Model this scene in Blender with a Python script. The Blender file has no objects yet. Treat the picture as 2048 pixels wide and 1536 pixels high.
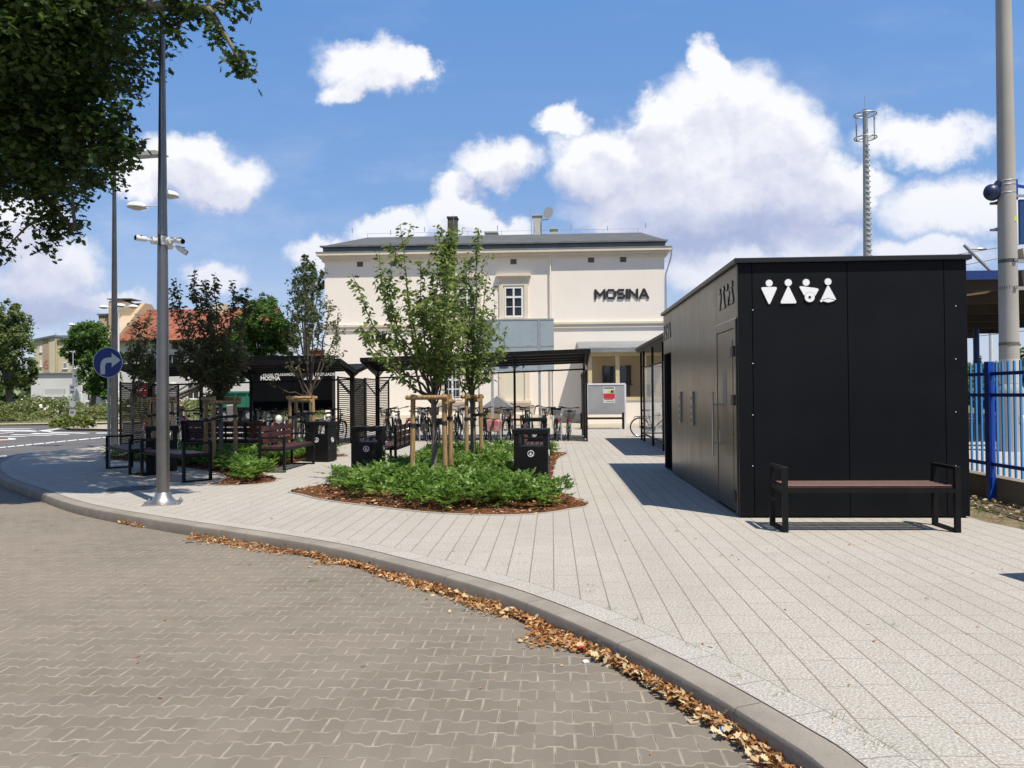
import bpy, math, random
import numpy as np
from mathutils import Vector, Matrix, Euler
PI = math.pi
C = bpy.context.scene.collection
sc = bpy.context.scene
# ---------------------------------------------------------------- camera
F = 1560.0; H = 1.4
_y, _p, _r = math.radians(2.935), math.radians(.80), math.radians(.45)
cf = Vector((-math.sin(_y)*math.cos(_p), math.cos(_y)*math.cos(_p), math.sin(_p)))
_r0 = Vector((math.cos(_y), math.sin(_y), 0)); _u0 = _r0.cross(cf)
cr = math.cos(_r)*_r0 - math.sin(_r)*_u0; cu = math.cos(_r)*_u0 + math.sin(_r)*_r0
cam_d = bpy.data.cameras.new('camera'); cam = bpy.data.objects.new('camera', cam_d); C.objects.link(cam)
cam_d.sensor_width = 36; cam_d.lens = 36*F/2048; cam_d.clip_start = .05; cam_d.clip_end = 6000
M_ = Matrix((cr, cu, -cf)).transposed().to_4x4(); M_.translation = (0, 0, H)
cam.matrix_world = M_
sc.camera = cam
def ray(px, py): return cf + cr*((px-1024)/F) + cu*((768-py)/F)
def G(px, py, z=0.):                       # survey helpers: a sight line met with the ground / a facade plane
    d = ray(px, py); t = (z-H)/d.z; return Vector((d.x*t, d.y*t, z))
def PY(px, py, Y):
    d = ray(px, py); t = Y/d.y; return Vector((d.x*t, Y, H+d.z*t))
# ---------------------------------------------------------------- sun
SUN = Vector((.93, -1.06, 2.9)).normalized()
sl = bpy.data.lights.new('sun', 'SUN'); sl.energy = 4.8; sl.angle = math.radians(.53); sl.color = (1, .925, .81)
so = bpy.data.objects.new('sun', sl); C.objects.link(so)
so.rotation_euler = SUN.to_track_quat('Z', 'Y').to_euler()
sc.view_settings.view_transform = 'Standard'; sc.view_settings.look = 'None'
sc.view_settings.exposure = 0.24; sc.view_settings.gamma = 1; sc.view_settings.use_curve_mapping = False
# ---------------------------------------------------------------- node maths
class X:
    def __init__(s, t, o): s.t = t; s.o = o
    def m(s, op, *a, clamp=False):
        n = s.t.nodes.new('ShaderNodeMath'); n.operation = op; n.use_clamp = clamp
        for i, v in enumerate((s,)+a):
            if isinstance(v, X): s.t.links.new(v.o, n.inputs[i])
            else: n.inputs[i].default_value = v
        return X(s.t, n.outputs[0])
    def __add__(s, b): return s.m('ADD', b)
    def __radd__(s, b): return s.m('ADD', b)
    def __sub__(s, b): return s.m('SUBTRACT', b)
    def __rsub__(s, b): return (s*-1)+b
    def __mul__(s, b): return s.m('MULTIPLY', b)
    def __rmul__(s, b): return s.m('MULTIPLY', b)
    def __truediv__(s, b): return s.m('DIVIDE', b)
    def abs(s): return s.m('ABSOLUTE')
    def floor(s): return s.m('FLOOR')
    def frac(s): return s.m('FRACT')
    def min(s, b): return s.m('MINIMUM', b)
    def max(s, b): return s.m('MAXIMUM', b)
    def lt(s, b): return s.m('LESS_THAN', b)
    def gt(s, b): return s.m('GREATER_THAN', b)
    def clamp(s): return s.m('ADD', 0., clamp=True)
    def ss(s, a, b):                        # smoothstep a..b -> 0..1
        n = s.t.nodes.new('ShaderNodeMapRange'); n.interpolation_type = 'SMOOTHSTEP'
        n.inputs['From Min'].default_value = a; n.inputs['From Max'].default_value = b
        s.t.links.new(s.o, n.inputs['Value']); return X(s.t, n.outputs['Result'])
    def lin(s, a, b, c=0., d=1.):
        n = s.t.nodes.new('ShaderNodeMapRange')
        for k, v in zip(('From Min', 'From Max', 'To Min', 'To Max'), (a, b, c, d)): n.inputs[k].default_value = v
        s.t.links.new(s.o, n.inputs['Value']); return X(s.t, n.outputs['Result'])
class NT:
    def __init__(s, tree): s.t = tree
    def n(s, ty, **kw):
        n = s.t.nodes.new(ty)
        for k, v in kw.items(): setattr(n, k, v)
        return n
    def link(s, a, b): s.t.links.new(a.o if isinstance(a, X) else a, b)
    def coord(s, kind='Object'):
        return s.n('ShaderNodeTexCoord').outputs[kind]
    def sep(s, v):
        n = s.n('ShaderNodeSeparateXYZ'); s.link(v, n.inputs[0]); return [X(s.t, o) for o in n.outputs]
    def comb(s, x, y, z=0.):
        n = s.n('ShaderNodeCombineXYZ')
        for i, v in enumerate((x, y, z)):
            if isinstance(v, X): s.link(v, n.inputs[i])
            else: n.inputs[i].default_value = v
        return n.outputs[0]
    def noise(s, vec, scale, detail=3, rough=.5, dim='3D', dist=0.):
        n = s.n('ShaderNodeTexNoise'); n.noise_dimensions = dim
        n.inputs['Scale'].default_value = scale; n.inputs['Detail'].default_value = detail
        n.inputs['Roughness'].default_value = rough; n.inputs['Distortion'].default_value = dist
        if vec is not None: s.link(vec, n.inputs['Vector'])
        return X(s.t, n.outputs['Fac'])
    def white(s, vec):
        n = s.n('ShaderNodeTexWhiteNoise'); n.noise_dimensions = '3D'; s.link(vec, n.inputs['Vector']); return X(s.t, n.outputs['Value'])
    def mix(s, f, a, b):
        n = s.n('ShaderNodeMix'); n.data_type = 'RGBA'
        if isinstance(f, X): s.link(f, n.inputs[0])
        else: n.inputs[0].default_value = f
        for k, v in ((6, a), (7, b)):
            if isinstance(v, (tuple, list)): n.inputs[k].default_value = (*v[:3], 1)
            else: s.link(v, n.inputs[k])
        return n.outputs[2]
    def ramp(s, f, stops):
        n = s.n('ShaderNodeValToRGB'); e = n.color_ramp.elements
        while len(e) < len(stops): e.new(.5)
        for i, (p, c) in enumerate(stops): e[i].position = p; e[i].color = (*c, 1)
        s.link(f, n.inputs[0]); return n.outputs[0]
    def scale(s, col, f):                    # colour * factor
        n = s.n('ShaderNodeVectorMath', operation='SCALE'); s.link(col, n.inputs[0])
        if isinstance(f, X): s.link(f, n.inputs['Scale'])
        else: n.inputs['Scale'].default_value = f
        return n.outputs[0]
MATS = {}
def mat(name, col=(.5, .5, .5), rough=.6, metal=0., fn=None, spec=.5, **kw):
    if name in MATS: return MATS[name]
    m = bpy.data.materials.new(name); m.use_nodes = True; t = m.node_tree; N = NT(t)
    b = t.nodes['Principled BSDF']
    b.inputs['Base Color'].default_value = (*col, 1); b.inputs['Roughness'].default_value = rough
    b.inputs['Metallic'].default_value = metal; b.inputs['Specular IOR Level'].default_value = spec
    for k, v in kw.items(): b.inputs[k].default_value = v
    if fn: fn(N, b)
    MATS[name] = m; return m
def bump(N, b, h, strength=.3, dist=.01):
    n = N.n('ShaderNodeBump'); n.inputs['Strength'].default_value = strength; n.inputs['Distance'].default_value = dist
    N.link(h, n.inputs['Height']); N.link(n.outputs[0], b.inputs['Normal'])
def worn(c1, c2, sc1=3., fine=60., r0=.5, r1=.7, bs=.1):   # two-tone noise finish with light relief
    def fn(N, b):
        o = N.coord('Object'); a = N.noise(o, sc1, 5, .6); f = N.noise(o, fine, 3, .6)
        k = (a*.65 + f*.35).ss(.32, .68)
        N.link(N.mix(k, c1, c2), b.inputs['Base Color']); N.link(a.lin(.3, .7, r0, r1), b.inputs['Roughness'])
        if bs: bump(N, b, f, bs, .004)
    return fn
# ---------------------------------------------------------------- mesh helpers
class MB:
    def __init__(s): s.v = []; s.f = []
    def add(s, vs, fs):
        k = len(s.v); s.v += [tuple(v) for v in vs]; s.f += [tuple(i+k for i in f) for f in fs]; return s
    def box(s, c, d, rz=0., rx=0., ry=0.):
        x, y, z = d[0]/2, d[1]/2, d[2]/2
        R = Euler((rx, ry, rz)).to_matrix() if (rx or ry or rz) else None
        vs = [Vector((a*x, b*y, e*z)) for a in (-1, 1) for b in (-1, 1) for e in (-1, 1)]
        if R: vs = [R @ v for v in vs]
        c = Vector(c)
        return s.add([v+c for v in vs], [(0, 1, 3, 2), (4, 6, 7, 5), (0, 4, 5, 1), (2, 3, 7, 6), (0, 2, 6, 4), (1, 5, 7, 3)])
    def bb(s, x0, x1, y0, y1, z0, z1): return s.box(((x0+x1)/2, (y0+y1)/2, (z0+z1)/2), (abs(x1-x0), abs(y1-y0), abs(z1-z0)))
    def tube(s, pts, r, n=8, cap=True, flat=None):
        pts = [Vector(p) for p in pts]; rs = r if isinstance(r, (list, tuple)) else [r]*len(pts)
        base = len(s.v); prev = None; vs = []
        for i, p in enumerate(pts):
            t = (pts[min(i+1, len(pts)-1)] - pts[max(i-1, 0)])
            t = t.normalized() if t.length > 1e-9 else Vector((0, 0, 1))
            if prev is None:
                a = Vector((0, 0, 1)) if abs(t.z) < .9 else Vector((1, 0, 0))
                u = t.cross(a).normalized()
            else:
                u = (prev - t*prev.dot(t)).normalized()
            prev = u; w = t.cross(u)
            for k in range(n):
                an = 2*PI*(k+.5)/n; vs.append(p + (u*math.cos(an) + w*math.sin(an))*rs[i])
        fs = [(i*n+k, i*n+(k+1) % n, (i+1)*n+(k+1) % n, (i+1)*n+k) for i in range(len(pts)-1) for k in range(n)]
        if cap: fs += [tuple(reversed(range(n))), tuple((len(pts)-1)*n+k for k in range(n))]
        return s.add(vs, fs)
    def bar(s, p, q, w, h=None, up=(0, 0, 1)):  # rectangular section bar between two points
        p, q = Vector(p), Vector(q); h = h or w; t = (q-p).normalized(); up = Vector(up)
        if abs(t.dot(up)) > .98: up = Vector((0, 1, 0)) if abs(t.y) < .9 else Vector((1, 0, 0))
        u = t.cross(up).normalized(); v = u.cross(t)
        vs = [a + u*(i*w/2) + v*(j*h/2) for a in (p, q) for i, j in ((-1, -1), (1, -1), (1, 1), (-1, 1))]
        return s.add(vs, [(3, 2, 1, 0), (4, 5, 6, 7), (0, 1, 5, 4), (1, 2, 6, 5), (2, 3, 7, 6), (3, 0, 4, 7)])
    def lathe(s, prof, c=(0, 0, 0), n=16, axis='z'):
        vs = []
        for r, z in prof:
            for k in range(n):
                a = 2*PI*k/n; p = (r*math.cos(a), r*math.sin(a), z)
                if axis == 'y': p = (p[0], p[2], p[1])
                if axis == 'x': p = (p[2], p[0], p[1])
                vs.append(Vector(p)+Vector(c))
        m = len(prof)
        fs = [(i*n+k, i*n+(k+1) % n, (i+1)*n+(k+1) % n, (i+1)*n+k) for i in range(m-1) for k in range(n)]
        fs += [tuple(reversed(range(n))), tuple((m-1)*n+k for k in range(n))]
        return s.add(vs, fs)
    def ball(s, c, r, n=10):
        r3 = r if isinstance(r, (tuple, list)) else (r, r, r)
        prof = [(math.sin(PI*i/n)*1., -math.cos(PI*i/n)) for i in range(n+1)]; prof[0] = (.02, -1); prof[-1] = (.02, 1)
        k = len(s.v); s.lathe(prof, n=n+2)
        for i in range(k, len(s.v)): v = s.v[i]; s.v[i] = (c[0]+v[0]*r3[0], c[1]+v[1]*r3[1], c[2]+v[2]*r3[2])
        return s
    def torus(s, c, R, r, axis='x', n=28, m=6, sq=1.):
        vs = []
        for i in range(n):
            a = 2*PI*i/n
            for j in range(m):
                b = 2*PI*j/m; rr = R+r*math.cos(b); h = r*sq*math.sin(b); p = (rr*math.cos(a), rr*math.sin(a), h)
                if axis == 'x': p = (p[2], p[0], p[1])
                if axis == 'y': p = (p[0], p[2], p[1])
                vs.append(Vector(p)+Vector(c))
        return s.add(vs, [(i*m+j, ((i+1) % n)*m+j, ((i+1) % n)*m+(j+1) % m, i*m+(j+1) % m) for i in range(n) for j in range(m)])
    def prism(s, poly, a, b, plane='xy'):      # polygon extruded from a to b along the third axis
        def p3(p, t): return {'xy': (p[0], p[1], t), 'xz': (p[0], t, p[1]), 'yz': (t, p[0], p[1])}[plane]
        n = len(poly)
        return s.add([p3(p, a) for p in poly] + [p3(p, b) for p in poly],
                     [tuple(reversed(range(n))), tuple(range(n, 2*n))] + [(i, (i+1) % n, n+(i+1) % n, n+i) for i in range(n)])
    def build(s, name, m, parent=None, world=False, smooth=False, bevel=0.):
        me = bpy.data.meshes.new(name); off = parent.location if (world and parent is not None) else Vector((0, 0, 0))
        me.from_pydata([(v[0]-off[0], v[1]-off[1], v[2]-off[2]) for v in s.v], [], s.f)
        me.materials.append(m)
        if smooth:
            me.polygons.foreach_set('use_smooth', [True]*len(me.polygons))
            me.set_sharp_from_angle(angle=math.radians(smooth if smooth > 1 else 40))
        import bmesh
        bm = bmesh.new(); bm.from_mesh(me); bmesh.ops.recalc_face_normals(bm, faces=bm.faces)
        if bevel: bmesh.ops.bevel(bm, geom=[e for e in bm.edges], offset=bevel, segments=1, affect='EDGES', clamp_overlap=True)
        bm.to_mesh(me); bm.free(); me.update()
        o = bpy.data.objects.new(name, me); C.objects.link(o)
        if parent is not None: o.parent = parent
        return o
def tag(o, label=None, cat=None, group=None, kind=None):
    if label: o['label'] = label
    if cat: o['category'] = cat
    if group: o['group'] = group
    if kind: o['kind'] = kind
    return o
def thing(name, label, cat, loc=(0, 0, 0), rz=0., group=None):
    o = bpy.data.objects.new(name, None); C.objects.link(o); o.empty_display_size = .2
    o.location = loc; o.rotation_euler = (0, 0, rz); return tag(o, label, cat, group)
def struct(o): o['kind'] = 'structure'; return o
def dup(o, loc=None, rz=None, label=None, group=None, parent=None):
    r = o.copy(); C.objects.link(r)
    if parent is not None: r.parent = parent
    if loc is not None: r.location = loc
    if rz is not None: r.rotation_euler = (0, 0, rz)
    if label: r['label'] = label
    if group: r['group'] = group
    for ch in list(o.children): dup(ch, parent=r)
    return r
def kids(o):
    out = []
    for c in o.children: out.append(c); out += kids(c)
    return out
def paint(root, name, m):                      # own material for one copy's part, mesh data stays shared
    for c in kids(root):
        if c.name.split('.')[0] == name:
            c.material_slots[0].link = 'OBJECT'; c.material_slots[0].material = m
def drop(root, names):
    for c in kids(root):
        if c.name.split('.')[0] in names: bpy.data.objects.remove(c)
def text_mesh(name, body, size, m, M, parent=None, extrude=.004, offset=0., align='LEFT', sx=1.):
    cu_ = bpy.data.curves.new(name, 'FONT'); cu_.body = body; cu_.size = size; cu_.extrude = extrude; cu_.offset = offset
    cu_.align_x = align; cu_.resolution_u = 3
    t = bpy.data.objects.new(name+'_src', cu_); C.objects.link(t)
    bpy.context.view_layer.update()
    me = bpy.data.meshes.new_from_object(t); bpy.data.objects.remove(t)
    me.transform(Matrix.Diagonal((sx, 1, 1, 1)))
    me.transform(M); me.materials.clear(); me.materials.append(m)
    if parent is not None: me.transform(Matrix.Translation(-parent.location))
    o = bpy.data.objects.new(name, me); C.objects.link(o)
    if parent is not None: o.parent = parent
    return o
def upright(loc, rz=0.): return Matrix.Translation(loc) @ Matrix.Rotation(rz, 4, 'Z') @ Matrix.Rotation(PI/2, 4, 'X')
# -------- many small faces at once
rng = np.random.default_rng(7)
def unit(a): return a/np.maximum(np.linalg.norm(a, axis=-1, keepdims=True), 1e-9)
def leafmesh(name, P, D, Nn, S, shape, faces, m, parent=None, world=True):
    P = np.asarray(P, float); n = len(P); D = unit(np.asarray(D, float)); W = unit(np.cross(D, Nn)); Nn = np.cross(W, D)
    sh = np.asarray(shape, float); k = len(sh); S = np.asarray(S, float).reshape(-1, 1, 1)
    V = P[:, None, :] + S*(sh[None, :, 0:1]*D[:, None, :] + sh[None, :, 1:2]*W[:, None, :] + sh[None, :, 2:3]*Nn[:, None, :])
    if world and parent is not None: V = V - np.array(parent.location)
    V = V.reshape(-1, 3); me = bpy.data.meshes.new(name)
    li = np.concatenate([np.array(f) for f in faces]); tot = [len(f) for f in faces]; st = np.cumsum([0]+tot[:-1])
    L = (li[None, :] + (np.arange(n)*k)[:, None]).reshape(-1); ST = (st[None, :] + (np.arange(n)*len(li))[:, None]).reshape(-1)
    me.vertices.add(len(V)); me.vertices.foreach_set('co', V.astype(np.float32).reshape(-1))
    me.loops.add(len(L)); me.loops.foreach_set('vertex_index', L.astype(np.int32))
    me.polygons.add(len(ST)); me.polygons.foreach_set('loop_start', ST.astype(np.int32))
    me.update(calc_edges=True); me.validate(); me.materials.append(m)
    o = bpy.data.objects.new(name, me); C.objects.link(o)
    if parent is not None: o.parent = parent
    return o
LANCE = ([(0, 0, 0), (.3, .2, .04), (.62, .19, .02), (1, 0, -.14), (.62, -.19, .02), (.3, -.2, .04), (.5, 0, -.03)],
         [(0, 6, 1), (1, 6, 2), (2, 6, 3), (0, 5, 6), (5, 4, 6), (4, 3, 6)])
OAK = ([(0, 0, 0), (.18, .1, .02), (.22, .26, .05), (.4, .15, .02), (.52, .36, .06), (.66, .18, .02), (.82, .27, .02), (.84, .1, 0), (1, .04, -.05),
        (.84, -.12, 0), (.8, -.3, .03), (.64, -.17, .02), (.5, -.38, .06), (.38, -.14, .02), (.2, -.24, .05)], [tuple(range(15))])
OVAL = ([(0, 0, 0), (.25, .26, .05), (.7, .26, .05), (1, 0, -.05), (.7, -.26, .05), (.25, -.26, .05)], [(0, 1, 2, 3), (0, 3, 4, 5)])
CLUMP = ([(-.5, -.1, 0), (-.3, .4, .1), (.0, .22, -.08), (.28, .5, .08), (.5, .05, 0), (.25, -.2, .1), (.1, -.5, -.05), (-.2, -.28, .08)], [(0, 1, 2, 7), (2, 3, 4, 5), (2, 5, 6, 7)])
BLADE = ([(0, -.03, 0), (0, .03, 0), (.55, .02, .08), (1, 0, .3), (.55, -.02, .08)], [(0, 1, 2, 4), (4, 2, 3)])
def rdir(n): return unit(rng.normal(size=(n, 3)))
# ---------------------------------------------------------------- sky with cumulus (world space directions)
w = bpy.data.worlds.new('World'); sc.world = w; w.use_nodes = True; wt = w.node_tree; wt.nodes.clear(); N = NT(wt)
sky = N.n('ShaderNodeTexSky', sky_type='NISHITA'); sky.sun_disc = False
sky.sun_elevation = math.asin(SUN.z); sky.sun_rotation = math.atan2(SUN.x, SUN.y)
sky.altitude = 60; sky.air_density = 1.0; sky.dust_density = .6; sky.ozone_density = 1.6
dirv = N.coord('Generated')
dx, dy, dz = N.sep(dirv)
yy = dy.max(.05)
U = dx/yy; V = dz/yy                               # flat chart of the northern half of the sky
def uv(px, py): d = ray(px, py); return d.x/d.y, d.z/d.y
# cumulus lobes: centre px,py and radii in px as surveyed from the square
CL = [(745, 135, 120, 66, .9), (835, 125, 42, 42, .8), (690, 190, 70, 34, .7),
      (1420, 140, 42, 60, 1), (1440, 235, 150, 110, 1), (1310, 235, 62, 60, 1), (1560, 290, 120, 110, 1), (1400, 340, 260, 120, 1), (1200, 330, 100, 80, 1), (1620, 380, 120, 90, .9), (1330, 420, 200, 60, .8), (1720, 370, 60, 50, .8),
      (1125, 245, 55, 38, .8), (990, 325, 100, 55, .6), (915, 380, 60, 45, .6), (920, 440, 90, 48, 1), (780, 460, 90, 42, 1), (985, 455, 75, 42, 1),
      (375, 325, 120, 65, 1), (440, 360, 110, 62, 1), (280, 350, 60, 60, .8), (60, 450, 90, 80, .9), (100, 545, 125, 80, .8),
      (420, 555, 80, 50, .6), (650, 510, 90, 45, .7), (1620, 480, 110, 48, .6), (1480, 540, 200, 60, .6),
      (1850, 280, 150, 60, .45), (1900, 410, 170, 70, .5), (1850, 510, 150, 50, .5), (2150, 440, 160, 130, .5), (180, 610, 140, 35, .5)]
P2 = N.comb(U, V, 0.)
a0 = N.noise(P2, 14, 6, .62); b0 = N.noise(N.comb(U+3.1, V, 1.7), 14, 5, .62); c0 = N.noise(P2, 5, 2, .5)
wv = N.comb(U + (a0-.5)*.085 + (c0-.5)*.05, V + (b0-.5)*.085, 0.)
acc = None
for i, (px, py, rx, ry, k) in enumerate(CL):            # union of elliptical lobes
    u0, v0 = uv(px, py); ru, rv = rx*1.12/F, ry*1.12/F
    s_ = N.n('ShaderNodeVectorMath', operation='MULTIPLY_ADD'); e = N.n('ShaderNodeVectorMath', operation='LENGTH')
    N.link(wv, s_.inputs[0]); s_.inputs[1].default_value = (1/ru, 1/rv, 0); s_.inputs[2].default_value = (-u0/ru, -v0/rv, (1-k)*.9)
    wt.links.new(s_.outputs[0], e.inputs[0]); g = X(wt, e.outputs['Value'])
    acc = g if acc is None else acc.m('SMOOTH_MIN', g, .14)
D0 = 1 - acc
fine = N.noise(P2, 34, 5, .65); mask = (D0 + (fine-.5)*.22).ss(-.06, .40)
au = None
for i in (0, 4, 5, 6, 7, 8, 9, 13, 15, 18, 19, 21, 22):    # the same lobes met a little higher up: cloud overhead shades the base
    px, py, rx, ry, k = CL[i]; u0, v0 = uv(px, py); ru, rv = rx*1.12/F, ry*1.12/F
    s_ = N.n('ShaderNodeVectorMath', operation='MULTIPLY_ADD'); e = N.n('ShaderNodeVectorMath', operation='LENGTH')
    N.link(wv, s_.inputs[0]); s_.inputs[1].default_value = (1/ru, 1/rv, 0); s_.inputs[2].default_value = (-u0/ru, (.030-v0)/rv, 0)
    wt.links.new(s_.outputs[0], e.inputs[0]); g = X(wt, e.outputs['Value']); au = g if au is None else au.m('SMOOTH_MIN', g, .14)
under = (1-au).ss(-.1, .55) - (D0.ss(-.05, .5))*.62
a1 = N.noise(N.comb(U+.010, V+.022, 0.), 14, 6, .62); f1 = N.noise(N.comb(U*1.3, V*2.2, 4.), 4.5, 4, .55)
relief = ((a1-a0)*2.6 + .5).clamp()          # sunlit side of the billows
low = V.lin(.10, .34, 1., 0.)                                 # thicker air low down
body = f1.ss(.38, .62)
lit = (.50 + relief*.50 + body*.22 - low*.30 - under*.85 + V.ss(.12, .3)*.16).clamp()
ccol = N.mix(lit, (.47, .50, .70), (.97, .97, 1.0))
ccol = N.mix(low.ss(.1, 1.)*.5, ccol, (.62, .67, .83))
hz = V.lin(0., .30, .0, 1.)
haze = N.mix(hz.ss(0, 1), (.52, .60, .84), (.20, .40, .80))
blue = N.scale(sky.outputs[0], .12)
bl = N.mix(.62, blue, N.mix(V.ss(.22, .62), haze, (.125, .345, .82)))
bl = N.mix(V.ss(.62, 3.0)*.7, bl, (.06, .14, .36))
wisps = N.noise(N.comb(U*1.0, V*2.6, 9.), 3.2, 6, .6).ss(.46, .76)*.38*V.lin(.1, .55, 1., .15)
gl = None
for (px, py, rx, ry) in ((1420, 470, 260, 48), (1560, 455, 160, 40), (100, 625, 170, 36), (1300, 510, 170, 30)):      # violet-grey bases
    u0, v0 = uv(px, py); ru, rv = rx*1.2/F, ry*1.2/F
    s_ = N.n('ShaderNodeVectorMath', operation='MULTIPLY_ADD'); e = N.n('ShaderNodeVectorMath', operation='LENGTH')
    N.link(wv, s_.inputs[0]); s_.inputs[1].default_value = (1/ru, 1/rv, 0); s_.inputs[2].default_value = (-u0/ru, -v0/rv, 0)
    wt.links.new(s_.outputs[0], e.inputs[0]); g = X(wt, e.outputs['Value']); gl = g if gl is None else gl.m('SMOOTH_MIN', g, .2)
grey = (1-gl).ss(-.1, .7)
out = N.mix(wisps, bl, (.74, .78, .93))
out = N.mix(grey*.75, out, (.43, .47, .68))
side = U.abs().gt(.95).m('MAXIMUM', V.gt(.62))*N.noise(dirv, 2.6, 5, .55).ss(.54, .64)*dz.gt(.02)   # clouds of the rest of the sky
out = N.mix(side*.9, out, (.86, .88, .95))
out = N.mix(mask*.96*(1-grey*.45), out, ccol)
out = N.mix(dz.ss(-.02, .0), (.30, .30, .27), out)
bg = N.n('ShaderNodeBackground'); N.link(out, bg.inputs[0]); bg.inputs[1].default_value = .88
wo = N.n('ShaderNodeOutputWorld'); wt.links.new(bg.outputs[0], wo.inputs[0])
w.cycles.sampling_method = 'MANUAL'; w.cycles.sample_map_resolution = 512
# ---------------------------------------------------------------- paving materials
def setts_fn(N, b):
    x, y, z = N.sep(N.coord('Object')); L, W, a = .176, .130, .012
    v1 = N.noise(N.comb(x, y, 0.), 1.1, 4, .55); v2 = N.noise(N.comb(x, y, 3.), 90, 3, .6)
    x2 = x + (v1-.5)*.004; y2 = y
    t = (x2/L).frac(); tri = ((t-.5).abs()*4 - 1)               # +1 at x=iL, -1 halfway
    T = (tri*3.6).m('MINIMUM', 1.).m('MAXIMUM', -1.)
    q = y2/W; j = (q+.5).floor(); par = 1 - ((j*.5).frac()*4)     # +1 even, -1 odd
    yb = y2 - j*W - T*par*a; db = yb.abs()
    row = j - 1 + yb.gt(0.); rp = (row*.5).frac()                # 0 even, .5 odd
    xo = x2/L + (.5-rp)                                           # even rows: joints at (i+.5)L
    dj = ((xo+.5).frac() - .5).abs()*L
    d = db.min(dj); cell = N.white(N.comb((xo+.5).floor(), row, 0.))
    base = N.mix(cell, (.172, .149, .118), (.222, .195, .157))
    base = N.mix((v2-.5)*1.2+.35, base, (.155, .135, .105))
    big = N.noise(N.comb(x, y, 7.), .35, 4, .6).ss(.35, .7)
    base = N.mix(big*.35, base, (.31, .262, .20))
    edge = 1 - d.ss(.0035, .0085)
    lightc = N.noise(N.comb(x, y, 11.), 6, 3, .6)
    c = N.mix(edge*.88, base, N.mix(lightc.ss(.35, .65), (.27, .232, .178), (.38, .335, .265)))
    gap = (1 - d.ss(.0008, .0026))*(N.noise(N.comb(x, y, 17.), 9, 3, .6).ss(.40, .62))
    c = N.mix(gap*.85, c, (.05, .045, .038))
    stain = N.noise(N.comb(x, y, 23.), 2.6, 5, .7).ss(.62, .74); c = N.mix(stain*.3, c, (.10, .09, .08))
    blot = N.noise(N.comb(x, y, 31.), 4.5, 2, .5).ss(.74, .78); c = N.mix(blot*.55, c, (.06, .055, .05))
    N.link(c, b.inputs['Base Color']); b.inputs['Roughness'].default_value = .82
    h = d.ss(.0, .009)*.8 + cell*.25 + v2*.12
    bump(N, b, h, .55, .006)
setts_m = mat('setts', fn=setts_fn, spec=.3)
def plaza_fn(N, b):
    x, y, z = N.sep(N.coord('Object')); W, L = .183, .37
    r = (x/W).floor(); off = N.white(N.comb(r, 0., 0.)); dx = ((x/W + .5).frac() - .5).abs()*W
    yo = y/L + off; dy = ((yo+.5).frac() - .5).abs()*L
    cell = N.white(N.comb(r, (yo+.0).floor(), 1.))
    sp = N.noise(N.comb(x, y, 0.), 62, 4, .75); sp2 = N.noise(N.comb(x, y, 5.), 85, 3, .7); big = N.noise(N.comb(x, y, 9.), .5, 4, .6)
    c = N.mix(cell, (.365, .34, .292), (.40, .372, .322))
    c = N.mix((sp.ss(.50, .60))*.75, c, (.21, .19, .16)); c = N.mix(sp2.ss(.50, .60)*.7, c, (.64, .62, .58))
    c = N.mix(big.ss(.45, .75)*.30, c, (.40, .365, .31))
    grime = N.noise(N.comb(x, y, 14.), 3., 5, .65).ss(.6, .75); c = N.mix(grime*.22, c, (.25, .23, .20))
    g1 = 1 - dx.ss(.0022, .0065); g2 = (1 - dy.ss(.0014, .0046))*.75
    g = g1.max(g2)*.95*(.4 + N.noise(N.comb(x, y, 19.), 5, 3, .6)*.9).clamp()
    c = N.mix(g, c, (.16, .138, .105))
    path = N.noise(N.comb(x*.6, y*.25, 51.), 1.2, 4, .6).ss(.48, .72); c = N.mix(path*.16, c, (.22, .20, .17)); spots = N.noise(N.comb(x, y, 41.), 15, 1, .5).ss(.75, .78); c = N.mix(spots*.6, c, (.12, .11, .10))
    N.link(c, b.inputs['Base Color']); b.inputs['Roughness'].default_value = .85
    bump(N, b, dx.min(dy).ss(0., .006)*.6 + sp*.35, .45, .004)
plaza_m = mat('plaza_pavers', fn=plaza_fn, spec=.3)
def border_fn(N, b):
    x, y, z = N.sep(N.coord('Object')); s_, t_, _ = N.sep(N.coord('UV'))
    d = ((s_/.385+.5).frac()-.5).abs()*.385; e = t_.min(1-t_)*.19
    sp = N.noise(N.comb(x, y, 0.), 62, 4, .75); sp2 = N.noise(N.comb(x, y, 5.), 85, 3, .7); cell = N.white(N.comb((s_/.385).floor(), 0., 0.))
    c = N.mix(cell, (.36, .335, .29), (.395, .37, .325)); c = N.mix((sp.ss(.50, .60))*.75, c, (.21, .19, .16)); c = N.mix(sp2.ss(.50, .60)*.7, c, (.64, .62, .58))
    g = (1-d.ss(.001, .004)).max(1-e.ss(.002, .007)); c = N.mix(g*.8, c, (.11, .10, .08))
    N.link(c, b.inputs['Base Color']); b.inputs['Roughness'].default_value = .85; bump(N, b, sp, .3, .003)
border_m = mat('border_pavers', fn=border_fn, spec=.3)
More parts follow.
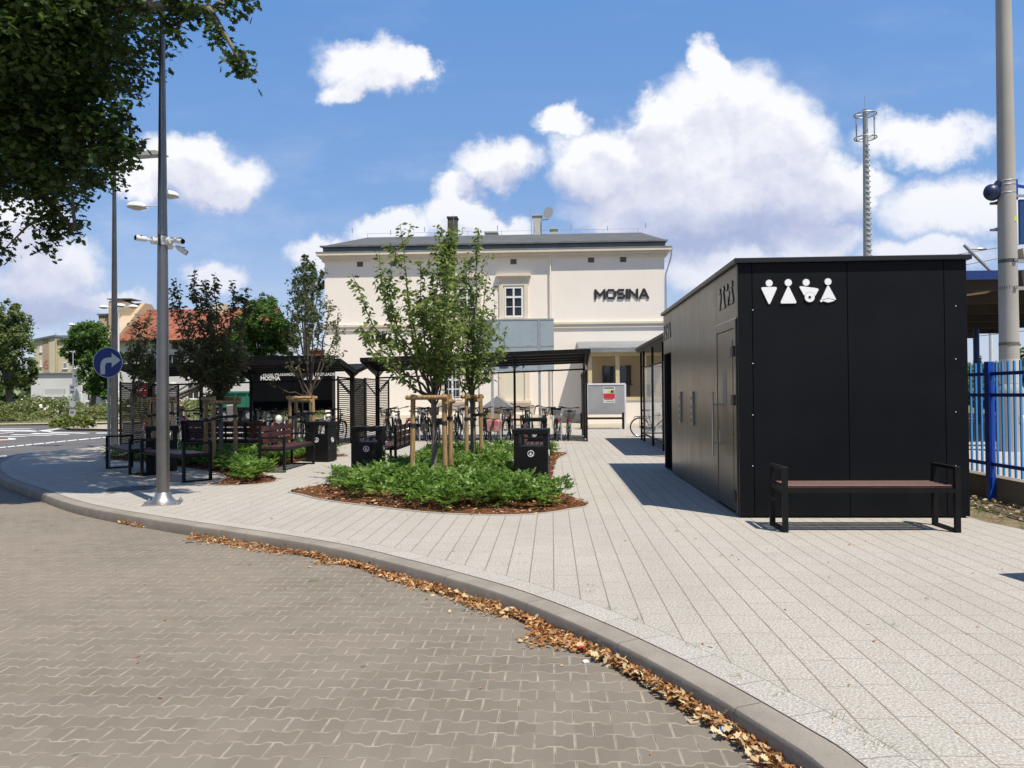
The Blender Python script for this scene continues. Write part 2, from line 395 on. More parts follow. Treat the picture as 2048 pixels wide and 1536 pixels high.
def kerb_fn(N, b):
    s_, t_, _ = N.sep(N.coord('UV')); o = N.coord('Object')
    a = N.noise(o, 2.2, 5, .6); f = N.noise(o, 120, 3, .6); d = ((s_+.5).frac()-.5).abs()
    c = N.mix((a*.7+f*.3).ss(.35, .65), (.225, .20, .165), (.315, .285, .235)); c = N.mix((1-d.ss(.002, .006))*.8, c, (.09, .08, .065))
    chip = N.noise(o, 26, 4, .7).ss(.64, .70); c = N.mix(chip*.5, c, (.13, .115, .09)); st_ = N.noise(o, 1.1, 5, .7).ss(.52, .70); c = N.mix(st_*.35, c, (.17, .15, .12))
    dirt = (1-t_.ss(.0, .42))*N.noise(o, 5, 5, .65).ss(.3, .6); c = N.mix(dirt*.75, c, (.20, .165, .12))
    N.link(c, b.inputs['Base Color']); b.inputs['Roughness'].default_value = .8; bump(N, b, f*.5+a, .25, .006)
kerb_m = mat('kerb_concrete', fn=kerb_fn, spec=.3)
asphalt_m = mat('asphalt', fn=worn((.105, .10, .098), (.15, .145, .142), .6, 70, .8, .95, .2), spec=.25)
white_line = mat('road_paint', fn=worn((.62, .61, .58), (.80, .79, .77), 1.5, 8, .6, .8, 0))
red_asph = mat('red_surfacing', fn=worn((.22, .09, .07), (.30, .13, .10), 1.5, 40, .8, .9, 0))
grass_gm = mat('grass_ground', fn=worn((.10, .12, .04), (.20, .18, .09), 1.2, 14, .9, 1, .3), spec=.1)
dirt_m = mat('dirt', fn=worn((.13, .10, .06), (.26, .21, .14), 3, 30, .9, 1, .4), spec=.1)
beige_pav = mat('beige_paving', fn=worn((.36, .32, .24), (.46, .41, .32), 1, 20, .8, .9, .1), spec=.2)
pink_pav = mat('platform_paving', fn=worn((.38, .33, .29), (.46, .41, .37), .8, 20, .8, .9, .1), spec=.2)
def mulch_fn(N, b):
    o = N.coord('Object'); a = N.noise(o, 60, 4, .7); c = N.noise(o, 8, 4, .6)
    N.link(N.ramp((a*.7+c*.3), [(.3, (.05, .025, .014)), (.5, (.15, .065, .03)), (.62, (.28, .13, .06)), (.75, (.42, .26, .14))]), b.inputs['Base Color'])
    b.inputs['Roughness'].default_value = .95; bump(N, b, a, 1., .03)
mulch_m = mat('bark_mulch', fn=mulch_fn, spec=.1)
# ---------------------------------------------------------------- ground sheets
def sheet(name, poly, z, m):
    import bmesh
    bm = bmesh.new(); f = bm.faces.new([bm.verts.new((p[0], p[1], z)) for p in poly]); bmesh.ops.triangulate(bm, faces=[f])
    bmesh.ops.recalc_face_normals(bm, faces=bm.faces)
    for q in bm.faces:
        if q.normal.z < 0: q.normal_flip()
    me = bpy.data.meshes.new(name); bm.to_mesh(me); bm.free(); me.materials.append(m)
    o = bpy.data.objects.new(name, me); C.objects.link(o); return struct(o)
sheet('ground', [(-2500, -800), (2500, -800), (2500, 4000), (-2500, 4000)], -.16, grass_gm)
ZR = -.12; ZA = -.095
def crom(pts, n=8):
    out = []; P = [Vector((p[0], p[1])) for p in pts]; P = [P[0]*2-P[1]] + P + [P[-1]*2-P[-2]]
    for i in range(1, len(P)-2):
        for k in range(n):
            t = k/n; a, b_, c, d = P[i-1:i+3]
            out.append(.5*((2*b_)+(c-a)*t+(2*a-5*b_+4*c-d)*t*t+(3*b_-a-3*c+d)*t**3))
    out.append(P[-2]); return out
KPTS = [(-13.4, 18.6), (-11.9, 16.0), (-9.9, 13.5), (-8.1, 11.72), (-6.3, 10.0), (-4.62, 8.8), (-2.98, 7.78), (-2.05, 7.15), (-1.33, 6.5), (-.8, 5.98), (-.36, 5.5), (.11, 4.84), (.56, 4.05), (.90, 3.29), (1.02, 2.9), (1.25, 1.6), (1.4, 0), (1.45, -3), (1.45, -8)]
KC = crom(KPTS, 6)
def offs(curve, d):
    out = []
    for i, p in enumerate(curve):
        t = (curve[min(i+1, len(curve)-1)] - curve[max(i-1, 0)]).normalized(); out.append(p + Vector((-t.y, t.x))*d)
    return out
def strip(name, curve, prof, m, loc_uv=1.):
    me = bpy.data.meshes.new(name); vs = []; n = len(prof); s = [0]
    lines = [offs(curve, d) for d, z in prof]
    for i, p in enumerate(curve):
        if i: s.append(s[-1]+(p-curve[i-1]).length)
        for k in range(n): q = lines[k][i]; vs.append((q.x, q.y, prof[k][1]))
    fs = [(i*n+k, i*n+k+1, (i+1)*n+k+1, (i+1)*n+k) for i in range(len(curve)-1) for k in range(n-1)]
    me.from_pydata(vs, [], fs); uv_ = me.uv_layers.new(name='UVMap')
    for p in me.polygons:
        for li in p.loop_indices: vi = me.loops[li].vertex_index; uv_.data[li].uv = (s[vi//n], (vi % n)/(n-1))
    me.materials.append(m); me.polygons.foreach_set('use_smooth', [True]*len(me.polygons)); me.set_sharp_from_angle(angle=math.radians(40))
    o = bpy.data.objects.new(name, me); C.objects.link(o); return struct(o)
strip('kerb', KC, [(0, ZR-.02), (0, -.022), (.008, -.006), (.022, .0), (.145, .003), (.150, -.02)], kerb_m)
strip('border_paving', KC, [(.152, .0045), (.345, .0045)], border_m)
# setts carriageway on the near side of the kerb
sheet('setts_road', [(p.x+.02*0, p.y) for p in KC] + [(1.45, -9), (-11, -9), (-11, 13.5), (-15, 18.6)], ZR, setts_m)
# plaza
inner = offs(KC, .147)
pave = [(p.x, p.y) for p in inner] + [(5.3, -8), (5.2, 5.5), (4.98, 7.3), (4.62, 8.6), (4.7, 40.2), (-13.6, 40.2), (-13.4, 28), (-12.9, 21.4), (-13.5, 19.6)]
sheet('plaza_pavement', pave, 0., plaza_m)
mb = MB(); e = [(-13.4, 18.7), (-13.5, 19.6), (-12.9, 21.4), (-13.4, 28), (-13.6, 40.2)]
for i in range(len(e)-1):
    a = Vector((*e[i], 0)); b_ = Vector((*e[i+1], 0)); mb.bar(a+Vector((-.06, 0, -.06)), b_+Vector((-.06, 0, -.06)), .12, .12)
struct(mb.build('pavement_edge', mat('edge_concrete', fn=worn((.36, .34, .30), (.46, .43, .38), 2, 40))))
# asphalt road and junction
A_ = lambda px, py: G(px, py, ZA)
sheet('asphalt_road', [(-70, 18.65), (-13.45, 18.65), (-13.52, 19.6), (-13.0, 21.4), (-13.5, 28), (-13.7, 44), (-14, 47.8), (-22, 45.5), (-32, 42), (-70, 40)], ZA-.015, asphalt_m)
sheet('asphalt_road', [(-13.7, 44), (5, 44), (5, 47.5), (-13.95, 47.5)], ZA-.015, asphalt_m)
sheet('asphalt_road', [(-70, 10), (-11.05, 10), (-11.05, 13.5), (-15.0, 18.65), (-70, 18.65)], ZA-.015, asphalt_m)
sheet('far_sidewalk', [(-70, 39.5), (-32, 41.5), (-22, 45), (-14, 47.3), (6, 47), (6, 49.3), (-14, 49.6), (-24, 47.2), (-33, 43.2), (-70, 41)], -.02, beige_pav)
sheet('traffic_island', [tuple(A_(*p)[:2]) for p in ((125, 856), (165, 853.5), (245, 850), (245, 862), (190, 861), (140, 861))], -.02, beige_pav)
sheet('station_apron', [(-13.5, 33), (5.9, 32.9), (5.9, 40.3), (-13.5, 40.3)], .004, beige_pav)
sheet('red_cycle_patch', [tuple(A_(*p)[:2]) for p in ((-120, 877), (14, 878), (17, 879), (14, 882), (-120, 890))], ZA-.008, red_asph)
marks = [[(-90, 884), (30, 878.8), (33, 877), (16, 875.4), (16, 877.4), (22, 878), (-90, 882)],
         [(-60, 872.5), (45, 872.2), (60, 872.7), (45, 873.2), (-60, 874.5)],
         [(18, 869.6), (30, 868.4), (108, 870.4), (96, 871.2)], [(58, 867.5), (70, 866), (142, 868), (134, 869.2)],
         [(96, 865.2), (106, 864), (182, 865.6), (172, 867)], [(190, 865.2), (246, 864.6), (246, 866.2), (194, 866.8)],
         [(0, 866), (28, 864), (28, 865), (0, 867)], [(-40, 860.2), (60, 860.4), (84, 862), (84, 863), (-40, 862)], [(-40, 857.2), (70, 857), (56, 858), (-40, 858.6)],
         [(70, 862), (118, 856.3), (122, 857.4), (84, 863)], [(88, 862.6), (104, 859), (110, 859.8), (100, 864)]]
k = [(-8, 895.5), (14, 893.2), (32, 891.4), (50, 889.6), (66, 888), (90, 885.8), (112, 883.4), (134, 881.2), (156, 879), (180, 876.8), (204, 874.6), (232, 873.2)]
for i in range(len(k)-1):
    (a1, b1), (a2, b2) = k[i], k[i+1]; marks.append([(a1, b1-.35), (a2-3, b2-.35), (a2-1, b2+1.1), (a1+2, b1+1.1)])
marks.append([(-60, 916), (30, 908.5), (95, 901.8), (160, 898), (160, 899.5), (98, 904), (32, 911.5), (-60, 919.5)])
for i, pl in enumerate(marks): sheet('road_marking', [tuple(A_(*p)[:2]) for p in pl], ZA-.004, white_line)
# verge beside the setts where the old oak stands, verge behind the toilet block
sheet('oak_verge', [(-11.05, -9), (-30, -9), (-30, 9.9), (-11.05, 9.9)], -.05, grass_gm)
sheet('right_verge', [(5.3, -8), (5.2, 5.5), (4.98, 7.3), (4.62, 8.6), (4.7, 40), (5.9, 40), (5.9, -8)], -.01, dirt_m)
# platform side beyond the blue fence
ZP = .25
mb = MB(); mb.bb(5.95, 16.0, -5, 60, -.15, ZP); struct(mb.build('platform', pink_pav))
sheet('platform_red_band', [(15.0, -5), (15.5, -5), (15.5, 60), (15.0, 60)], ZP+.004, mat('red_band', (.42, .13, .08), .8))
sheet('platform_yellow_line', [(15.2, -5), (15.28, -5), (15.28, 60), (15.2, 60)], ZP+.008, mat('yellow_line', (.75, .48, .08), .7))
sheet('ballast', [(16.0, -5), (26, -5), (26, 90), (16.0, 90)], -.10, mat('ballast', fn=worn((.12, .10, .085), (.24, .21, .18), 1, 30, .9, 1, .6)))
mb = MB()
for x in (17.6, 19.05, 21.8, 23.25): mb.bb(x-.035, x+.035, -5, 90, -.02, .14)
struct(mb.build('rail_tracks', mat('rail_steel', fn=worn((.10, .06, .045), (.2, .13, .10), 2, 40, .5, .7, 0), metal=.4)))
# manhole
mb = MB().lathe([(.36, .0), (.36, .006), (.33, .007)], c=(*G(265, 977)[:2], 0), n=28)
tag(mb.build('manhole_cover', mat('cast_iron', (.06, .06, .06), .6, .5)), 'round dark manhole cover set in the shaded pavers left of the steel pole', 'manhole cover')
# planting beds (edged mulch)
BED1 = [G(*p)[:2] for p in ((603, 990), (650, 1001), (750, 1014), (850, 1025), (940, 1030), (1020, 1031), (1090, 1027), (1140, 1019), (1176, 1009))] + \
       [(.10, 11.3), (-.02, 12.2), (.02, 13.6), (.05, 15.2), (.15, 17.2), (.34, 18.7), (-.5, 19.1), (-2.6, 19.1), (-3.0, 17.5), (-3.0, 15.8), (-3.1, 14.2), (-3.25, 13.2), (-3.6, 12.3), (-3.9, 11.4)]
BED2 = [(-5.5, 12.15), (-5.0, 12.1), (-4.57, 12.5), (-4.75, 13.2), (-5.3, 14.1), (-5.4, 16.2), (-5.3, 17.2), (-4.75, 18.0), (-5.4, 18.8), (-7, 19.3), (-9.2, 19.2), (-10.6, 18.5), (-10.2, 17.3), (-8.8, 16.4), (-7.7, 15.5), (-6.8, 14.7), (-6.1, 14.0), (-5.6, 13.1)]
def bed(poly, name):
    P = [Vector((p[0], p[1])) for p in crom([tuple(p) for p in poly]+[tuple(poly[0])], 4)][:-1]
    c = sum(P, Vector((0, 0)))/len(P); me = bpy.data.meshes.new(name)
    sheet(name, [(p.x, p.y) for p in P], .006, mulch_m)
    P2 = P+[P[0]]
    o = MB()
    for a, b_ in zip(P2[:-1], P2[1:]): o.bar((a.x, a.y, .0), (b_.x, b_.y, .0), .035, .024)
    struct(o.build(name+'_edging', mat('edge_concrete')))
    return np.array([(p.x, p.y) for p in P])
B1 = bed(BED1, 'mulch_bed'); B2 = bed(BED2, 'mulch_bed_left')
def inside(poly, q):
    x, y = q[:, 0], q[:, 1]; r = np.zeros(len(q), bool); n = len(poly)
    for i in range(n):
        x1, y1 = poly[i]; x2, y2 = poly[(i+1) % n]
        c = ((y1 > y) != (y2 > y)) & (x < (x2-x1)*(y-y1)/(y2-y1+1e-12)+x1); r ^= c
    return r
def dist_edge(poly, q):
    d = np.full(len(q), 1e9); n = len(poly)
    for i in range(n):
        a = poly[i]; b_ = poly[(i+1) % n]; ab = b_-a; t = np.clip(((q-a)@ab)/(ab@ab+1e-9), 0, 1)
        d = np.minimum(d, np.linalg.norm(q-(a+t[:, None]*ab), axis=1))
    return d
def scatter(poly, n):
    lo, hi = poly.min(0), poly.max(0); q = rng.uniform(lo, hi, (n*3, 2)); return q[inside(poly, q)][:n]
# ---------------------------------------------------------------- object materials
def panel_fn(N, b):
    o = N.coord('Object'); a = N.noise(o, 1.3, 4, .6); f = N.noise(o, 260, 2, .5)
    N.link(N.mix(a.ss(.3, .7), (.004, .005, .0065), (.006, .007, .0085)), b.inputs['Base Color']); N.link(a.lin(.3, .7, .52, .62), b.inputs['Roughness'])
    bump(N, b, f, .05, .001)
blk_panel = mat('black_panel', fn=panel_fn, spec=.16)
def gloss_fn(N, b):
    o = N.coord('Object'); a = N.noise(o, 1.6, 4, .6); f = N.noise(o, 200, 2, .5)
    b.inputs['Base Color'].default_value = (.125, .113, .096, 1); N.link(a.lin(.3, .7, .27, .33), b.inputs['Roughness']); bump(N, b, a, .03, .01)
side_panel_m = mat('satin_black_panel', metal=.85, spec=.5, fn=gloss_fn)
blk_metal = mat('black_coated_metal', fn=worn((.007, .007, .0078), (.012, .0118, .0115), 4, 90, .42, .55, .03), spec=.2)
blk_metal2 = mat('black_trim', (.02, .02, .021), .35, .2)
dark_hole = mat('dark_interior', (.006, .006, .006), .9)
steel_m = mat('satin_steel', metal=.9, fn=worn((.40, .385, .36), (.52, .50, .47), 2.2, 120, .30, .42, .05))
pole_m = mat('brushed_pole', metal=.85, fn=worn((.20, .19, .175), (.27, .255, .24), 1.5, 60, .30, .40, .03))
mast_m = mat('dark_mast_paint', metal=.6, fn=worn((.10, .095, .095), (.15, .145, .14), 2, 60, .32, .44, .03))
galv_m = mat('galvanised', metal=.5, fn=worn((.36, .37, .38), (.48, .49, .50), 3, 30, .42, .6, .03))
white_pl = mat('white_plastic', fn=worn((.62, .62, .60), (.74, .74, .72), 3, 60, .35, .45, .02))
lamp_white = mat('lamp_white', fn=worn((.70, .71, .71), (.80, .81, .81), 2, 20, .3, .4, 0))
sign_white = mat('sign_white', (.94, .94, .93), .35)
sign_grey = mat('sign_back_grey', fn=worn((.36, .38, .38), (.48, .50, .50), 3, 30, .5, .6, 0), metal=.3)
sign_blue = mat('sign_blue', (.014, .038, .24), .35)
arrow_m = mat('arrow_retroreflective', (.66, .70, .76), .45)
wood_red = mat('mahogany_slats', fn=lambda N, b: (lambda o: (N.link(N.mix(N.noise(N.comb(*[c*s for c, s in zip(N.sep(o), (3, 60, 60))]), 1.2, 4, .6).ss(.35, .65), (.045, .010, .008), (.095, .025, .019)), b.inputs['Base Color']), b.inputs['Roughness'].__setattr__('default_value', .42)))(N.coord('Object')), spec=.5)
def stake_fn(N, b):
    o = N.coord('Object'); x, y, z = N.sep(o); g = N.noise(N.comb(x*30, y*30, z*2.5), 1.5, 4, .6); k = N.noise(o, 11, 2, .5).ss(.68, .74)
    c = N.mix(g.ss(.35, .65), (.25, .145, .062), (.44, .285, .135)); c = N.mix(k*.6, c, (.12, .06, .025)); N.link(c, b.inputs['Base Color']); b.inputs['Roughness'].default_value = .75; bump(N, b, g, .3, .004)
stake_m = mat('turned_pine', fn=stake_fn)
strap_m = mat('black_strap', (.018, .017, .016), .7)
bark_m = mat('bark', fn=worn((.10, .085, .07), (.24, .20, .16), 9, 60, .8, .95, .6))
twig_m = mat('twig_bark', fn=worn((.07, .05, .038), (.13, .10, .075), 9, 60, .8, .95, .2))
def leaf_mat(name, c1, c2, c3=None, tr=.35, rough=.45):
    def fn(N, b):
        g = N.n('ShaderNodeNewGeometry'); r_ = X(N.t, g.outputs['Random Per Island'])
        st = [(0., c1), (.65, c2)] + ([(.93, c3)] if c3 else [])
        col = N.ramp(r_, st); N.link(col, b.inputs['Base Color']); b.inputs['Roughness'].default_value = rough; b.inputs['Specular IOR Level'].default_value = .4
        tl = N.n('ShaderNodeBsdfTranslucent'); mc = N.scale(col, 1.5); N.link(mc, tl.inputs[0])
        ms = N.n('ShaderNodeMixShader'); ms.inputs[0].default_value = tr; N.link(b.outputs[0], ms.inputs[1]); N.link(tl.outputs[0], ms.inputs[2])
        out = [n for n in N.t.nodes if n.type == 'OUTPUT_MATERIAL'][0]; N.link(ms.outputs[0], out.inputs[0])
    return mat(name, fn=fn)
oak_leaf = leaf_mat('oak_leaf', (.024, .048, .011), (.045, .082, .018), (.075, .115, .025), .34)
cherry_leaf = leaf_mat('cherry_leaf', (.10, .15, .038), (.17, .24, .056), (.29, .34, .09), .5)
cherry_dark = leaf_mat('cherry_leaf_bronze', (.055, .068, .027), (.10, .115, .043), (.15, .12, .05), .4)
pale_leaf = leaf_mat('sparse_leaf', (.08, .10, .04), (.14, .17, .07), (.20, .20, .09), .4)
shrub_leaf = leaf_mat('shrub_leaf', (.065, .13, .018), (.12, .225, .034), (.26, .38, .07), .4, .4)
shrub_dark = leaf_mat('shrub_leaf_dark', (.03, .065, .02), (.05, .10, .03), (.09, .17, .05), .3, .35)
rose_leaf = leaf_mat('rose_leaf', (.10, .14, .04), (.17, .21, .065), (.30, .30, .12), .3)
robinia_leaf = leaf_mat('robinia_leaf', (.05, .105, .024), (.09, .17, .038), (.16, .26, .06), .4)
maple_leaf = leaf_mat('maple_leaf', (.07, .11, .032), (.125, .175, .05), (.25, .30, .10), .4)
far_leaf = leaf_mat('far_leaf', (.05, .085, .032), (.085, .13, .05), (.14, .19, .075), .35)
grass_leaf = leaf_mat('grass_blade', (.10, .15, .03), (.18, .23, .05), (.32, .30, .12), .3)
flower_m = mat('white_petal', (.75, .72, .62), .6)
litter_leaf = leaf_mat('dry_leaf', (.27, .11, .035), (.46, .22, .07), (.66, .46, .25), .12, .8)
litter_pale = leaf_mat('pale_dry_leaf', (.42, .30, .15), (.56, .44, .25), (.64, .56, .36), .12, .8)
chip_m = leaf_mat('bark_chip', (.10, .045, .02), (.27, .12, .05), (.58, .38, .22), .05, .9)
def stucco(c1, c2, c3, streak=.25):
    def fn(N, b):
        o = N.coord('Object'); x, y, z = N.sep(o); a = N.noise(o, .45, 5, .6); f = N.noise(o, 45, 3, .6); s_ = N.noise(N.comb(x*2.4, y*2.4, z*.22), 1.4, 4, .65)
        c = N.mix(a.ss(.3, .7), c1, c2); c = N.mix(s_.ss(.55, .78)*streak, c, c3); N.link(c, b.inputs['Base Color']); b.inputs['Roughness'].default_value = .9; bump(N, b, f, .12, .004)
    return fn
cream = mat('cream_render', fn=stucco((.88, .81, .715), (.91, .845, .755), (.76, .67, .55), .2), spec=.2)
cream_trim = mat('cream_moulding', fn=stucco((.70, .62, .49), (.76, .69, .57), (.46, .36, .23), .45), spec=.2)
whitewash = mat('white_render', fn=stucco((.66, .655, .64), (.74, .735, .72), (.50, .48, .44), .3), spec=.2)
tan_and_shade = mat('tan_and_shade_render', fn=stucco((.46, .36, .23), (.54, .43, .29), (.36, .27, .17), .35), spec=.2)  # tan walls; also stands in for the shaded cream inside the porch
blockcream = mat('pale_yellow_render', fn=stucco((.58, .52, .36), (.64, .58, .42), (.46, .40, .28), .25), spec=.2)
blockbrown = mat('brown_render', fn=stucco((.40, .31, .22), (.45, .35, .26), (.33, .25, .18), .25), spec=.2)
ochre = mat('ochre_woodwork', fn=worn((.60, .50, .26), (.70, .60, .35), 2, 40, .5, .7, .03))
roof_grey = mat('grey_roof_felt', fn=worn((.075, .08, .078), (.115, .12, .118), 1.2, 30, .75, .9, .1))
roof_metal = mat('zinc', metal=.35, fn=worn((.22, .235, .25), (.32, .34, .35), 2, 30, .4, .6, .02))
gutter_m = mat('gutter_metal', metal=.3, fn=worn((.14, .155, .165), (.22, .24, .25), 2, 30, .4, .6, .02))
frame_white = mat('white_window_frame', (.78, .78, .76), .4)
pane_m = mat('window_pane', (.03, .035, .04), .08, 0., spec=.8)
curtain_m = mat('curtain', (.35, .34, .33), .9)
vent_m = mat('vent_grille', fn=worn((.09, .08, .07), (.15, .135, .12), 20, 90, .7, .9, .2))
screen_m = mat('blue_grey_sheet', fn=worn((.30, .365, .40), (.35, .415, .45), .8, 8, .55, .7, 0), metal=.1)
graf_m = mat('graffiti_black', (.02, .02, .02), .5)
letter_m = mat('letter_black', (.018, .018, .018), .5)
def tile_fn(N, b):
    o = N.coord('Object'); x, y, z = N.sep(o); r_ = (z*4.2).floor(); c_ = (x*3.2 + (r_*.5).frac()).floor()
    k = N.white(N.comb(c_, r_, 0.)); e = (z*4.2).frac(); a = N.noise(o, .5, 4, .6)
    c = N.ramp(k, [(0, (.15, .045, .025)), (.5, (.28, .078, .036)), (.85, (.36, .12, .06)), (1, (.20, .09, .06))])
    c = N.mix((1-e.ss(.0, .22))*.75, c, (.05, .02, .014)); c = N.mix(a.ss(.55, .75)*.35, c, (.12, .08, .055)); N.link(c, b.inputs['Base Color']); b.inputs['Roughness'].default_value = .85
tile_m = mat('red_roof_tile', fn=tile_fn)
brick_red = mat('red_brick', fn=worn((.28, .08, .045), (.38, .13, .08), 6, 40, .8, .9, .2))
conc_m = mat('cast_concrete', fn=stucco((.36, .345, .31), (.44, .425, .385), (.28, .26, .22), .4), spec=.25)
conc_lt = mat('pale_concrete', fn=stucco((.50, .49, .46), (.58, .57, .54), (.42, .40, .36), .3), spec=.25)
plinth_m = mat('stained_plinth', fn=stucco((.17, .15, .12), (.25, .225, .18), (.08, .07, .055), .8), spec=.2)
blue_m = mat('blue_enamel', (.012, .075, .42), .35)
blue_sunlit = mat('sunlit_blue_enamel', (.045, .27, .62), .35)  # fence blue lightened: sunlight on the picket faces is put into the colour
blue_dk = mat('navy_enamel', (.012, .025, .075), .4)
navy_roof = mat('navy_fascia', (.022, .055, .20), .4)
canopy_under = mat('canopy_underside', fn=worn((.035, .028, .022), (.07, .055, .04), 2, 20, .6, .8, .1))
rust_cream = mat('weathered_cream_steel', fn=worn((.42, .35, .22), (.58, .50, .34), 5, 30, .6, .8, .1))
rubber = mat('tyre_rubber', (.022, .021, .020), .75)
chrome = mat('chrome', (.62, .62, .62), .22, 1.)
alu = mat('aluminium', (.50, .50, .50), .35, .8)
bk_plastic = mat('black_plastic', (.018, .018, .018), .45)
red_pl = mat('red_reflector', (.55, .012, .012), .25)
pink_fab = mat('pink_pannier', fn=lambda N, b: (lambda o: (N.link(N.mix(N.noise(o, 9, 2, .5).ss(.47, .55), (.50, .12, .14), (.42, .30, .26)), b.inputs['Base Color']), b.inputs['Roughness'].__setattr__('default_value', .85)))(N.coord('Object')))
wicker = mat('wicker', fn=worn((.22, .13, .06), (.36, .23, .12), 30, 90, .7, .8, .3))
green_paint = mat('green_tarpaulin', fn=worn((.012, .13, .075), (.03, .19, .11), 1, 10, .6, .7, 0))
glass_m = mat('clear_glass', (.85, .9, .88), .02, 0., Alpha=.22, spec=.6)
def paintm(n, c, r_=.3, me=.1): return mat(n, c, r_, me)
bike_cols = dict(black=paintm('black_lacquer', (.012, .012, .013)), silver=mat('silver_lacquer', (.45, .46, .48), .3, .7), white=paintm('white_lacquer', (.62, .63, .64)), red=paintm('red_lacquer', (.30, .012, .012)), blue=paintm('pale_blue_lacquer', (.32, .42, .50)), green=paintm('dark_green_lacquer', (.02, .06, .03)), maroon=paintm('maroon_lacquer', (.10, .012, .015)))
skin = mat('skin', (.42, .25, .18), .6, **{'Subsurface Weight': .1})
black_cloth = mat('black_cotton', (.014, .013, .013), .9)
# ================================================================ toilet pavilion
X0, X1, Y0, Y1, ZT = 2.10, 4.60, 8.88, 14.76, 2.86
T = thing('toilet_pavilion', 'black flat-roofed toilet pavilion clad in smooth panels with white pictograms', 'public toilet', (X0, Y0, 0))
mb = MB(); mb.bb(X0+.03, X1-.03, Y0+.03, 13.86, 0, ZT-.02); mb.bb(X0+.75, X1-.03, 13.86, Y1-.03, 0, ZT-.02)
mb.bb(X0+.03, X0+.75, Y1-.09, Y1-.03, 0, 2.13); mb.bb(X0+.03, X0+.75, 13.86, Y1-.03, 2.13, ZT-.02)
mb.build('wall', dark_hole, T, True)
mb = MB(); mb.bb(X0-.045, X1+.045, Y0-.045, Y1+.045, ZT, ZT+.055)
mb.build('roof', blk_metal2, T, True, bevel=.006)
for x0, x1 in ((X0, 2.252), (2.258, 3.300), (3.306, 4.352), (4.358, X1)):
    mb = MB().bb(x0, x1, Y0, Y0+.027, .02, ZT-.003); mb.build('front_panel', blk_panel, T, True, bevel=.002)
for px, ys in ((1505.5, (620, 727, 830, 932)), (1911.5, (612, 718, 824, 932))):
    for yy_ in ys:
        p = PY(px, yy_, Y0); MB().ball((p.x, Y0-.002, p.z), (.006, .004, .006), 6).build('rivet', sign_white, T, True, smooth=True)
# side cladding towards the square
ys = [Y0+.028, 8.955, 10.05, 11.20, 12.30, 13.40, 13.86]
for i, (a, b_) in enumerate(zip(ys[:-1], ys[1:])):
    z0 = .02 if i != 1 else 2.25
    MB().bb(X0, X0+.027, a+.003, b_-.003, z0, ZT-.003).build('side_panel', side_panel_m, T, True, bevel=.002)
MB().bb(X0, X0+.027, 13.866, Y1, 2.135, ZT-.003).build('side_panel', side_panel_m, T, True, bevel=.002)
MB().bb(X0, X0+.06, Y1-.05, Y1, .02, 2.13).build('doorway_jamb', blk_metal2, T, True)
MB().bb(X1-.027, X1, Y0+.03, Y1, .02, ZT-.003).build('side_panel', blk_panel, T, True)
MB().bb(X0+.1, X1-.1, Y1-.027, Y1, .02, ZT-.003).build('rear_panel', blk_panel, T, True)
MB().bb(X0+.04, X1-.04, Y0+.035, Y1-.04, -.01, .02).build('plinth', dark_hole, T, True)
# door
mb = MB(); mb.bb(X0-.018, X0+.02, 8.965, 9.035, .03, 2.24); mb.bb(X0-.018, X0+.02, 9.97, 10.045, .03, 2.24); mb.bb(X0-.018, X0+.02, 9.035, 9.97, 2.15, 2.24)
mb.build('door_frame', side_panel_m, T, True, bevel=.004)
D_ = MB().bb(X0-.012, X0+.02, 9.042, 9.962, .045, 2.142).build('door', side_panel_m, T, True, bevel=.003)
D2 = MB().bb(X0-.016, X0-.011, 9.13, 9.87, .15, 2.02); D2.build('door_leaf_panel', side_panel_m, D_ if False else T, True, bevel=.002)
def sub(parent, o):                            # hang a part one level deeper
    o.parent = parent; return o
mb = MB(); mb.tube([(X0-.10, 9.86, .62), (X0-.10, 9.86, 1.42)], .014, 10)
for z in (.78, 1.26): mb.tube([(X0-.10, 9.86, z), (X0-.015, 9.86, z)], .009, 8)
sub(D_, mb.build('handle', steel_m, T, True, smooth=True))
sub(D_, MB().bb(X0-.024, X0-.012, 9.80, 9.84, .80, .94).build('lock', steel_m, T, True))
for z in (.22, 1.32, 1.88): sub(D_, MB().bb(X0-.045, X0-.012, 8.99, 9.12, z-.06, z+.06).build('hinge', bk_plastic, T, True, bevel=.004))
sub(D_, MB().bb(X0-.0185, X0-.0165, 9.45, 9.66, 1.28, 1.66).build('notice_sheet', mat('notice_paper', fn=worn((.20, .19, .17), (.30, .29, .27), 20, 120, .6, .7, 0)), T, True))
mb = MB(); mb.bb(X0-.012, X0+.01, 8.955, 10.05, 2.243, 2.262); mb.build('door_cornice', steel_m, T, True)
# vertical pull plates
for y in (11.75, 12.85):
    mb = MB(); mb.bb(X0-.03, X0, y-.045, y+.045, .93, 1.43)
    p_ = mb.build('information_plate', steel_m, T, True, bevel=.004)
    for z in (1.0, 1.1, 1.2, 1.33): sub(p_, MB().bb(X0-.034, X0-.031, y-.028, y+.028, z-.022, z+.022).build('button', blk_metal2, T, True))
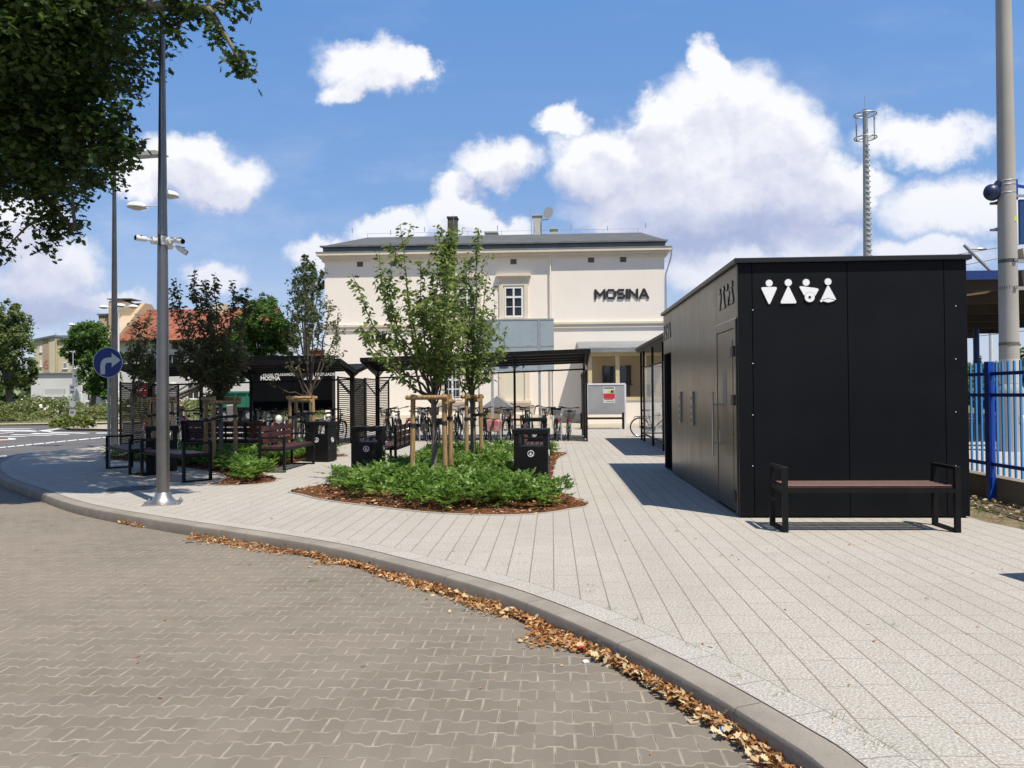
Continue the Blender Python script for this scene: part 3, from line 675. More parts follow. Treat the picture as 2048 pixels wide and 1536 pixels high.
# pictograms: rounded outlines surveyed from the front sign (local units = metres, centre of sign)
def rnd(poly, r=.3, n=4):
    out = []; m = len(poly)
    for i in range(m):
        a, p, c = [Vector(q) for q in (poly[i-1], poly[i], poly[(i+1) % m])]
        ra = (a-p)*min(r, .45); rc = (c-p)*min(r, .45)
        for k in range(n+1):
            t = k/n; out.append((p+ra)*(1-t)**2 + p*2*t*(1-t) + (p+rc)*t*t)
    return [(q.x, q.y) for q in out]
def circ(x, y, r, n=20): return [(x+r*math.cos(2*PI*k/n), y+r*math.sin(2*PI*k/n)) for k in range(n)]
s_ = 8.88/1560/10.24                              # crop pixel -> metre on the facade
def q(x, y): return ((x-985)*s_, (450-y)*s_)
P_MAN = [circ(*q(408, 266), 68*s_), rnd([q(238, 345), q(572, 345), q(405, 715)], .14)]
P_WOM = [circ(*q(787, 261), 70*s_), rnd([q(787, 312), q(955, 680), q(618, 680)], .13)]
P_WHE = [circ(*q(1141, 262), 68*s_), rnd([q(992, 328), q(1400, 390), q(1310, 545), q(1275, 500), q(1205, 462), q(1135, 500), q(1100, 530)], .2)]
P_WH2 = [circ(*q(1205, 562), 98*s_, 24)]
P_BAB = [circ(*q(1573, 254), 67*s_), rnd([q(1573, 310), q(1735, 625), q(1573, 580), q(1425, 625)], .12), rnd([q(1440, 634), q(1573, 590), q(1715, 634), q(1573, 675)], .25), circ(*q(1437, 638), 24*s_, 12)]
def grow(pl, d):
    cx = sum(p[0] for p in pl)/len(pl); cy = sum(p[1] for p in pl)/len(pl); out = []
    for p in pl:
        v = Vector((p[0]-cx, p[1]-cy)); out.append(tuple(Vector((cx, cy)) + v*(1+d/max(v.length, .01))))
    return out
def pictos(plane, ox, oz, at, dirn, m, back, group):
    for nm, polys in (('man_pictogram', P_MAN), ('woman_pictogram', P_WOM), ('wheelchair_pictogram', P_WHE+P_WH2), ('baby_care_pictogram', P_BAB)):
        k = MB(); bk = MB()
        for i, pl in enumerate(polys):
            pts = [(ox+p[0]*dirn, oz+p[1]) for p in pl]; a = at-.006*(1 if nm != 'wheelchair_pictogram' or i < 2 else 1.6)
            k.prism(pts, a-.006, a, plane)
            bk.prism([(ox+p[0]*dirn, oz+p[1]) for p in grow(pl, .007)], at-.0045-.0004*i, at, plane)
        o = k.build(nm, m, T, True)
        b2 = bk.build('outline', back, T, True); b2.parent = o
        if nm == 'wheelchair_pictogram':
            hub = MB().prism([(ox+p[0]*dirn, oz+p[1]) for p in circ(*q(1205, 562), 28*s_, 14)], at-.018, at-.0165, plane).build('wheel_hub', blk_metal2, T, True); hub.parent = o
            r2 = MB()
            for rr in (102,): 
                ring = circ(*q(1205, 562), rr*s_, 28); ring2 = circ(*q(1205, 562), 98*s_, 28)
                for i in range(28):
                    j = (i+1) % 28; qd = [ring[i], ring[j], ring2[j], ring2[i]]; r2.prism([(ox+p[0]*dirn, oz+p[1]) for p in qd], at-.0150, at-.0100, plane)
            ro = r2.build('wheel_rim_line', blk_metal2, T, True); ro.parent = o
pc = PY(1500+985/10.24, 540+450/10.24, Y0)
outl = mat('sign_outline', (.10, .10, .10), .4)
pictos('xz', pc.x, pc.z, Y0, 1, sign_white, outl, 'front')
relief_m = mat('relief_grey', metal=.8, col=(.30, .285, .26), rough=.35)
pictos('yz', 9.50, 2.56, X0, -1, relief_m, blk_metal2, 'door')
pictos('yz', 14.3, 2.52, X0, -1, relief_m, blk_metal2, 'recess')
# ================================================================ street furniture
def make_bench(label, back=False, L=1.86, dep=.50, hs=.47, ha=.655, slats=5):
    t = thing('park_bench', label, 'bench')
    for sx in (-1, 1):
        x = sx*(L/2-.02); w_ = .045; mb = MB()
        mb.bb(x-.026, x+.026, -dep/2, -dep/2+w_, 0, ha); mb.bb(x-.026, x+.026, dep/2-w_, dep/2, 0, ha if not back else .86)
        mb.bb(x-.026, x+.026, -dep/2+w_, dep/2-w_, 0, .03); mb.bb(x-.026, x+.026, -dep/2+w_, dep/2-w_, ha-.032, ha)
        mb.bb(x-.0195, x+.0195, -dep/2+w_, dep/2-w_, hs-.07, hs-.03)
        mb.build('side_frame', blk_metal, t, bevel=.002)
    mb = MB(); mb.bb(-L/2+.04, L/2-.04, -dep/2+.005, -dep/2+.035, hs-.075, hs-.034); mb.bb(-L/2+.04, L/2-.04, dep/2-.035, dep/2-.005, hs-.075, hs-.034)
    mb.build('seat_rail', blk_metal, t)
    sw = (dep-.03)/slats; mb = MB()
    for i in range(slats): y = -dep/2+.015+sw*(i+.5); mb.bb(-L/2+.045, L/2-.045, y-sw/2+.011, y+sw/2-.011, hs-.033, hs)
    mb.build('seat', wood_red, t, bevel=.004)
    if back:
        mb = MB()
        for z in (.56, .68, .80): mb.box((0, dep/2-.045+(z-.56)*.06, z), (L-.09, .026, .095), rx=math.radians(-5))
        mb.build('backrest', wood_red, t, bevel=.004)
        for x in (-L/4, 0, L/4): MB().bar((x, dep/2-.02, .42), (x, dep/2+.0, .86), .035, .02).build('back_support', blk_metal, t)
    return t
BG = 'black framed benches around the square'
b1 = make_bench('backless bench with mahogany slats standing in front of the black toilet wall', False, 1.72)
b1.location = (3.165, 8.20, 0); b1['group'] = BG
dup(b1, (2.0, 31.5, 0), 0., 'backless bench in front of the grey poster board by the station', BG)
g1 = G(342, 967); g2 = G(286, 956)
dup(b1, (-6.55, 13.25, 0), math.radians(140), 'shaded backless bench just behind the foot of the big steel pole', BG)
dup(b1, (-8.07, 14.57, 0), math.radians(-47), 'shaded backless bench beside the post of the round blue arrow sign', BG)
bb_ = make_bench('bench with reddish slatted backrest on the right edge of the left planting bed', True, 1.8)
bb_.location = (-5.17, 15.05, 0); bb_.rotation_euler = (0, 0, PI/2); bb_['group'] = BG
dup(bb_, (-3.12, 15.15, 0), -PI/2, 'bench seen from behind its backrest, next to the bin left of the front tree', BG)
dup(bb_, (-.30, 14.6, 0), PI/2, 'bench half hidden behind the nearest litter bin of the front planting bed', BG)
dup(bb_, (-7.15, 17.0, 0), PI, 'long bench with its dark backrest to the middle of the left planting bed', BG)
e_ = PY(1012, 850, 30.6); dup(b1, (e_.x, 30.6, 0), 0., 'backless bench between the bicycles and the small gabled canopy', BG)
# litter bins
def make_bin(label, cat='litter bin'):
    t = thing('litter_bin', label, cat); w_, d, h = .54, .38, .86
    mb = MB(); mb.bb(-w_/2, w_/2, -d/2, d/2, .02, .59); mb.build('body', blk_metal, t, bevel=.004)
    for s in (-1, 1): MB().bb(s*w_/2-(.075 if s > 0 else 0), s*w_/2+(.075 if s < 0 else 0), -d/2+.001, d/2-.001, .592, .775).build('hood_post', blk_metal, t)
    mb = MB(); mb.bb(-w_/2-.012, w_/2+.012, -d/2-.012, d/2+.012, .777, h); mb.build('lid', blk_metal, t, bevel=.006)
    mb = MB(); mb.bb(-w_/2+.04, w_/2-.04, -d/2+.04, d/2-.04, 0, .02); mb.build('foot', bk_plastic, t)
    for side in ('front', 'side'):
        mb = MB(); mb.torus((0, 0, 0), .048, .005, 'y', 24, 5); mb.ball((0, 0, .022), (.008, .004, .008), 6)
        mb.prism([(-.016, .010), (.004, .010), (.010, -.03), (.002, -.03), (-.004, -.008), (-.012, -.03), (-.019, -.03)], -.003, .003, 'xz')
        mb.prism([(.004, .008), (.028, -.006), (.026, -.010), (.003, .002)], -.003, .003, 'xz'); mb.prism([(.018, -.014), (.034, -.014), (.032, -.034), (.020, -.034)], -.003, .003, 'xz')
        o = mb.build('emblem', sign_white, t)
        o.location = (0, -d/2-.004, .47) if side == 'front' else (w_/2+.004, 0, .47)
        if side == 'side': o.rotation_euler = (0, 0, PI/2)
    for o in t.children:
        if o.name.startswith('lid'): pass
    MB().ball((w_/2+.002, -.13, .30), (.004, .012, .012), 6).build('lock', steel_m, t)
    return t
NB = 'black metal litter bins on the square'
n1 = make_bin('litter bin at the right of the front bed, red slats showing through its opening')
n1.location = (-.33, 12.5, 0); n1.rotation_euler = (0, 0, math.radians(-4)); n1['group'] = NB
dup(n1, (-3.28, 13.78, 0), math.radians(2), 'black litter bin at the left of the front planting bed, shrubs at its foot', NB)
dup(n1, (-.42, 18.3, 0), 0, 'black litter bin at the far right corner of the front planting bed, under the bicycles', NB)
dup(n1, (-4.98, 16.6, 0), math.radians(-14), 'black litter bin behind the red slatted bench of the left planting bed', NB)
dup(n1, (-8.35, 17.9, 0), math.radians(8), 'black litter bin in full shade in the middle of the left planting bed', NB)
dup(n1, (-7.45, 14.55, 0), math.radians(25), 'black litter bin between the two shaded backless benches', NB)
shadow_bin = dup(n1, (3.98, 5.72, 0), math.radians(10), 'unseen litter bin added outside the right edge for the shadow it casts', NB)  # unseen bin, added to throw the small shadow at lower right
# main steel pole with cameras
pb = G(326, 1007)
t = thing('lighting_pole', 'tall tapering brushed steel pole rising from the pavement in the left foreground', 'lighting pole', (pb.x, pb.y, 0))
MB().tube([(0, 0, .05), (0, 0, 2.4), (0, 0, 4.7), (0, 0, 6.5), (0, 0, 8.6)], [.083, .074, .052, .032, .026], 28).build('shaft', pole_m, t, smooth=True)
MB().lathe([(.20, .0), (.20, .012), (.16, .03), (.115, .085), (.096, .14), (.09, .15)], n=28).build('base_collar', steel_m, t, smooth=True)
MB().box((0, 0, .006), (.46, .46, .012), rz=math.radians(20)).build('base_plate', steel_m, t)
for k in range(4):
    a = math.radians(20+45+90*k); c = (.275*math.cos(a), .275*math.sin(a))
    MB().lathe([(.022, .012), (.022, .03), (.012, .032), (.010, .055)], c=(c[0], c[1], 0), n=8).build('anchor_bolt', steel_m, t, smooth=True)
MB().tube([(0, 0, 8.5), (-.7, 0, 8.65), (-1.0, 0, 8.65)], .03, 8).build('lamp_arm', pole_m, t)
MB().ball((-1.2, 0, 8.65), (.35, .12, .05), 8).build('lamp_head', lamp_white, t, smooth=True)
zc = PY(320, 482, pb.y).z
def camera_unit(loc, d, label):
    t = thing('security_camera', label, 'security camera', loc, 0., 'cameras on the steel pole'); d = Vector(d).normalized(); s = Vector((d.x, d.y, 0)).normalized()
    MB().tube([s*-.02, s*.05], .05, 12).build('junction_box', white_pl, t, smooth=True)
    j = s*.09+Vector((0, 0, .0)); MB().tube([s*.05, j, j+d*.03], .018, 8).build('bracket', white_pl, t)
    MB().tube([j+d*.02, j+d*.035, j+d*.14, j+d*.16], [.02, .034, .038, .034], 14).build('housing', white_pl, t, smooth=True)
    MB().tube([j+d*.1601, j+d*.172], [.035, .03], 14).build('lens', mat('lens_black', (.01, .01, .01), .1), t, smooth=True)
    MB().box(j+d*.10+Vector((0, 0, .041)), (.06, .06, .006)).build('sun_shield', white_pl, t)
camera_unit((pb.x-.08, pb.y-.03, zc), (-1, -1.1, .05), 'white security camera on the left of the steel pole pointing left')
camera_unit((pb.x+.09, pb.y-.02, zc), (1, -.35, -.22), 'white security camera on the right of the steel pole pointing right')
camera_unit((pb.x+.05, pb.y+.06, zc-.05), (.7, .4, -.5), 'white security camera tucked below the others and facing away from the viewer')
t = thing('camera_clamp', 'white clamp plates holding the cameras round the steel pole', 'bracket', (pb.x, pb.y, zc))
MB().lathe([(.062, -.06), (.074, -.055), (.074, .055), (.062, .06)], n=18).build('band', white_pl, t, smooth=True); MB().box((0, -.085, 0), (.03, .02, .14)).build('latch', bk_plastic, t)
# second mast with twin flat lamp heads
ms = G(229, 896); MY = ms.y
def rel(px, py, Y, o): p = PY(px, py, Y); return (p.x-o.location.x, p.y-o.location.y, p.z)
t = thing('lamp_mast', 'tall dark steel lamp mast with two flat lamp arms behind the round blue sign', 'street lamp', (ms.x, ms.y, 0))
zt = PY(226, 318, MY).z
MB().tube([(0, 0, 0), (0, 0, 1.6), (0, 0, zt)], [.10, .095, .045], 18).build('shaft', mast_m, t, smooth=True)
MB().lathe([(.16, 0), (.16, .02), (.12, .06), (.10, .1)], n=18).build('base_collar', mast_m, t, smooth=True)
a = rel(270, 313, MY, t); b_ = rel(175, 318, MY, t)
MB().tube([(0, 0, zt-.02), (a[0], -.1, a[2])], .03, 8).build('lamp_arm', mast_m, t); MB().tube([(0, 0, zt-.02), (b_[0], .1, b_[2])], .03, 8).build('lamp_arm', mast_m, t)
for c, sg in ((a, 1), (b_, -1)):
    L_ = .95; mb = MB(); z = c[2]; x = c[0]; mb.prism([(x, z-.04), (x+sg*.1, z-.06), (x+sg*L_, z-.02), (x+sg*L_, z+.0), (x+sg*.7, z+.09), (x+sg*.1, z+.05)], -.26, .06, 'xz'); mb.build('lamp_head', mat('lamp_grey', (.42, .43, .42), .45), t)
# white street lamps with domed heads
def dome_lamp(loc, zt, heads, label, r=.055, group='white street lamps with domed heads'):
    t = thing('street_lamp', label, 'street lamp', loc, 0., group)
    MB().tube([(0, 0, 0), (0, 0, 1.9), (0, 0, 1.95), (0, 0, zt)], [r*1.7, r*1.7, r, r*.62], 14).build('shaft', lamp_white, t, smooth=True)
    for (hx, hy, hz, hr) in heads:
        L_ = math.hypot(hx, hy); k_ = 1-hr*.9/L_
        MB().tube([(0, 0, zt+hz-.35), (hx*.12, hy*.12, zt+hz-.04), (hx*k_, hy*k_, zt+hz)], .025, 8).build('lamp_arm', lamp_white, t, smooth=True)
        hd = MB().lathe([(hr*1.0, -.03), (hr*1.0, 0), (hr*.92, hr*.18), (hr*.7, hr*.34), (hr*.35, hr*.44), (.02, hr*.46)], c=(hx, hy, zt+hz), n=18).build('lamp_head', lamp_white, t, smooth=True)
        d2 = MB().lathe([(hr*.5, -.10), (hr*.85, -.035), (hr*.9, -.031)], c=(hx, hy, zt+hz), n=18).build('diffuser', mat('lamp_diffuser', (.50, .50, .44), .5), t, smooth=True); d2.parent = hd
p = G(334, 872); zt_ = PY(333, 408, p.y).z; sc_ = p.y/1560
dome_lamp((p.x, p.y, 0), zt_, [(-72*sc_, .3, 0.0, .36), (PY(337, 391, p.y+1.8).x-p.x, 1.8, PY(337, 391, p.y+1.8).z-zt_, .40)], 'white lamp with domed heads whose pole stands just behind the big steel pole', .06)
p = PY(237, 700, 52); zt_ = PY(237, 611, 52).z; sc_ = 52/1560
dome_lamp((p.x, p.y, -.1), zt_, [(-31*sc_, 0, 0, .32), (31*sc_, 0, 0, .32), (PY(233, 607, 53.5).x-p.x, 1.5, .1, .32), (PY(241, 609, 50.5).x-p.x, -1.5, -.1, .32)], 'white lamp crowned with four domed heads left of the red tiled roof', .08)
p = PY(163, 700, 60); zt_ = PY(163, 647, 60).z; sc_ = 60/1560
dome_lamp((p.x, p.y, -.1), zt_, [(-19*sc_, 0, 0, .33)], 'small white lamp with one domed head in front of the dark green tree', .07)
# round blue arrow sign
sb = G(216, 935); t = thing('traffic_sign', 'round blue traffic sign with a pale arrow turning right', 'traffic sign', (sb.x, sb.y, 0))
ctr = PY(217.5, 725, sb.y); R_ = 31.3/1560*sb.y
MB().tube([(0, .03, -.02), (0, .03, ctr.z+.2)], .028, 10).build('post', galv_m, t, smooth=True)
MB().prism(circ(0, ctr.z, R_, 40), -.004, .006, 'xz').build('sign_face', sign_blue, t)
mb = MB(); mb.torus((0, -.003, ctr.z), R_-.006, .007, 'y', 44, 5); mb.build('sign_rim', arrow_m, t, smooth=True)
u_ = R_/120.  # crop units: sign radius = 120 in the enlarged photo
def sq(x, y): return ((x-833)*u_, ctr.z-(y-328)*u_)
arc = [sq(*p) for p in ((773, 421), (773, 352), (778, 325), (792, 305), (812, 293), (835, 288), (865, 288), (865, 252), (937, 311), (865, 366), (865, 329), (838, 329), (822, 333), (814, 343), (811, 358), (811, 421))]
MB().prism(arc, -.008, -.0045, 'xz').build('arrow', arrow_m, t)
MB().box((0, .03, ctr.z-.1), (.09, .03, .04)).build('clamp', galv_m, t)
# backs of signs on the traffic island, red no-entry sign behind the shelter
p = G(146, 853, -.05); t = thing('sign_post', 'grey post carrying two square signs and a round one, all seen from behind', 'traffic sign', (p.x, p.y, -.05)); sc_ = p.y/1560
MB().tube([(0, 0, 0), (0, 0, PY(145, 700, p.y).z)], .03, 8).build('post', galv_m, t)
for (y0, y1, wd) in ((767, 786, 12), (817, 841, 13)):
    z0, z1 = PY(145, y1, p.y).z, PY(145, y0, p.y).z; s = MB().bb(-wd*sc_/2, wd*sc_/2, -.06, -.04, z0, z1).build('square_sign', sign_grey, t)
    for z in (z0+.12, z1-.12): q_ = MB().bb(-.09, .09, -.09, -.061, z-.02, z+.02).build('bracket', bk_plastic, t); q_.parent = s
MB().prism(circ(0, PY(145, 806, p.y).z, 7.2*sc_, 24), -.06, -.04, 'xz').build('round_sign', sign_grey, t)
p = PY(283, 800, 33); t = thing('no_entry_sign', 'red no entry sign showing above the perforated screen of the bicycle shelter', 'traffic sign', (p.x, 33, -.1)); z = PY(284, 775, 33).z
MB().tube([(0, .03, 0), (0, .03, z+.2)], .03, 8).build('post', galv_m, t); MB().prism(circ(0, z, .30, 28), -.004, .006, 'xz').build('sign_face', mat('sign_red', (.52, .01, .015), .4), t); MB().bb(-.2, .2, -.009, -.0045, z-.05, z+.05).build('white_bar', sign_white, t)
# wooden tree stakes
def stakes(posts, h, label, lean=.0, group='timber supports of the young trees'):
    c = sum((Vector(p[:2]) for p in posts), Vector((0, 0)))/len(posts); t = thing('tree_stake_frame', label, 'tree support', (c.x, c.y, 0), 0., group); P = [Vector((p[0]-c.x, p[1]-c.y, 0)) for p in posts]
    for p in P: MB().tube([p, (p.x*.97, p.y*.97, h*.5), (p.x*.94, p.y*.94, h)], [.044, .040, .038], 12).build('post', stake_m, t, smooth=True)
    for i in range(len(P)):
        a, b_ = P[i]*.94, P[(i+1) % len(P)]*.94; d = (b_-a).normalized(); z = h-.05-.07*(i % 2)
        off = Vector((d.y, -d.x, 0))*.055
        MB().tube([a+off-d*.09+Vector((0, 0, z)), b_+off+d*.09+Vector((0, 0, z))], .036, 10).build('crossbar', stake_m, t, smooth=True)
    for k, p in enumerate(P):
        z = h*.66+.04*k; a = p*.955; mb = MB(); mb.lathe([(.048, z-.03), (.048, z+.03)], c=(a.x, a.y, 0), n=12); mb.bar((a.x, a.y, z), (0+.05*math.cos(k*2.1), .05*math.sin(k*2.1), z-.02), .055, .012, up=(1, .2, 0)); mb.build('strap', strap_m, t)
    return t
YT = 12.35
stakes([PY(824, 900, 12.1), PY(890, 900, 11.9), PY(902, 900, 13.0)], 1.42, 'three tall pine stakes with crossbars around the front tree of the main bed')
stakes([PY(933, 900, 15.2), PY(948, 900, 16.1), PY(963, 900, 15.4)], 1.42, 'pine stakes and crossbars around the second tree of the main bed')
stakes([PY(411, 900, 15.6), PY(427, 900, 14.9), PY(472, 900, 15.3)], 1.42, 'pine stakes around the bronze leaved tree of the left bed')
stakes([PY(579, 900, 17.4), PY(592, 900, 18.6), PY(628, 900, 17.5)], 1.42, 'pale pine stakes around the nearly bare tree behind the red slatted bench')
stakes([PY(298, 900, 19.4), PY(308, 900, 18.6), PY(346, 900, 18.9)], 1.42, 'shaded pine stakes partly hidden behind the big steel pole')
# ================================================================ bicycle shelters (shallow V roofs on a middle row of posts)
perf_mat = blk_metal
def perforated(mb, x, y0, y1, z0, z1, pitch=.05, hole=.028, horizontal=False):
    ny = max(2, int((y1-y0)/pitch)); nz = int((z1-z0)/pitch); wy = (y1-y0)/ny; wz = (z1-z0)/nz; bar_ = pitch-hole
    for k in range(nz+1): z = z0+k*wz; mb.bb(x-.002, x+.002, y0, y1, z-bar_/2, z+bar_/2)
    if not horizontal:
        for j in range(ny+1): y = y0+j*wy; mb.bb(x-.0028, x+.0028, y-bar_/2, y+bar_/2, z0, z1)
def shelter(label, xa, xb, ym, half, ze, zm, nb, screens, zr):
    """ze/zm/zr: (left, right) heights of roof edge, valley and rail"""
    t = thing('bicycle_shelter', label, 'bicycle shelter', (xa, ym, 0), 0., 'black bicycle shelters in front of the station')
    def lz(p, x): return p[0]+(p[1]-p[0])*(x-xa)/(xb-xa)
    def P(x, y, z): return Vector((x-xa, y-ym, z))
    zl = lambda x: lz(zm, x); zz = lambda x: lz(ze, x)
    for sg, nm in ((-1, 'near'), (1, 'far')):
        mb = MB(); e = .09 if sg < 0 else .09; L_ = xb-xa; nrib = 5; th = .035
        vs = []; fs = []
        for x in (xa-.12, xb+.12):
            for k in range(nrib*4+1):
                f = k/(nrib*4); y = ym+sg*(.05+f*(half-.05)); z = lz(zm, x)+(lz(ze, x)-lz(zm, x))*f
                up = .03 if (k % 4) in (1, 2) else 0.
                vs.append(P(x, y, z+up))
        n = nrib*4+1
        fs = [(k, k+1, n+k+1, n+k) for k in range(n-1)]
        m_ = len(vs); vs2 = vs + [v+Vector((0, 0, -.012)) for v in vs]
        fs2 = fs + [tuple(i+m_ for i in reversed(f)) for f in fs]
        mb.add(vs2, fs2); mb.build('roof_sheet', blk_metal, t)
        MB().bar(P(xa-.13, ym+sg*half, lz(ze, xa)-.03), P(xb+.13, ym+sg*half, lz(ze, xb)-.03), .06, .12).build('eave_beam', blk_metal, t)
        for x in (xa-.10, xb+.10):
            MB().bar(P(x, ym+sg*.03, lz(zm, x)-.035), P(x, ym+sg*(half-.03), lz(ze, x)-.035), .05, .13).build('gable_beam', blk_metal, t)
    for x in [xa+(xb-xa)*i/nb for i in range(nb+1)]:
        end = x in (xa, xb); wdt = .12 if end else .07
        MB().bb(x-xa-wdt/2, x-xa+wdt/2, -.06, .06, 0, lz(zm, x)-.03).build('post', blk_metal, t, bevel=.003)
        for sg in (-1, 1):
            pr = MB().prism([(sg*.05, lz(zm, x)-.22), (sg*(half-.05), lz(ze, x)-.07), (sg*(half-.05), lz(ze, x)-.03), (sg*.05, lz(zm, x)-.02)], x-xa-.018, x-xa+.018, 'yz').build('roof_bracket', blk_metal, t)
        if end and nb:
            sx = 1 if x == xa else -1
            MB().bar((x-xa, .0, lz(zr, x)-.45), (x-xa+sx*.42, 0, lz(zr, x)), .035, .035).build('brace', blk_metal, t)
    MB().bar((0, 0, zr[0]), (xb-xa, 0, zr[1]), .05, .05).build('rail', blk_metal, t)
    for (x, y0, y1, z1, hor) in screens:
        o = thing('screen', None, None)
        o.parent = t
        mb = MB(); perforated(mb, x-xa, y0-ym, y1-ym, .12, z1, .055, .027, hor); mb.build('perforated_sheet', blk_metal, o)
        for y in (y0, y1): MB().bb(x-xa-.025, x-xa+.025, y-ym-.025, y-ym+.025, 0 if abs(y-ym) > .3 else .1, z1+.03).build('upright', blk_metal, o)
        for z in (.1, z1): MB().bb(x-xa-.02, x-xa+.02, y0-ym+.025, y1-ym-.025, z-.02, z+.02).build('crosspiece', blk_metal, o)
        MB().bar((x-xa-.03, (y0-ym) if abs(y0-ym) > .3 else (y1-ym), z1-.05), (x-xa-.03, .07 if y0 >= ym else -.07, z1-.5), .03, .03).build('diagonal', blk_metal, o)
    return t
shelter('left bicycle shelter with perforated end screens, behind the big steel pole', -12.15, -5.98, 23.1, 1.75, (2.32, 2.42), (2.04, 2.16), 4,
        [(-12.15, 21.4, 22.95, 1.82, False), (-12.15, 23.25, 24.8, 1.82, False), (-5.98, 21.55, 22.95, 1.93, True), (-5.98, 23.25, 24.8, 1.93, False)], (1.78, 1.9))
shelter('centre bicycle shelter in front of the cream station wall', -5.62, 1.02, 24.9, 1.75, (2.52, 2.72), (2.20, 2.40), 3,
        [(-5.62, 23.2, 24.75, 1.92, True), (-5.62, 25.05, 26.6, 1.92, True), (1.02, 23.2, 24.75, 2.1, False), (1.02, 25.05, 26.6, 2.1, False)], (1.98, 2.20))
# black information wall with white lettering
a = PY(505, 712, 25.3); b_ = PY(664.5, 712, 25.3)
t = thing('information_wall', 'tall black board with two white MOSINA headings behind the left bicycle shelter', 'information board', ((a.x+b_.x)/2, 25.35, 0))
zt = PY(600, 711, 25.3).z; hw = (b_.x-a.x)/2
for s in (-1, 1):
    MB().bb(s*hw/2-hw/2+.01, s*hw/2+hw/2-.01, -.05, .35, .95, zt).build('panel', blk_panel, t, bevel=.004)
for s in (-.97, 0, .97): MB().bb(s*hw-.06, s*hw+.06, .05, .25, 0, .95).build('post', blk_metal, t)
for px in (521, 602):
    p = PY(px, 749.5, 25.3); p2 = PY(px, 758.5, 25.3); k = Vector((0, -.004, 0))
    text_mesh('heading', 'WĘZEŁ PRZESIADKOWY', .135, sign_white, upright((p.x, 25.288, p.z-.04)), t, .002, .002)
    text_mesh('place_name', 'MOSINA', .175, sign_white, upright((p2.x, 25.288, p2.z-.03)), t, .002, .008)
# glass waiting shelter behind the toilet block
t = thing('waiting_shelter', 'glass sided waiting shelter with a thin black roof just beyond the toilet block', 'shelter', (2.55, 16.9, 0))
MB().bb(0, 1.75, 0, 7.1, 2.71, 2.80).build('roof', blk_metal, t, bevel=.004)
MB().bb(.03, 1.72, .03, 7.07, 2.655, 2.708).build('ceiling', canopy_under, t)
for y in (.35, 2.3, 4.3, 6.3, 7.0):
    MB().bb(.13, .19, y-.03, y+.03, 0, 2.655).build('post', blk_metal, t); 
for y in (.4, 4.3, 7.0): MB().bb(1.5, 1.56, y-.03, y+.03, 0, 2.655).build('post', blk_metal, t)
for (y0, y1) in ((.42, 2.24), (2.36, 4.24), (4.36, 6.24)):
    MB().bb(.155, .163, y0, y1, .25, 2.15).build('glass_pane', glass_m, t); MB().bb(.14, .18, y0-.03, y1+.03, .19, .23).build('lower_rail', blk_metal, t); MB().bb(.14, .18, y0-.03, y1+.03, 2.16, 2.19).build('upper_rail', blk_metal, t)
MB().bb(.22, 1.5, 6.985, 6.993, .25, 2.15).build('glass_pane', glass_m, t)
MB().bb(.19, 1.5, 6.98, 7.02, .18, .23).build('lower_rail', blk_metal, t); MB().bb(.19, 1.5, 6.98, 7.02, 2.2, 2.24).build('upper_rail', blk_metal, t)
MB().bb(.6, .95, .8, 6.2, .43, .47).build('seat', wood_red, t); 
for y in (1.2, 3.5, 5.8): MB().bb(.75, .81, y-.03, y+.03, 0, .43).build('seat_leg', blk_metal, t)
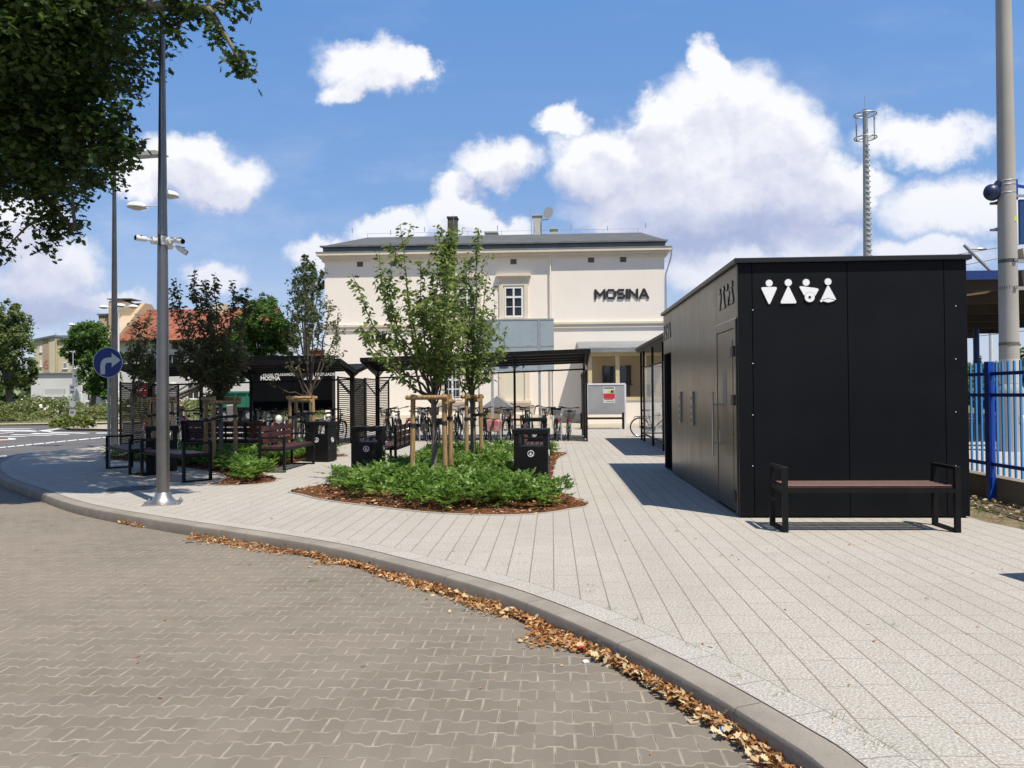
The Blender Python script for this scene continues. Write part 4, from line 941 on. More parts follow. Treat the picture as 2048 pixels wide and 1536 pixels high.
# ================================================================ bicycles
SP = (0, -.54, .335); FP = (0, .54, .335); BB_ = Vector((0, -.09, .27)); HD = Vector((0, .40, .78)); ST = Vector((0, -.23, .74))
def make_bike(label):
    t = thing('bicycle', label, 'bicycle')
    mb = MB(); mb.tube([BB_, ST], .019, 8); mb.tube([BB_, HD-Vector((0, 0, .04))], .025, 8); mb.tube([ST-Vector((0, 0, .04)), HD+Vector((0, 0, .0))], .016, 8)
    for s in (-1, 1): mb.tube([BB_+Vector((s*.03, 0, 0)), (s*.06, -.54, .335)], .009, 6); mb.tube([ST+Vector((s*.02, 0, -.03)), (s*.06, -.54, .335)], .008, 6)
    mb.tube([HD-Vector((0, -.01, .09)), HD+Vector((0, -.02, .09))], .022, 8); mb.build('frame', bike_cols['black'], t, smooth=True)
    mb = MB()
    for s in (-1, 1): mb.tube([HD-Vector((0, -.01, .10)), (s*.05, .44, .64), (s*.055, .54, .335)], .012, 6)
    mb.build('fork', bike_cols['black'], t, smooth=True)
    for nm, c in (('rear', SP), ('front', FP)):
        w_ = thing('wheel', None, None); w_.parent = t; w_.location = c
        MB().torus((0, 0, 0), .322, .023, 'x', 28, 6).build('tyre', rubber, w_, smooth=True)
        mb = MB(); mb.torus((0, 0, 0), .303, .008, 'x', 24, 4); mb.tube([(-.045, 0, 0), (.045, 0, 0)], .02, 8)
        for k in range(12):
            a = 2*PI*k/12; mb.bar((0.02*(-1)**k, 0, 0), (0, .303*math.cos(a), .303*math.sin(a)), .003)
        mb.build('rim', alu, w_, smooth=True)
        k = MB(); n = 12; vs = []
        for i in range(n+1):
            a = math.radians((20 if nm == 'rear' else 35)+(150)*i/n) if nm == 'rear' else math.radians(30+125*i/n)
            yy_ = -math.cos(a) if nm == 'rear' else -math.cos(a)
            for x in (-.026, .026): vs.append((x, yy_*.362+c[1], math.sin(a)*.362+c[2]))
        k.add(vs, [(2*i, 2*i+1, 2*i+3, 2*i+2) for i in range(n)]); k.build('mudguard', bk_plastic, t, smooth=True)
    MB().tube([ST-Vector((0, 0, .05)), (0, -.26, .90)], .013, 8).build('seat_post', alu, t, smooth=True)
    mb = MB(); mb.prism([(-.085, -.14), (-.06, -.17), (.06, -.17), (.085, -.14), (.07, -.05), (.022, .05), (.012, .13), (-.012, .13), (-.022, .05), (-.07, -.05)], 0, .05); 
    o = mb.build('saddle', bk_plastic, t, bevel=.012); o.location = (0, -.28, .90)
    MB().tube([HD+Vector((0, -.02, .06)), (0, .36, .98), (0, .40, 1.0)], .014, 8).build('stem', alu, t, smooth=True)
    hb = MB().tube([(-.30, .24, 1.04), (-.22, .31, 1.04), (-.07, .40, 1.01), (.07, .40, 1.01), (.22, .31, 1.04), (.30, .24, 1.04)], .012, 8).build('handlebar', blk_metal, t, smooth=True)
    for s in (-1, 1):
        g = MB().tube([(s*.235, .30, 1.041), (s*.315, .22, 1.041)], .018, 8).build('grip', bk_plastic, t, smooth=True); g.parent = hb
        g = MB().tube([(s*.20, .36, 1.03), (s*.27, .33, 1.02)], .008, 6).build('brake_lever', alu, t); g.parent = hb
    mb = MB()
    for s in (-1, 1): mb.tube([(s*.055, -.54, .34), (s*.06, -.56, .70)], .006, 6); mb.tube([(s*.06, -.28, .71), (s*.06, -.72, .71)], .006, 6)
    for y in (-.72, -.6, -.45, -.3): mb.tube([(-.06, y, .71), (.06, y, .71)], .005, 6)
    mb.build('luggage_rack', bk_plastic, t)
    MB().box((0, -.735, .66), (.075, .025, .045)).build('rear_light', red_pl, t, bevel=.006)
    MB().ball((0, .50, .84), (.035, .045, .035), 8).build('front_light', bk_plastic, t, smooth=True)
    mb = MB().lathe([(.09, .052), (.09, .058)], c=(0, 0, 0), n=18, axis='x'); mb.bar((.062, 0, 0), (.075, .08, -.145), .016, .024); mb.bar((-.062, 0, 0), (-.075, -.08, .145), .016, .024)
    mb.box((.115, .08, -.15), (.09, .07, .02)); mb.box((-.115, -.08, .15), (.09, .07, .02))
    o = mb.build('crank', alu, t); o.location = BB_
    MB().prism([(-.47, .30), (-.15, .19), (.0, .22), (.0, .33), (-.1, .36), (-.45, .39)], .062, .078, 'yz').build('chain_guard', bk_plastic, t)
    MB().tube([(-.05, -.30, .29), (-.14, -.32, .02)], .009, 6).build('kickstand', bk_plastic, t)
    return t
def basket(t, m=None, front=True, closed=False):
    c = Vector((0, .62, .90)) if front else Vector((0, -.58, .84)); w0, w1, l0, l1, h = .13, .18, .10, .14, .24; mb = MB(); m = m or bk_plastic
    if closed:
        mb.add([c+Vector((sx*w, sy*l, z)) for w, l, z in ((w0, l0, -h/2), (w1, l1, h/2)) for sx, sy in ((-1, -1), (1, -1), (1, 1), (-1, 1))], [(0, 1, 2, 3), (0, 1, 5, 4), (1, 2, 6, 5), (2, 3, 7, 6), (3, 0, 4, 7)])
    else:
        for k in range(7):
            f = k/6; w = w0+(w1-w0)*f; l = l0+(l1-l0)*f; z = -h/2+h*f; q_ = [c+Vector((sx*w, sy*l, z)) for sx, sy in ((-1, -1), (1, -1), (1, 1), (-1, 1))]
            for i in range(4): mb.bar(q_[i], q_[(i+1) % 4], .006)
        for i in range(4):
            for j in range(7):
                f = j/7; A = [(-1, -1), (1, -1), (1, 1), (-1, 1)]; s0, s1 = Vector(A[i]), Vector(A[(i+1) % 4]); s2 = s0*(1-f)+s1*f
                mb.bar(c+Vector((s2.x*w0, s2.y*l0, -h/2)), c+Vector((s2.x*w1, s2.y*l1, h/2)), .005)
    return mb.build('basket', m, t)
def pannier(t, m):
    for s in (-1, 1): MB().box((s*.115, -.60, .52), (.17, .34, .38), ry=s*.15).build('pannier_bag', m, t, bevel=.03)
def rack(x, y, z=.8):
    return MB().tube([(x, y-.38, 0), (x, y-.38, z-.1), (x, y-.30, z), (x, y+.30, z), (x, y+.38, z-.1), (x, y+.38, 0)], .024, 10)
GB = 'bicycles parked under the centre shelter'
# px, Y, heading (deg, 0 = rear wheel towards the square), colour, extras, label
row = [(768, 23.9, 6, 'black', '', 'black bicycle at the left end of the centre shelter, nearest its slatted screen'),
       (783, 24.2, -174, 'black', 'b', 'black bicycle with front basket, second from the left under the centre shelter'),
       (800, 23.7, 4, 'green', '', 'dark green bicycle, third from the left under the centre shelter'),
       (829, 23.9, -3, 'silver', 'w', 'silver bicycle with a wire basket just left of the front tree trunk'),
       (856, 24.3, 176, 'black', '', 'black bicycle right behind the trunk of the front tree'),
       (876, 23.6, 4, 'blue', 'k', 'pale blue bicycle with a wicker basket seen between trunk and pine stakes'),
       (908, 24.1, 187, 'black', '', 'black bicycle with its front wheel showing between the two groups of stakes'),
       (948, 23.9, 3, 'red', 'c', 'dark red bicycle behind the stakes of the second tree'),
       (998, 23.7, -7, 'silver', 'p', 'bicycle with pink patterned pannier bags under the centre shelter'),
       (1022, 24.2, 188, 'black', 'c', 'black bicycle beside the one with pink panniers, its front wheel to the right'),
       (1062, 24.4, 5, 'black', 'b', 'black bicycle behind the far bin frame, handlebar up against a shelter post'),
       (1050, 25.8, 182, 'black', '', 'black bicycle in the back row near the right end of the centre shelter'),
       (1112, 23.9, 12, 'silver', 'B', 'silver bicycle with large black basket near the right end of the centre shelter'),
       (1085, 25.6, 184, 'black', 'bc', 'black bicycle with baskets front and rear in the back row under the centre shelter'),
       (842, 25.7, 3, 'maroon', 'b', 'maroon bicycle in the back row left of the front tree trunk'),
       (925, 25.6, 182, 'black', 'c', 'black bicycle in the back row between the two stake frames'),
       (975, 24.3, 8, 'green', 'b', 'dark green bicycle left of the one with pink panniers'),
       (1136, 24.1, -8, 'white', 'c', 'white bicycle with a red rear light, rightmost under the centre shelter')]
base = None; first = True
src = make_bike('x')
for i, (px, Y, hd, col, ex, lab) in enumerate(row):
    p = PY(px, 850, Y)
    b = dup(src, (p.x, Y+.1, 0), math.radians(hd), lab, GB)
    b.rotation_euler = (0, math.radians(random.Random(i).choice((-5, 4, -6, 3))), math.radians(hd))
    q_ = random.Random(i*7+1); sc_b = q_.uniform(.93, 1.04); b.scale = (sc_b, sc_b, sc_b*q_.uniform(.96, 1.04)); b.rotation_euler.z += math.radians(q_.uniform(-9, 9))
    if q_.random() < .45: drop(b, ('rear_light',))
    for nm in ('frame', 'fork', 'chain_guard'): paint(b, nm, bike_cols[col])
    if 'b' in ex: basket(b, bk_plastic)
    if ex == 'w': basket(b, alu)
    if ex == 'k': basket(b, wicker, closed=True)
    if 'c' in ex: basket(b, bk_plastic, front=False)
    if ex == 'B': basket(b, bk_plastic, closed=True); basket(b, alu, front=False)
    if ex == 'p': pannier(b, pink_fab)
    if ex in ('p', 'c'): drop(b, ('front_light',))
    if ex == 'p' and not any(k.name.startswith('rear_light') for k in b.children): MB().box((0, -.79, .72), (.09, .025, .05)).build('rear_light', red_pl, b)
GB2 = 'bicycles parked under the left shelter'
row2 = [(300, 22.3, 10, 'black', 'c', 'dark bicycle with rear basket seen through the perforated screen of the left shelter'),
        (352, 22.2, -5, 'white', '', 'white bicycle just right of the big steel pole under the left shelter'),
        (372, 22.4, 182, 'red', '', 'red bicycle beside the dark bin under the left shelter'),
        (398, 22.6, 4, 'black', 'b', 'black bicycle behind the shaded bin under the left shelter'),
        (425, 22.3, 186, 'black', '', 'black bicycle behind the bronze tree stakes under the left shelter'),
        (470, 22.4, 20, 'silver', 's', 'bicycle with a pale child seat under the left shelter'),
        (497, 22.5, -6, 'black', 'c', 'black bicycle with rear basket behind the long dark bench back'),
        (528, 22.2, 184, 'blue', '', 'pale blue bicycle in front of the left edge of the black MOSINA board'),
        (556, 22.5, 6, 'white', '', 'white bicycle in front of the middle of the black MOSINA board'),
        (572, 22.0, -12, 'silver', 'h', 'silver bicycle with a pale helmet hanging from its rack'),
        (612, 22.5, 178, 'black', '', 'black bicycle behind the pale stakes in front of the MOSINA board'),
        (651, 21.9, 3, 'white', '', 'white bicycle with a red light to the right of the bin by the left bed'),
        (664, 22.4, -10, 'black', '', 'black bicycle next to the slatted screen at the right end of the left shelter')]
for i, (px, Y, hd, col, ex, lab) in enumerate(row2):
    p = PY(px, 850, Y); b = dup(src, (p.x, Y+.1, 0), math.radians(hd), lab, GB2); b.rotation_euler = (0, math.radians(random.Random(i+50).choice((-5, 4, -6, 3))), math.radians(hd))
    for nm in ('frame', 'fork', 'chain_guard'): paint(b, nm, bike_cols[col])
    if ex == 'b': basket(b, bk_plastic)
    if ex == 'c': basket(b, bk_plastic, front=False)
    if ex == 's':
        mb = MB(); mb.prism([(-.42, .74), (-.72, .74), (-.86, 1.18), (-.80, 1.2), (-.66, .86), (-.44, .84)], -.14, .14, 'yz'); mb.build('child_seat', mat('child_seat_grey', (.30, .30, .29), .6), b, bevel=.02)
    if ex == 'h': MB().ball((.1, -.70, .78), (.09, .11, .12), 12).build('helmet', white_pl, b, smooth=True)
for o in [src]+kids(src): bpy.data.objects.remove(o)
src2 = [o for o in C.objects if o.get('label', '').startswith('bicycle with pink')][0]
b = dup(src2, (3.35, 25.6, 0), math.radians(-96), 'bicycle parked sideways at the far end of the glass waiting shelter'); del b['group']; b.rotation_euler = (0, math.radians(4), math.radians(-96)); drop(b, ('pannier_bag',))
for nm in ('frame', 'fork', 'chain_guard'): paint(b, nm, bike_cols['black'])
# hoop stands
first_r = None
for grp, lst, yb in (('hoop stands under the centre shelter', (793, 843, 890, 930, 1003, 1062, 1122), 24.0), ('hoop stands under the left shelter', (354, 412, 480, 540, 596, 660), 22.4)):
    for i, px in enumerate(lst):
        p = PY(px, 850, yb); nm = ('first', 'second', 'third', 'fourth', 'fifth', 'sixth', 'seventh')[i]
        lab = f'grey tube hoop stand, {nm} from the left under the ' + ('centre shelter' if yb > 23 else 'left shelter')
        if first_r is None:
            first_r = rack(0, 0).build('bicycle_stand', galv_m, smooth=True); o = first_r
        else: o = first_r.copy(); C.objects.link(o)
        o.location = (p.x, yb, 0); tag(o, lab, 'bicycle stand', grp)
# ================================================================ young trees on the square
def branchpts(a, tip, bow, n=9):
    a, tip = np.array(a), np.array(tip); c = a + (tip-a)*np.array([bow, bow, .42]); t = np.linspace(0, 1, n)[:, None]
    return (1-t)**2*a + 2*t*(1-t)*c + t*t*tip
def young_tree(label, base, hfork, tips, nleaf, lm, lsz, rt=.045, seed=1, start=.22, droop=.5, dens_top=1., bark=None, twigs=5, shape=LANCE, spread=.10):
    R = np.random.default_rng(seed); base = Vector((base[0], base[1], 0)); t = thing('young_tree', label, 'tree', base, 0., 'young trees on the square'); bark = bark or bark_m
    b0 = np.array(base); f = b0+np.array([0, 0, hfork])
    tr = MB(); tr.tube([(0, 0, -.05), (.01, .01, hfork*.5), (0, 0, hfork), (.0, .0, hfork+.12)], [rt*1.25, rt, rt*1.05, rt*.7], 12); tr.build('trunk', bark, t, smooth=True)
    LP, LD = [], []
    def addleaves(pts, n, lo=0., spread=.10):
        seg = np.linspace(0, 1, len(pts)); u = R.uniform(lo, 1, n)
        P = np.stack([np.interp(u, seg, pts[:, k]) for k in range(3)], 1); tan = unit(pts[-1]-pts[0]); az = R.uniform(0, 2*PI, n)
        d = np.stack([np.cos(az), np.sin(az), np.full(n, -.1)], 1) + tan*.55; d[:, 2] -= droop*R.uniform(.5, 2.4, n)
        P = P + R.normal(size=(n, 3))*spread*.35; LP.append(P); LD.append(unit(d))
    tl = [np.linalg.norm(np.array(q[:3])-f) for q in tips]; tot = sum(tl)
    for i, tip in enumerate(tips):
        w_ = tip[3] if len(tip) > 3 else 1.; tp = np.array(tip[:3]); st = f + np.array([0, 0, R.uniform(-.25, .12)]); pts = branchpts(st, tp, R.uniform(.62, .85)); L_ = tl[i]
        pts[1:-1] += R.normal(size=(len(pts)-2, 3))*.018*L_**.5
        r0 = rt*min(.62, .25+L_*.12); bm_ = MB().tube([Vector(p)-base for p in pts], list(np.linspace(r0, .004, len(pts))), 7, cap=False)
        n_i = int(nleaf*w_*L_/tot); nt = max(1, int(twigs*L_/1.5)); addleaves(pts, int(n_i*.42), start, spread)
        for k in range(nt):
            u = R.uniform(start, .92); j = u*(len(pts)-1); j0 = int(j); p = pts[j0]*(1-(j-j0))+pts[min(j0+1, len(pts)-1)]*(j-j0)
            d = unit((pts[min(j0+1, len(pts)-1)]-pts[j0])) ; side = unit(R.normal(size=3)*np.array([1, 1, .3])); ln = L_*R.uniform(.12, .28)*(1.15-u*.5)
            e = p + unit(d*.8+side*.75+np.array([0, 0, .15]))*ln; tw = branchpts(p, e, .6, 5); bm_.tube([Vector(q)-base for q in tw], [.009, .007, .005, .004, .003], 5, cap=False); addleaves(tw, int(n_i*.58/nt), .1, spread)
        bm_.build('limb', twig_m, t, smooth=True)
    P = np.concatenate(LP); D = np.concatenate(LD); n = len(P); Nn = unit(np.array([0, -.1, .45])+R.normal(size=(n, 3))*.7)
    leafmesh('crown', P, D, Nn, R.uniform(.7, 1.2, n)*lsz, *shape, lm, t)
    return t
def tp(px, py, Y, w_=1.): p = PY(px, py, Y); return (p.x, p.y, p.z, w_)
young_tree('tall leafy young tree in the middle of the front bed, tied to three stakes', (-1.88, 12.3), 1.42,
           [tp(800, 448, 12.5), tp(765, 540, 12.0), tp(704, 548, 12.2, .9), tp(722, 652, 11.7, .8), tp(742, 700, 12.0, .5), tp(758, 500, 12.9, .8), tp(840, 520, 11.8, 1.2), tp(871, 476, 12.6, .6), tp(905, 450, 12.9, 1.6), tp(893, 520, 11.6, 1.5), tp(868, 545, 13.0, 1.4), tp(920, 560, 12.2, 1.3), tp(855, 600, 11.9, 1.3), tp(820, 620, 12.8, 1.1), tp(910, 640, 12.1, 1.2), tp(890, 500, 12.7, 1.3)], 4900, cherry_leaf, .098, .042, 3)
young_tree('second leafy young tree of the front bed, behind and right of the tallest one', (-1.62, 15.7), 1.45,
           [tp(957, 458, 15.8, 1.2), tp(975, 545, 15.4), tp(990, 600, 16.2, .9), tp(1012, 655, 15.7, .7), tp(940, 520, 16.0), tp(915, 600, 15.2, 1.2), tp(1000, 690, 15.3, .8), tp(890, 640, 16, 1.), tp(965, 620, 14.9, 1.2), tp(945, 640, 16.4), tp(925, 540, 15.8, 1.1), tp(905, 455, 16.2, .8)], 3500, cherry_leaf, .098, .042, 5, start=.15)
young_tree('dark bronze leaved young tree of the left bed, right of the big steel pole', (-6.72, 15.5), 1.42,
           [tp(390, 535, 15.4), tp(345, 600, 15.2), tp(352, 560, 16.0), tp(430, 545, 15.0), tp(462, 560, 15.8), tp(492, 575, 15.3), tp(375, 620, 14.9), tp(420, 610, 16.2), tp(450, 640, 15.0), tp(485, 640, 15.7), tp(350, 680, 15.1), tp(410, 560, 15.6), tp(500, 700, 15.3, .5), tp(395, 690, 14.8, .7)], 7000, cherry_dark, .094, .042, 7, start=.1)
young_tree('young tree with sparse small leaves and bare lower limbs behind the red slatted bench', (-5.62, 17.9), 1.5,
           [tp(608, 515, 17.8, .6), tp(640, 580, 17.5, .8), tp(676, 625, 17.9, .9), tp(678, 675, 17.4, .8), tp(575, 600, 17.9, .6), tp(590, 560, 18.3, .6), tp(628, 540, 18.2, .6), tp(660, 600, 18.0, .6), tp(570, 680, 17.5, .4), tp(540, 762, 17.3, .15)], 2300, pale_leaf, .085, .042, 11, start=.42, twigs=4)
young_tree('small dark leaved young tree left of the big steel pole behind the screen', (-10.6, 19.2), 1.45,
           [tp(262, 660, 19.3), tp(280, 630, 19), tp(300, 618, 19.5), tp(318, 650, 19), tp(275, 690, 19.2), tp(305, 690, 18.8), tp(330, 700, 19.3, .6)], 2000, cherry_dark, .10, .045, 13, start=.3)
# ================================================================ bed planting
def shrubs(name, label, poly, n_cl, clear, edge=.28, lm=shrub_leaf, hmax=.34, ext=None):
    q = scatter(poly, n_cl*2); d = dist_edge(poly, q); ok = d > edge*rng.uniform(.5, 1.3, len(q))
    for (cx, cy, r_) in clear: ok &= np.hypot(q[:, 0]-cx, q[:, 1]-cy) > r_
    q = q[ok][:n_cl]
    if ext is not None: q = np.concatenate([q, np.array(ext)])
    P, D, Nn, S = [], [], [], []
    for (x, y) in q:
        h = hmax*rng.uniform(.55, 1.05); m = rng.integers(14, 20)      # stems of pinnate leaves
        for k in range(m):
            az = rng.uniform(0, 2*PI); el = rng.uniform(.15, 1.2); L_ = rng.uniform(.13, .24); dr = np.array([math.cos(az)*math.cos(el), math.sin(az)*math.cos(el), math.sin(el)*.8])
            o = np.array([x, y, 0]) + np.array([math.cos(az)*.05, math.sin(az)*.05, h*rng.uniform(.25, .85)])
            sd = unit(np.cross(dr, [0, 0, 1.])); up = np.cross(sd, dr)
            for j in range(5):
                f = .25+.17*j
                for s in (-1, 1): P.append(o+dr*L_*f - np.array([0, 0, .05*f*f])); D.append(sd*s*.9+dr*.45+rng.normal(size=3)*.12); Nn.append(up+rng.normal(size=3)*.3); S.append(rng.uniform(.038, .062))
            P.append(o+dr*L_*1.05-np.array([0, 0, .05])); D.append(dr); Nn.append(up+rng.normal(size=3)*.2); S.append(.055)
    return tag(leafmesh(name, P, D, Nn, S, *OVAL, lm), label, 'ground cover', None, 'stuff')
shrubs('low_shrubs', 'low glossy green shrubs covering the front planting bed', B1, 360, [(-.33, 12.5, .42), (-3.28, 13.78, .4), (-.3, 14.6, .5), (-.30, 15.3, .45), (-.3, 13.9, .45), (-3.12, 15.1, .45), (-1.7, 18.9, .4), (-1.2, 12.9, .3), (-.75, 12.2, .35), (-.9, 13.2, .35)], .36)
shrubs('low_shrubs', 'low green shrubs of the left planting bed, mostly in shade', B2, 300, [(-5.17, 15.05, .5), (-5.17, 15.8, .45), (-5.17, 14.3, .4), (-4.98, 16.6, .4), (-8.35, 17.9, .4), (-7.15, 17, .3), (-7.62, 13.85, .4)], .18)
# bark chips
for nm, poly, n, lab in (('bark_chips', B1, 5200, 'loose orange brown bark chips spread over the front bed'), ('bark_chips', B2, 2200, 'loose bark chips spread over the left bed')):
    q = scatter(poly, n); dd = dist_edge(poly, q); P = np.c_[q, .012+rng.uniform(0, .022, len(q))]; nl = len(P)
    tag(leafmesh(nm, P, np.c_[rng.normal(size=(nl, 2)), rng.normal(size=nl)*.25], unit(np.array([0, 0, 1.])+rng.normal(size=(nl, 3))*.35), rng.uniform(.025, .075, nl), [(-.5, -.12, 0), (-.35, .2, .05), (.4, .16, 0), (.5, -.1, .06), (.0, -.22, 0)], [(0, 1, 2, 3, 4)], chip_m), lab, 'mulch', None, 'stuff')
# dry leaves in the gutter
cv = crom(KPTS, 40); s_acc = [0.]
for i in range(1, len(cv)): s_acc.append(s_acc[-1]+(cv[i]-cv[i-1]).length)
cvn = np.array([(p.x, p.y) for p in cv]); sa = np.array(s_acc)
ys_ = cvn[:, 1]; s_at = lambda y: float(np.interp(-y, -ys_, sa))
def gutter(n, ranges, lm, size, name, label, hh=.05, shp=OAK):
    u = []; wd = []
    for (ya, yb_, wgt, width) in ranges:
        k = int(n*wgt); a_, b_ = s_at(ya), s_at(yb_); u.append(rng.uniform(a_, b_, k)); wd.append(np.full(k, width))
    u = np.concatenate(u); wd = np.concatenate(wd); n = len(u); x = np.interp(u, sa, cvn[:, 0]); y = np.interp(u, sa, cvn[:, 1])
    x2 = np.interp(u+.02, sa, cvn[:, 0]); y2 = np.interp(u+.02, sa, cvn[:, 1]); t = unit(np.c_[x2-x, y2-y]); nrm = np.c_[t[:, 1], -t[:, 0]]
    mod = .45+.6*np.sin(u*3.9+np.sin(u*2.3)*2)+rng.uniform(-.1, .25, n); off = np.abs(rng.normal(size=n))*wd*.5*np.clip(mod, .15, 1.2)+.01
    P = np.c_[np.c_[x, y]-nrm*off[:, None]*-1*-1*-1*-1, np.zeros(n)]; P[:, :2] = np.c_[x, y]+(-np.c_[-t[:, 1], t[:, 0]])*off[:, None]
    P[:, 2] = ZR + .006 + rng.uniform(0, 1, n)*hh*np.exp(-off/(wd*.5))
    return tag(leafmesh(name, P, np.c_[rng.normal(size=(n, 2)), rng.normal(size=n)*.4], unit(np.array([0, 0, 1.])+rng.normal(size=(n, 3))*.6), rng.uniform(.5, 1.3, n)*size, *shp, lm), label, 'leaf litter', None, 'stuff')
RG = [(9.2, 8.9, .012, .10), (8.35, 6.9, .16, .16), (6.9, 5.2, .24, .15), (5.2, 4.2, .26, .19), (4.2, 2.6, .30, .25)]
FRAG = ([(0, 0, .0), (.25, .22, .12), (.7, .14, .18), (1, .02, .0), (.62, -.17, .10), (.2, -.12, .14)], [(0, 1, 2, 5), (5, 2, 3, 4)])
gutter(4000, RG, litter_leaf, .042, 'leaf_fragments', 'crumbled orange brown leaf fragments in the gutter along the kerb', .05, FRAG)
gutter(1900, RG, litter_leaf, .036, 'dry_leaf_litter', 'orange brown dry leaves gathered in the gutter along the kerb')
gutter(520, [(6.4, 4.6, .3, .18), (4.6, 2.7, .7, .27)], litter_pale, .055, 'pale_leaf_litter', 'larger pale curled leaves lying on top of the gutter litter', .06)
# single leaves and crumbs strewn over the paving
n = 230; q = np.c_[rng.uniform(-7, 4.5, n), rng.uniform(2.9, 11, n)]
def sideof(q):                                  # plaza side of the kerb?
    poly = np.array(pave); return inside(poly, q)
on = sideof(q); z = np.where(on, .004, ZR+.004); keep = (dist_edge(cvn[::8], q) > .12) | on; keep &= ~(inside(B1, q) | inside(B2, q))
q, z = q[keep], z[keep]; n = len(q)
tag(leafmesh('scattered_leaves', np.c_[q, z], np.c_[rng.normal(size=(n, 2)), np.zeros(n)], unit(np.array([0, 0, 1.])+rng.normal(size=(n, 3))*.3), rng.uniform(.012, .042, n), *FRAG, litter_leaf), 'single dry leaves and crumbs strewn over the paving', 'leaf litter', None, 'stuff')
# little weeds in the joints
P = []
for (px, py) in ((1178, 1185), (1217, 1219), (1276, 1240), (1560, 1390), (1665, 1437), (1710, 1466), (1735, 1482), (1765, 1494), (1380, 1293), (1780, 1250), (1480, 1355)):
    c = G(px, py)
    for k in range(16): P.append((c.x+rng.normal()*.025, c.y+rng.normal()*.02, .004))
P = np.array(P); n = len(P); az = rng.uniform(0, 2*PI, n)
tag(leafmesh('joint_weeds', P, np.c_[np.cos(az), np.sin(az), rng.uniform(.1, .8, n)], np.c_[np.zeros((n, 2)), np.ones(n)]+rng.normal(size=(n, 3))*.1, rng.uniform(.02, .045, n), *BLADE, grass_leaf), 'small weeds sprouting from the paving joints near the kerb', 'weeds', None, 'stuff')
# dropped things
def flat(name, px, py, z, pts, sc, m, lab, cat, h=.006):
    c = G(px, py, z); t = MB(); t.prism([(x*sc, y*sc) for x, y in pts], 0, h); o = t.build(name, m, bevel=.0); o.location = (c.x, c.y, z+.003); o.rotation_euler = (0.06, .05, .4); tag(o, lab, cat); return o
c = G(1446, 1475, ZR); t = MB().lathe([(.014, 0), (.015, .012), (.013, .014), (.0125, .003)], n=18).build('bottle_cap', mat('blue_plastic', (.01, .16, .62), .35), smooth=True); t.location = (c.x, c.y, ZR+.03); t.rotation_euler = (.2, .1, 0); tag(t, 'bright blue bottle cap lying in the dry leaves', 'bottle cap')
flat('paper_scrap', 1168, 1328, ZR, [(0, 0), (1, .2), (1.2, .8), (.6, 1), (.1, .7)], .04, mat('paper', (.75, .74, .72), .8), 'torn white paper scrap on the setts left of the leaf litter', 'litter')
flat('sweet_wrapper', 1158, 1298, ZR+.03, [(0, 0), (1, .1), (1.1, .5), (.5, .7), (-.1, .5)], .04, mat('red_foil', (.55, .02, .03), .3), 'small red sweet wrapper in the leaf litter', 'litter')
flat('cardboard_scrap', 1380, 1450, ZR, [(0, 0), (1.6, -.1), (1.7, .6), (.1, .7)], .05, mat('cardboard', (.42, .33, .22), .9), 'beige scrap of cardboard at the edge of the leaf litter', 'litter')
flat('green_leaf', 615, 1163, ZR, [(p[0], p[1]) for p in OAK[0]], .11, mat('fallen_leaf', (.12, .14, .05), .8), 'single greenish leaf lying in the middle of the setts', 'fallen leaf', .002)
for k, (px, py, L_, a_) in enumerate(((393, 1086, .16, .5), (420, 1083, .13, -.1), (370, 1087, .10, .2))):
    c = G(px, py, ZR); t = MB().tube([(0, 0, 0), (L_*.5, .01, .004), (L_, -.01, 0)], [.005, .006, .003], 6).build('twig', twig_m, smooth=True); t.location = (c.x, c.y, ZR+.008); t.rotation_euler = (0, 0, a_); tag(t, ('thickest dark twig lying on the setts below the steel pole', 'straight dark twig to the right of the thickest one on the setts', 'thin pale twig to the left of the thickest one on the setts')[k], 'twig', 'twigs on the setts')
# ================================================================ big oak overhanging from the left
oak = thing('oak_tree', 'large dark green oak whose branches hang into the top left corner', 'tree', (-12.6, 11.2, -.05))
tr = MB().tube([(0, 0, 0), (.05, .0, .5), (.1, .05, 2.2), (.3, 0, 4.2), (.5, -.1, 6.5), (.4, -.1, 9.5)], [.55, .42, .36, .31, .24, .12], 16); tr.build('trunk', bark_m, oak, smooth=True)
R = np.random.default_rng(21); OB = np.array([-12.6, 11.2, 0.])
limbs = []
def limb(pts, r0): limbs.append((np.array([[p[0], p[1], p[2]] for p in pts]), r0)); MB().tube([Vector(p)-Vector(OB)-Vector((0, 0, -.05)) for p in pts], list(np.linspace(r0, .02, len(pts))), 9).build('limb', bark_m, oak, smooth=True)
W = lambda px, py, Y: tuple(PY(px, py, Y))
limb([(-12.3, 11.2, 4.2), (-10.5, 10.9, 5.2), W(60, 150, 10.6), W(190, 230, 10.0), W(265, 290, 9.8)], .17)
limb([(-12.2, 11.2, 5.0), (-10.2, 10.2, 6.3), W(100, 20, 9.8), W(290, 10, 9.4), W(420, 20, 9.3), W(480, 120, 9.3)], .14)
limb([(-12.4, 11.2, 3.6), (-10.8, 11.4, 4.2), W(30, 330, 11.2), W(110, 420, 10.8), W(150, 460, 10.6)], .12)
limb([(-12.2, 11.1, 6.0), (-10.0, 11.8, 7.4), (-7.5, 12.0, 7.6)], .12); limb([(-12.2, 11.1, 6.5), (-12.6, 9.0, 8.5), (-11.8, 7.6, 8.6)], .12); limb([(-12.1, 11.2, 7.5), (-11.0, 13.0, 10.2), (-8.6, 14.4, 12.0), (-5.5, 14.3, 12.0)], .12); limb([(-12.2, 11.2, 7.0), (-9.6, 11.2, 9.2), (-6.5, 10.8, 9.3), (-4.0, 10.4, 8.9)], .13)
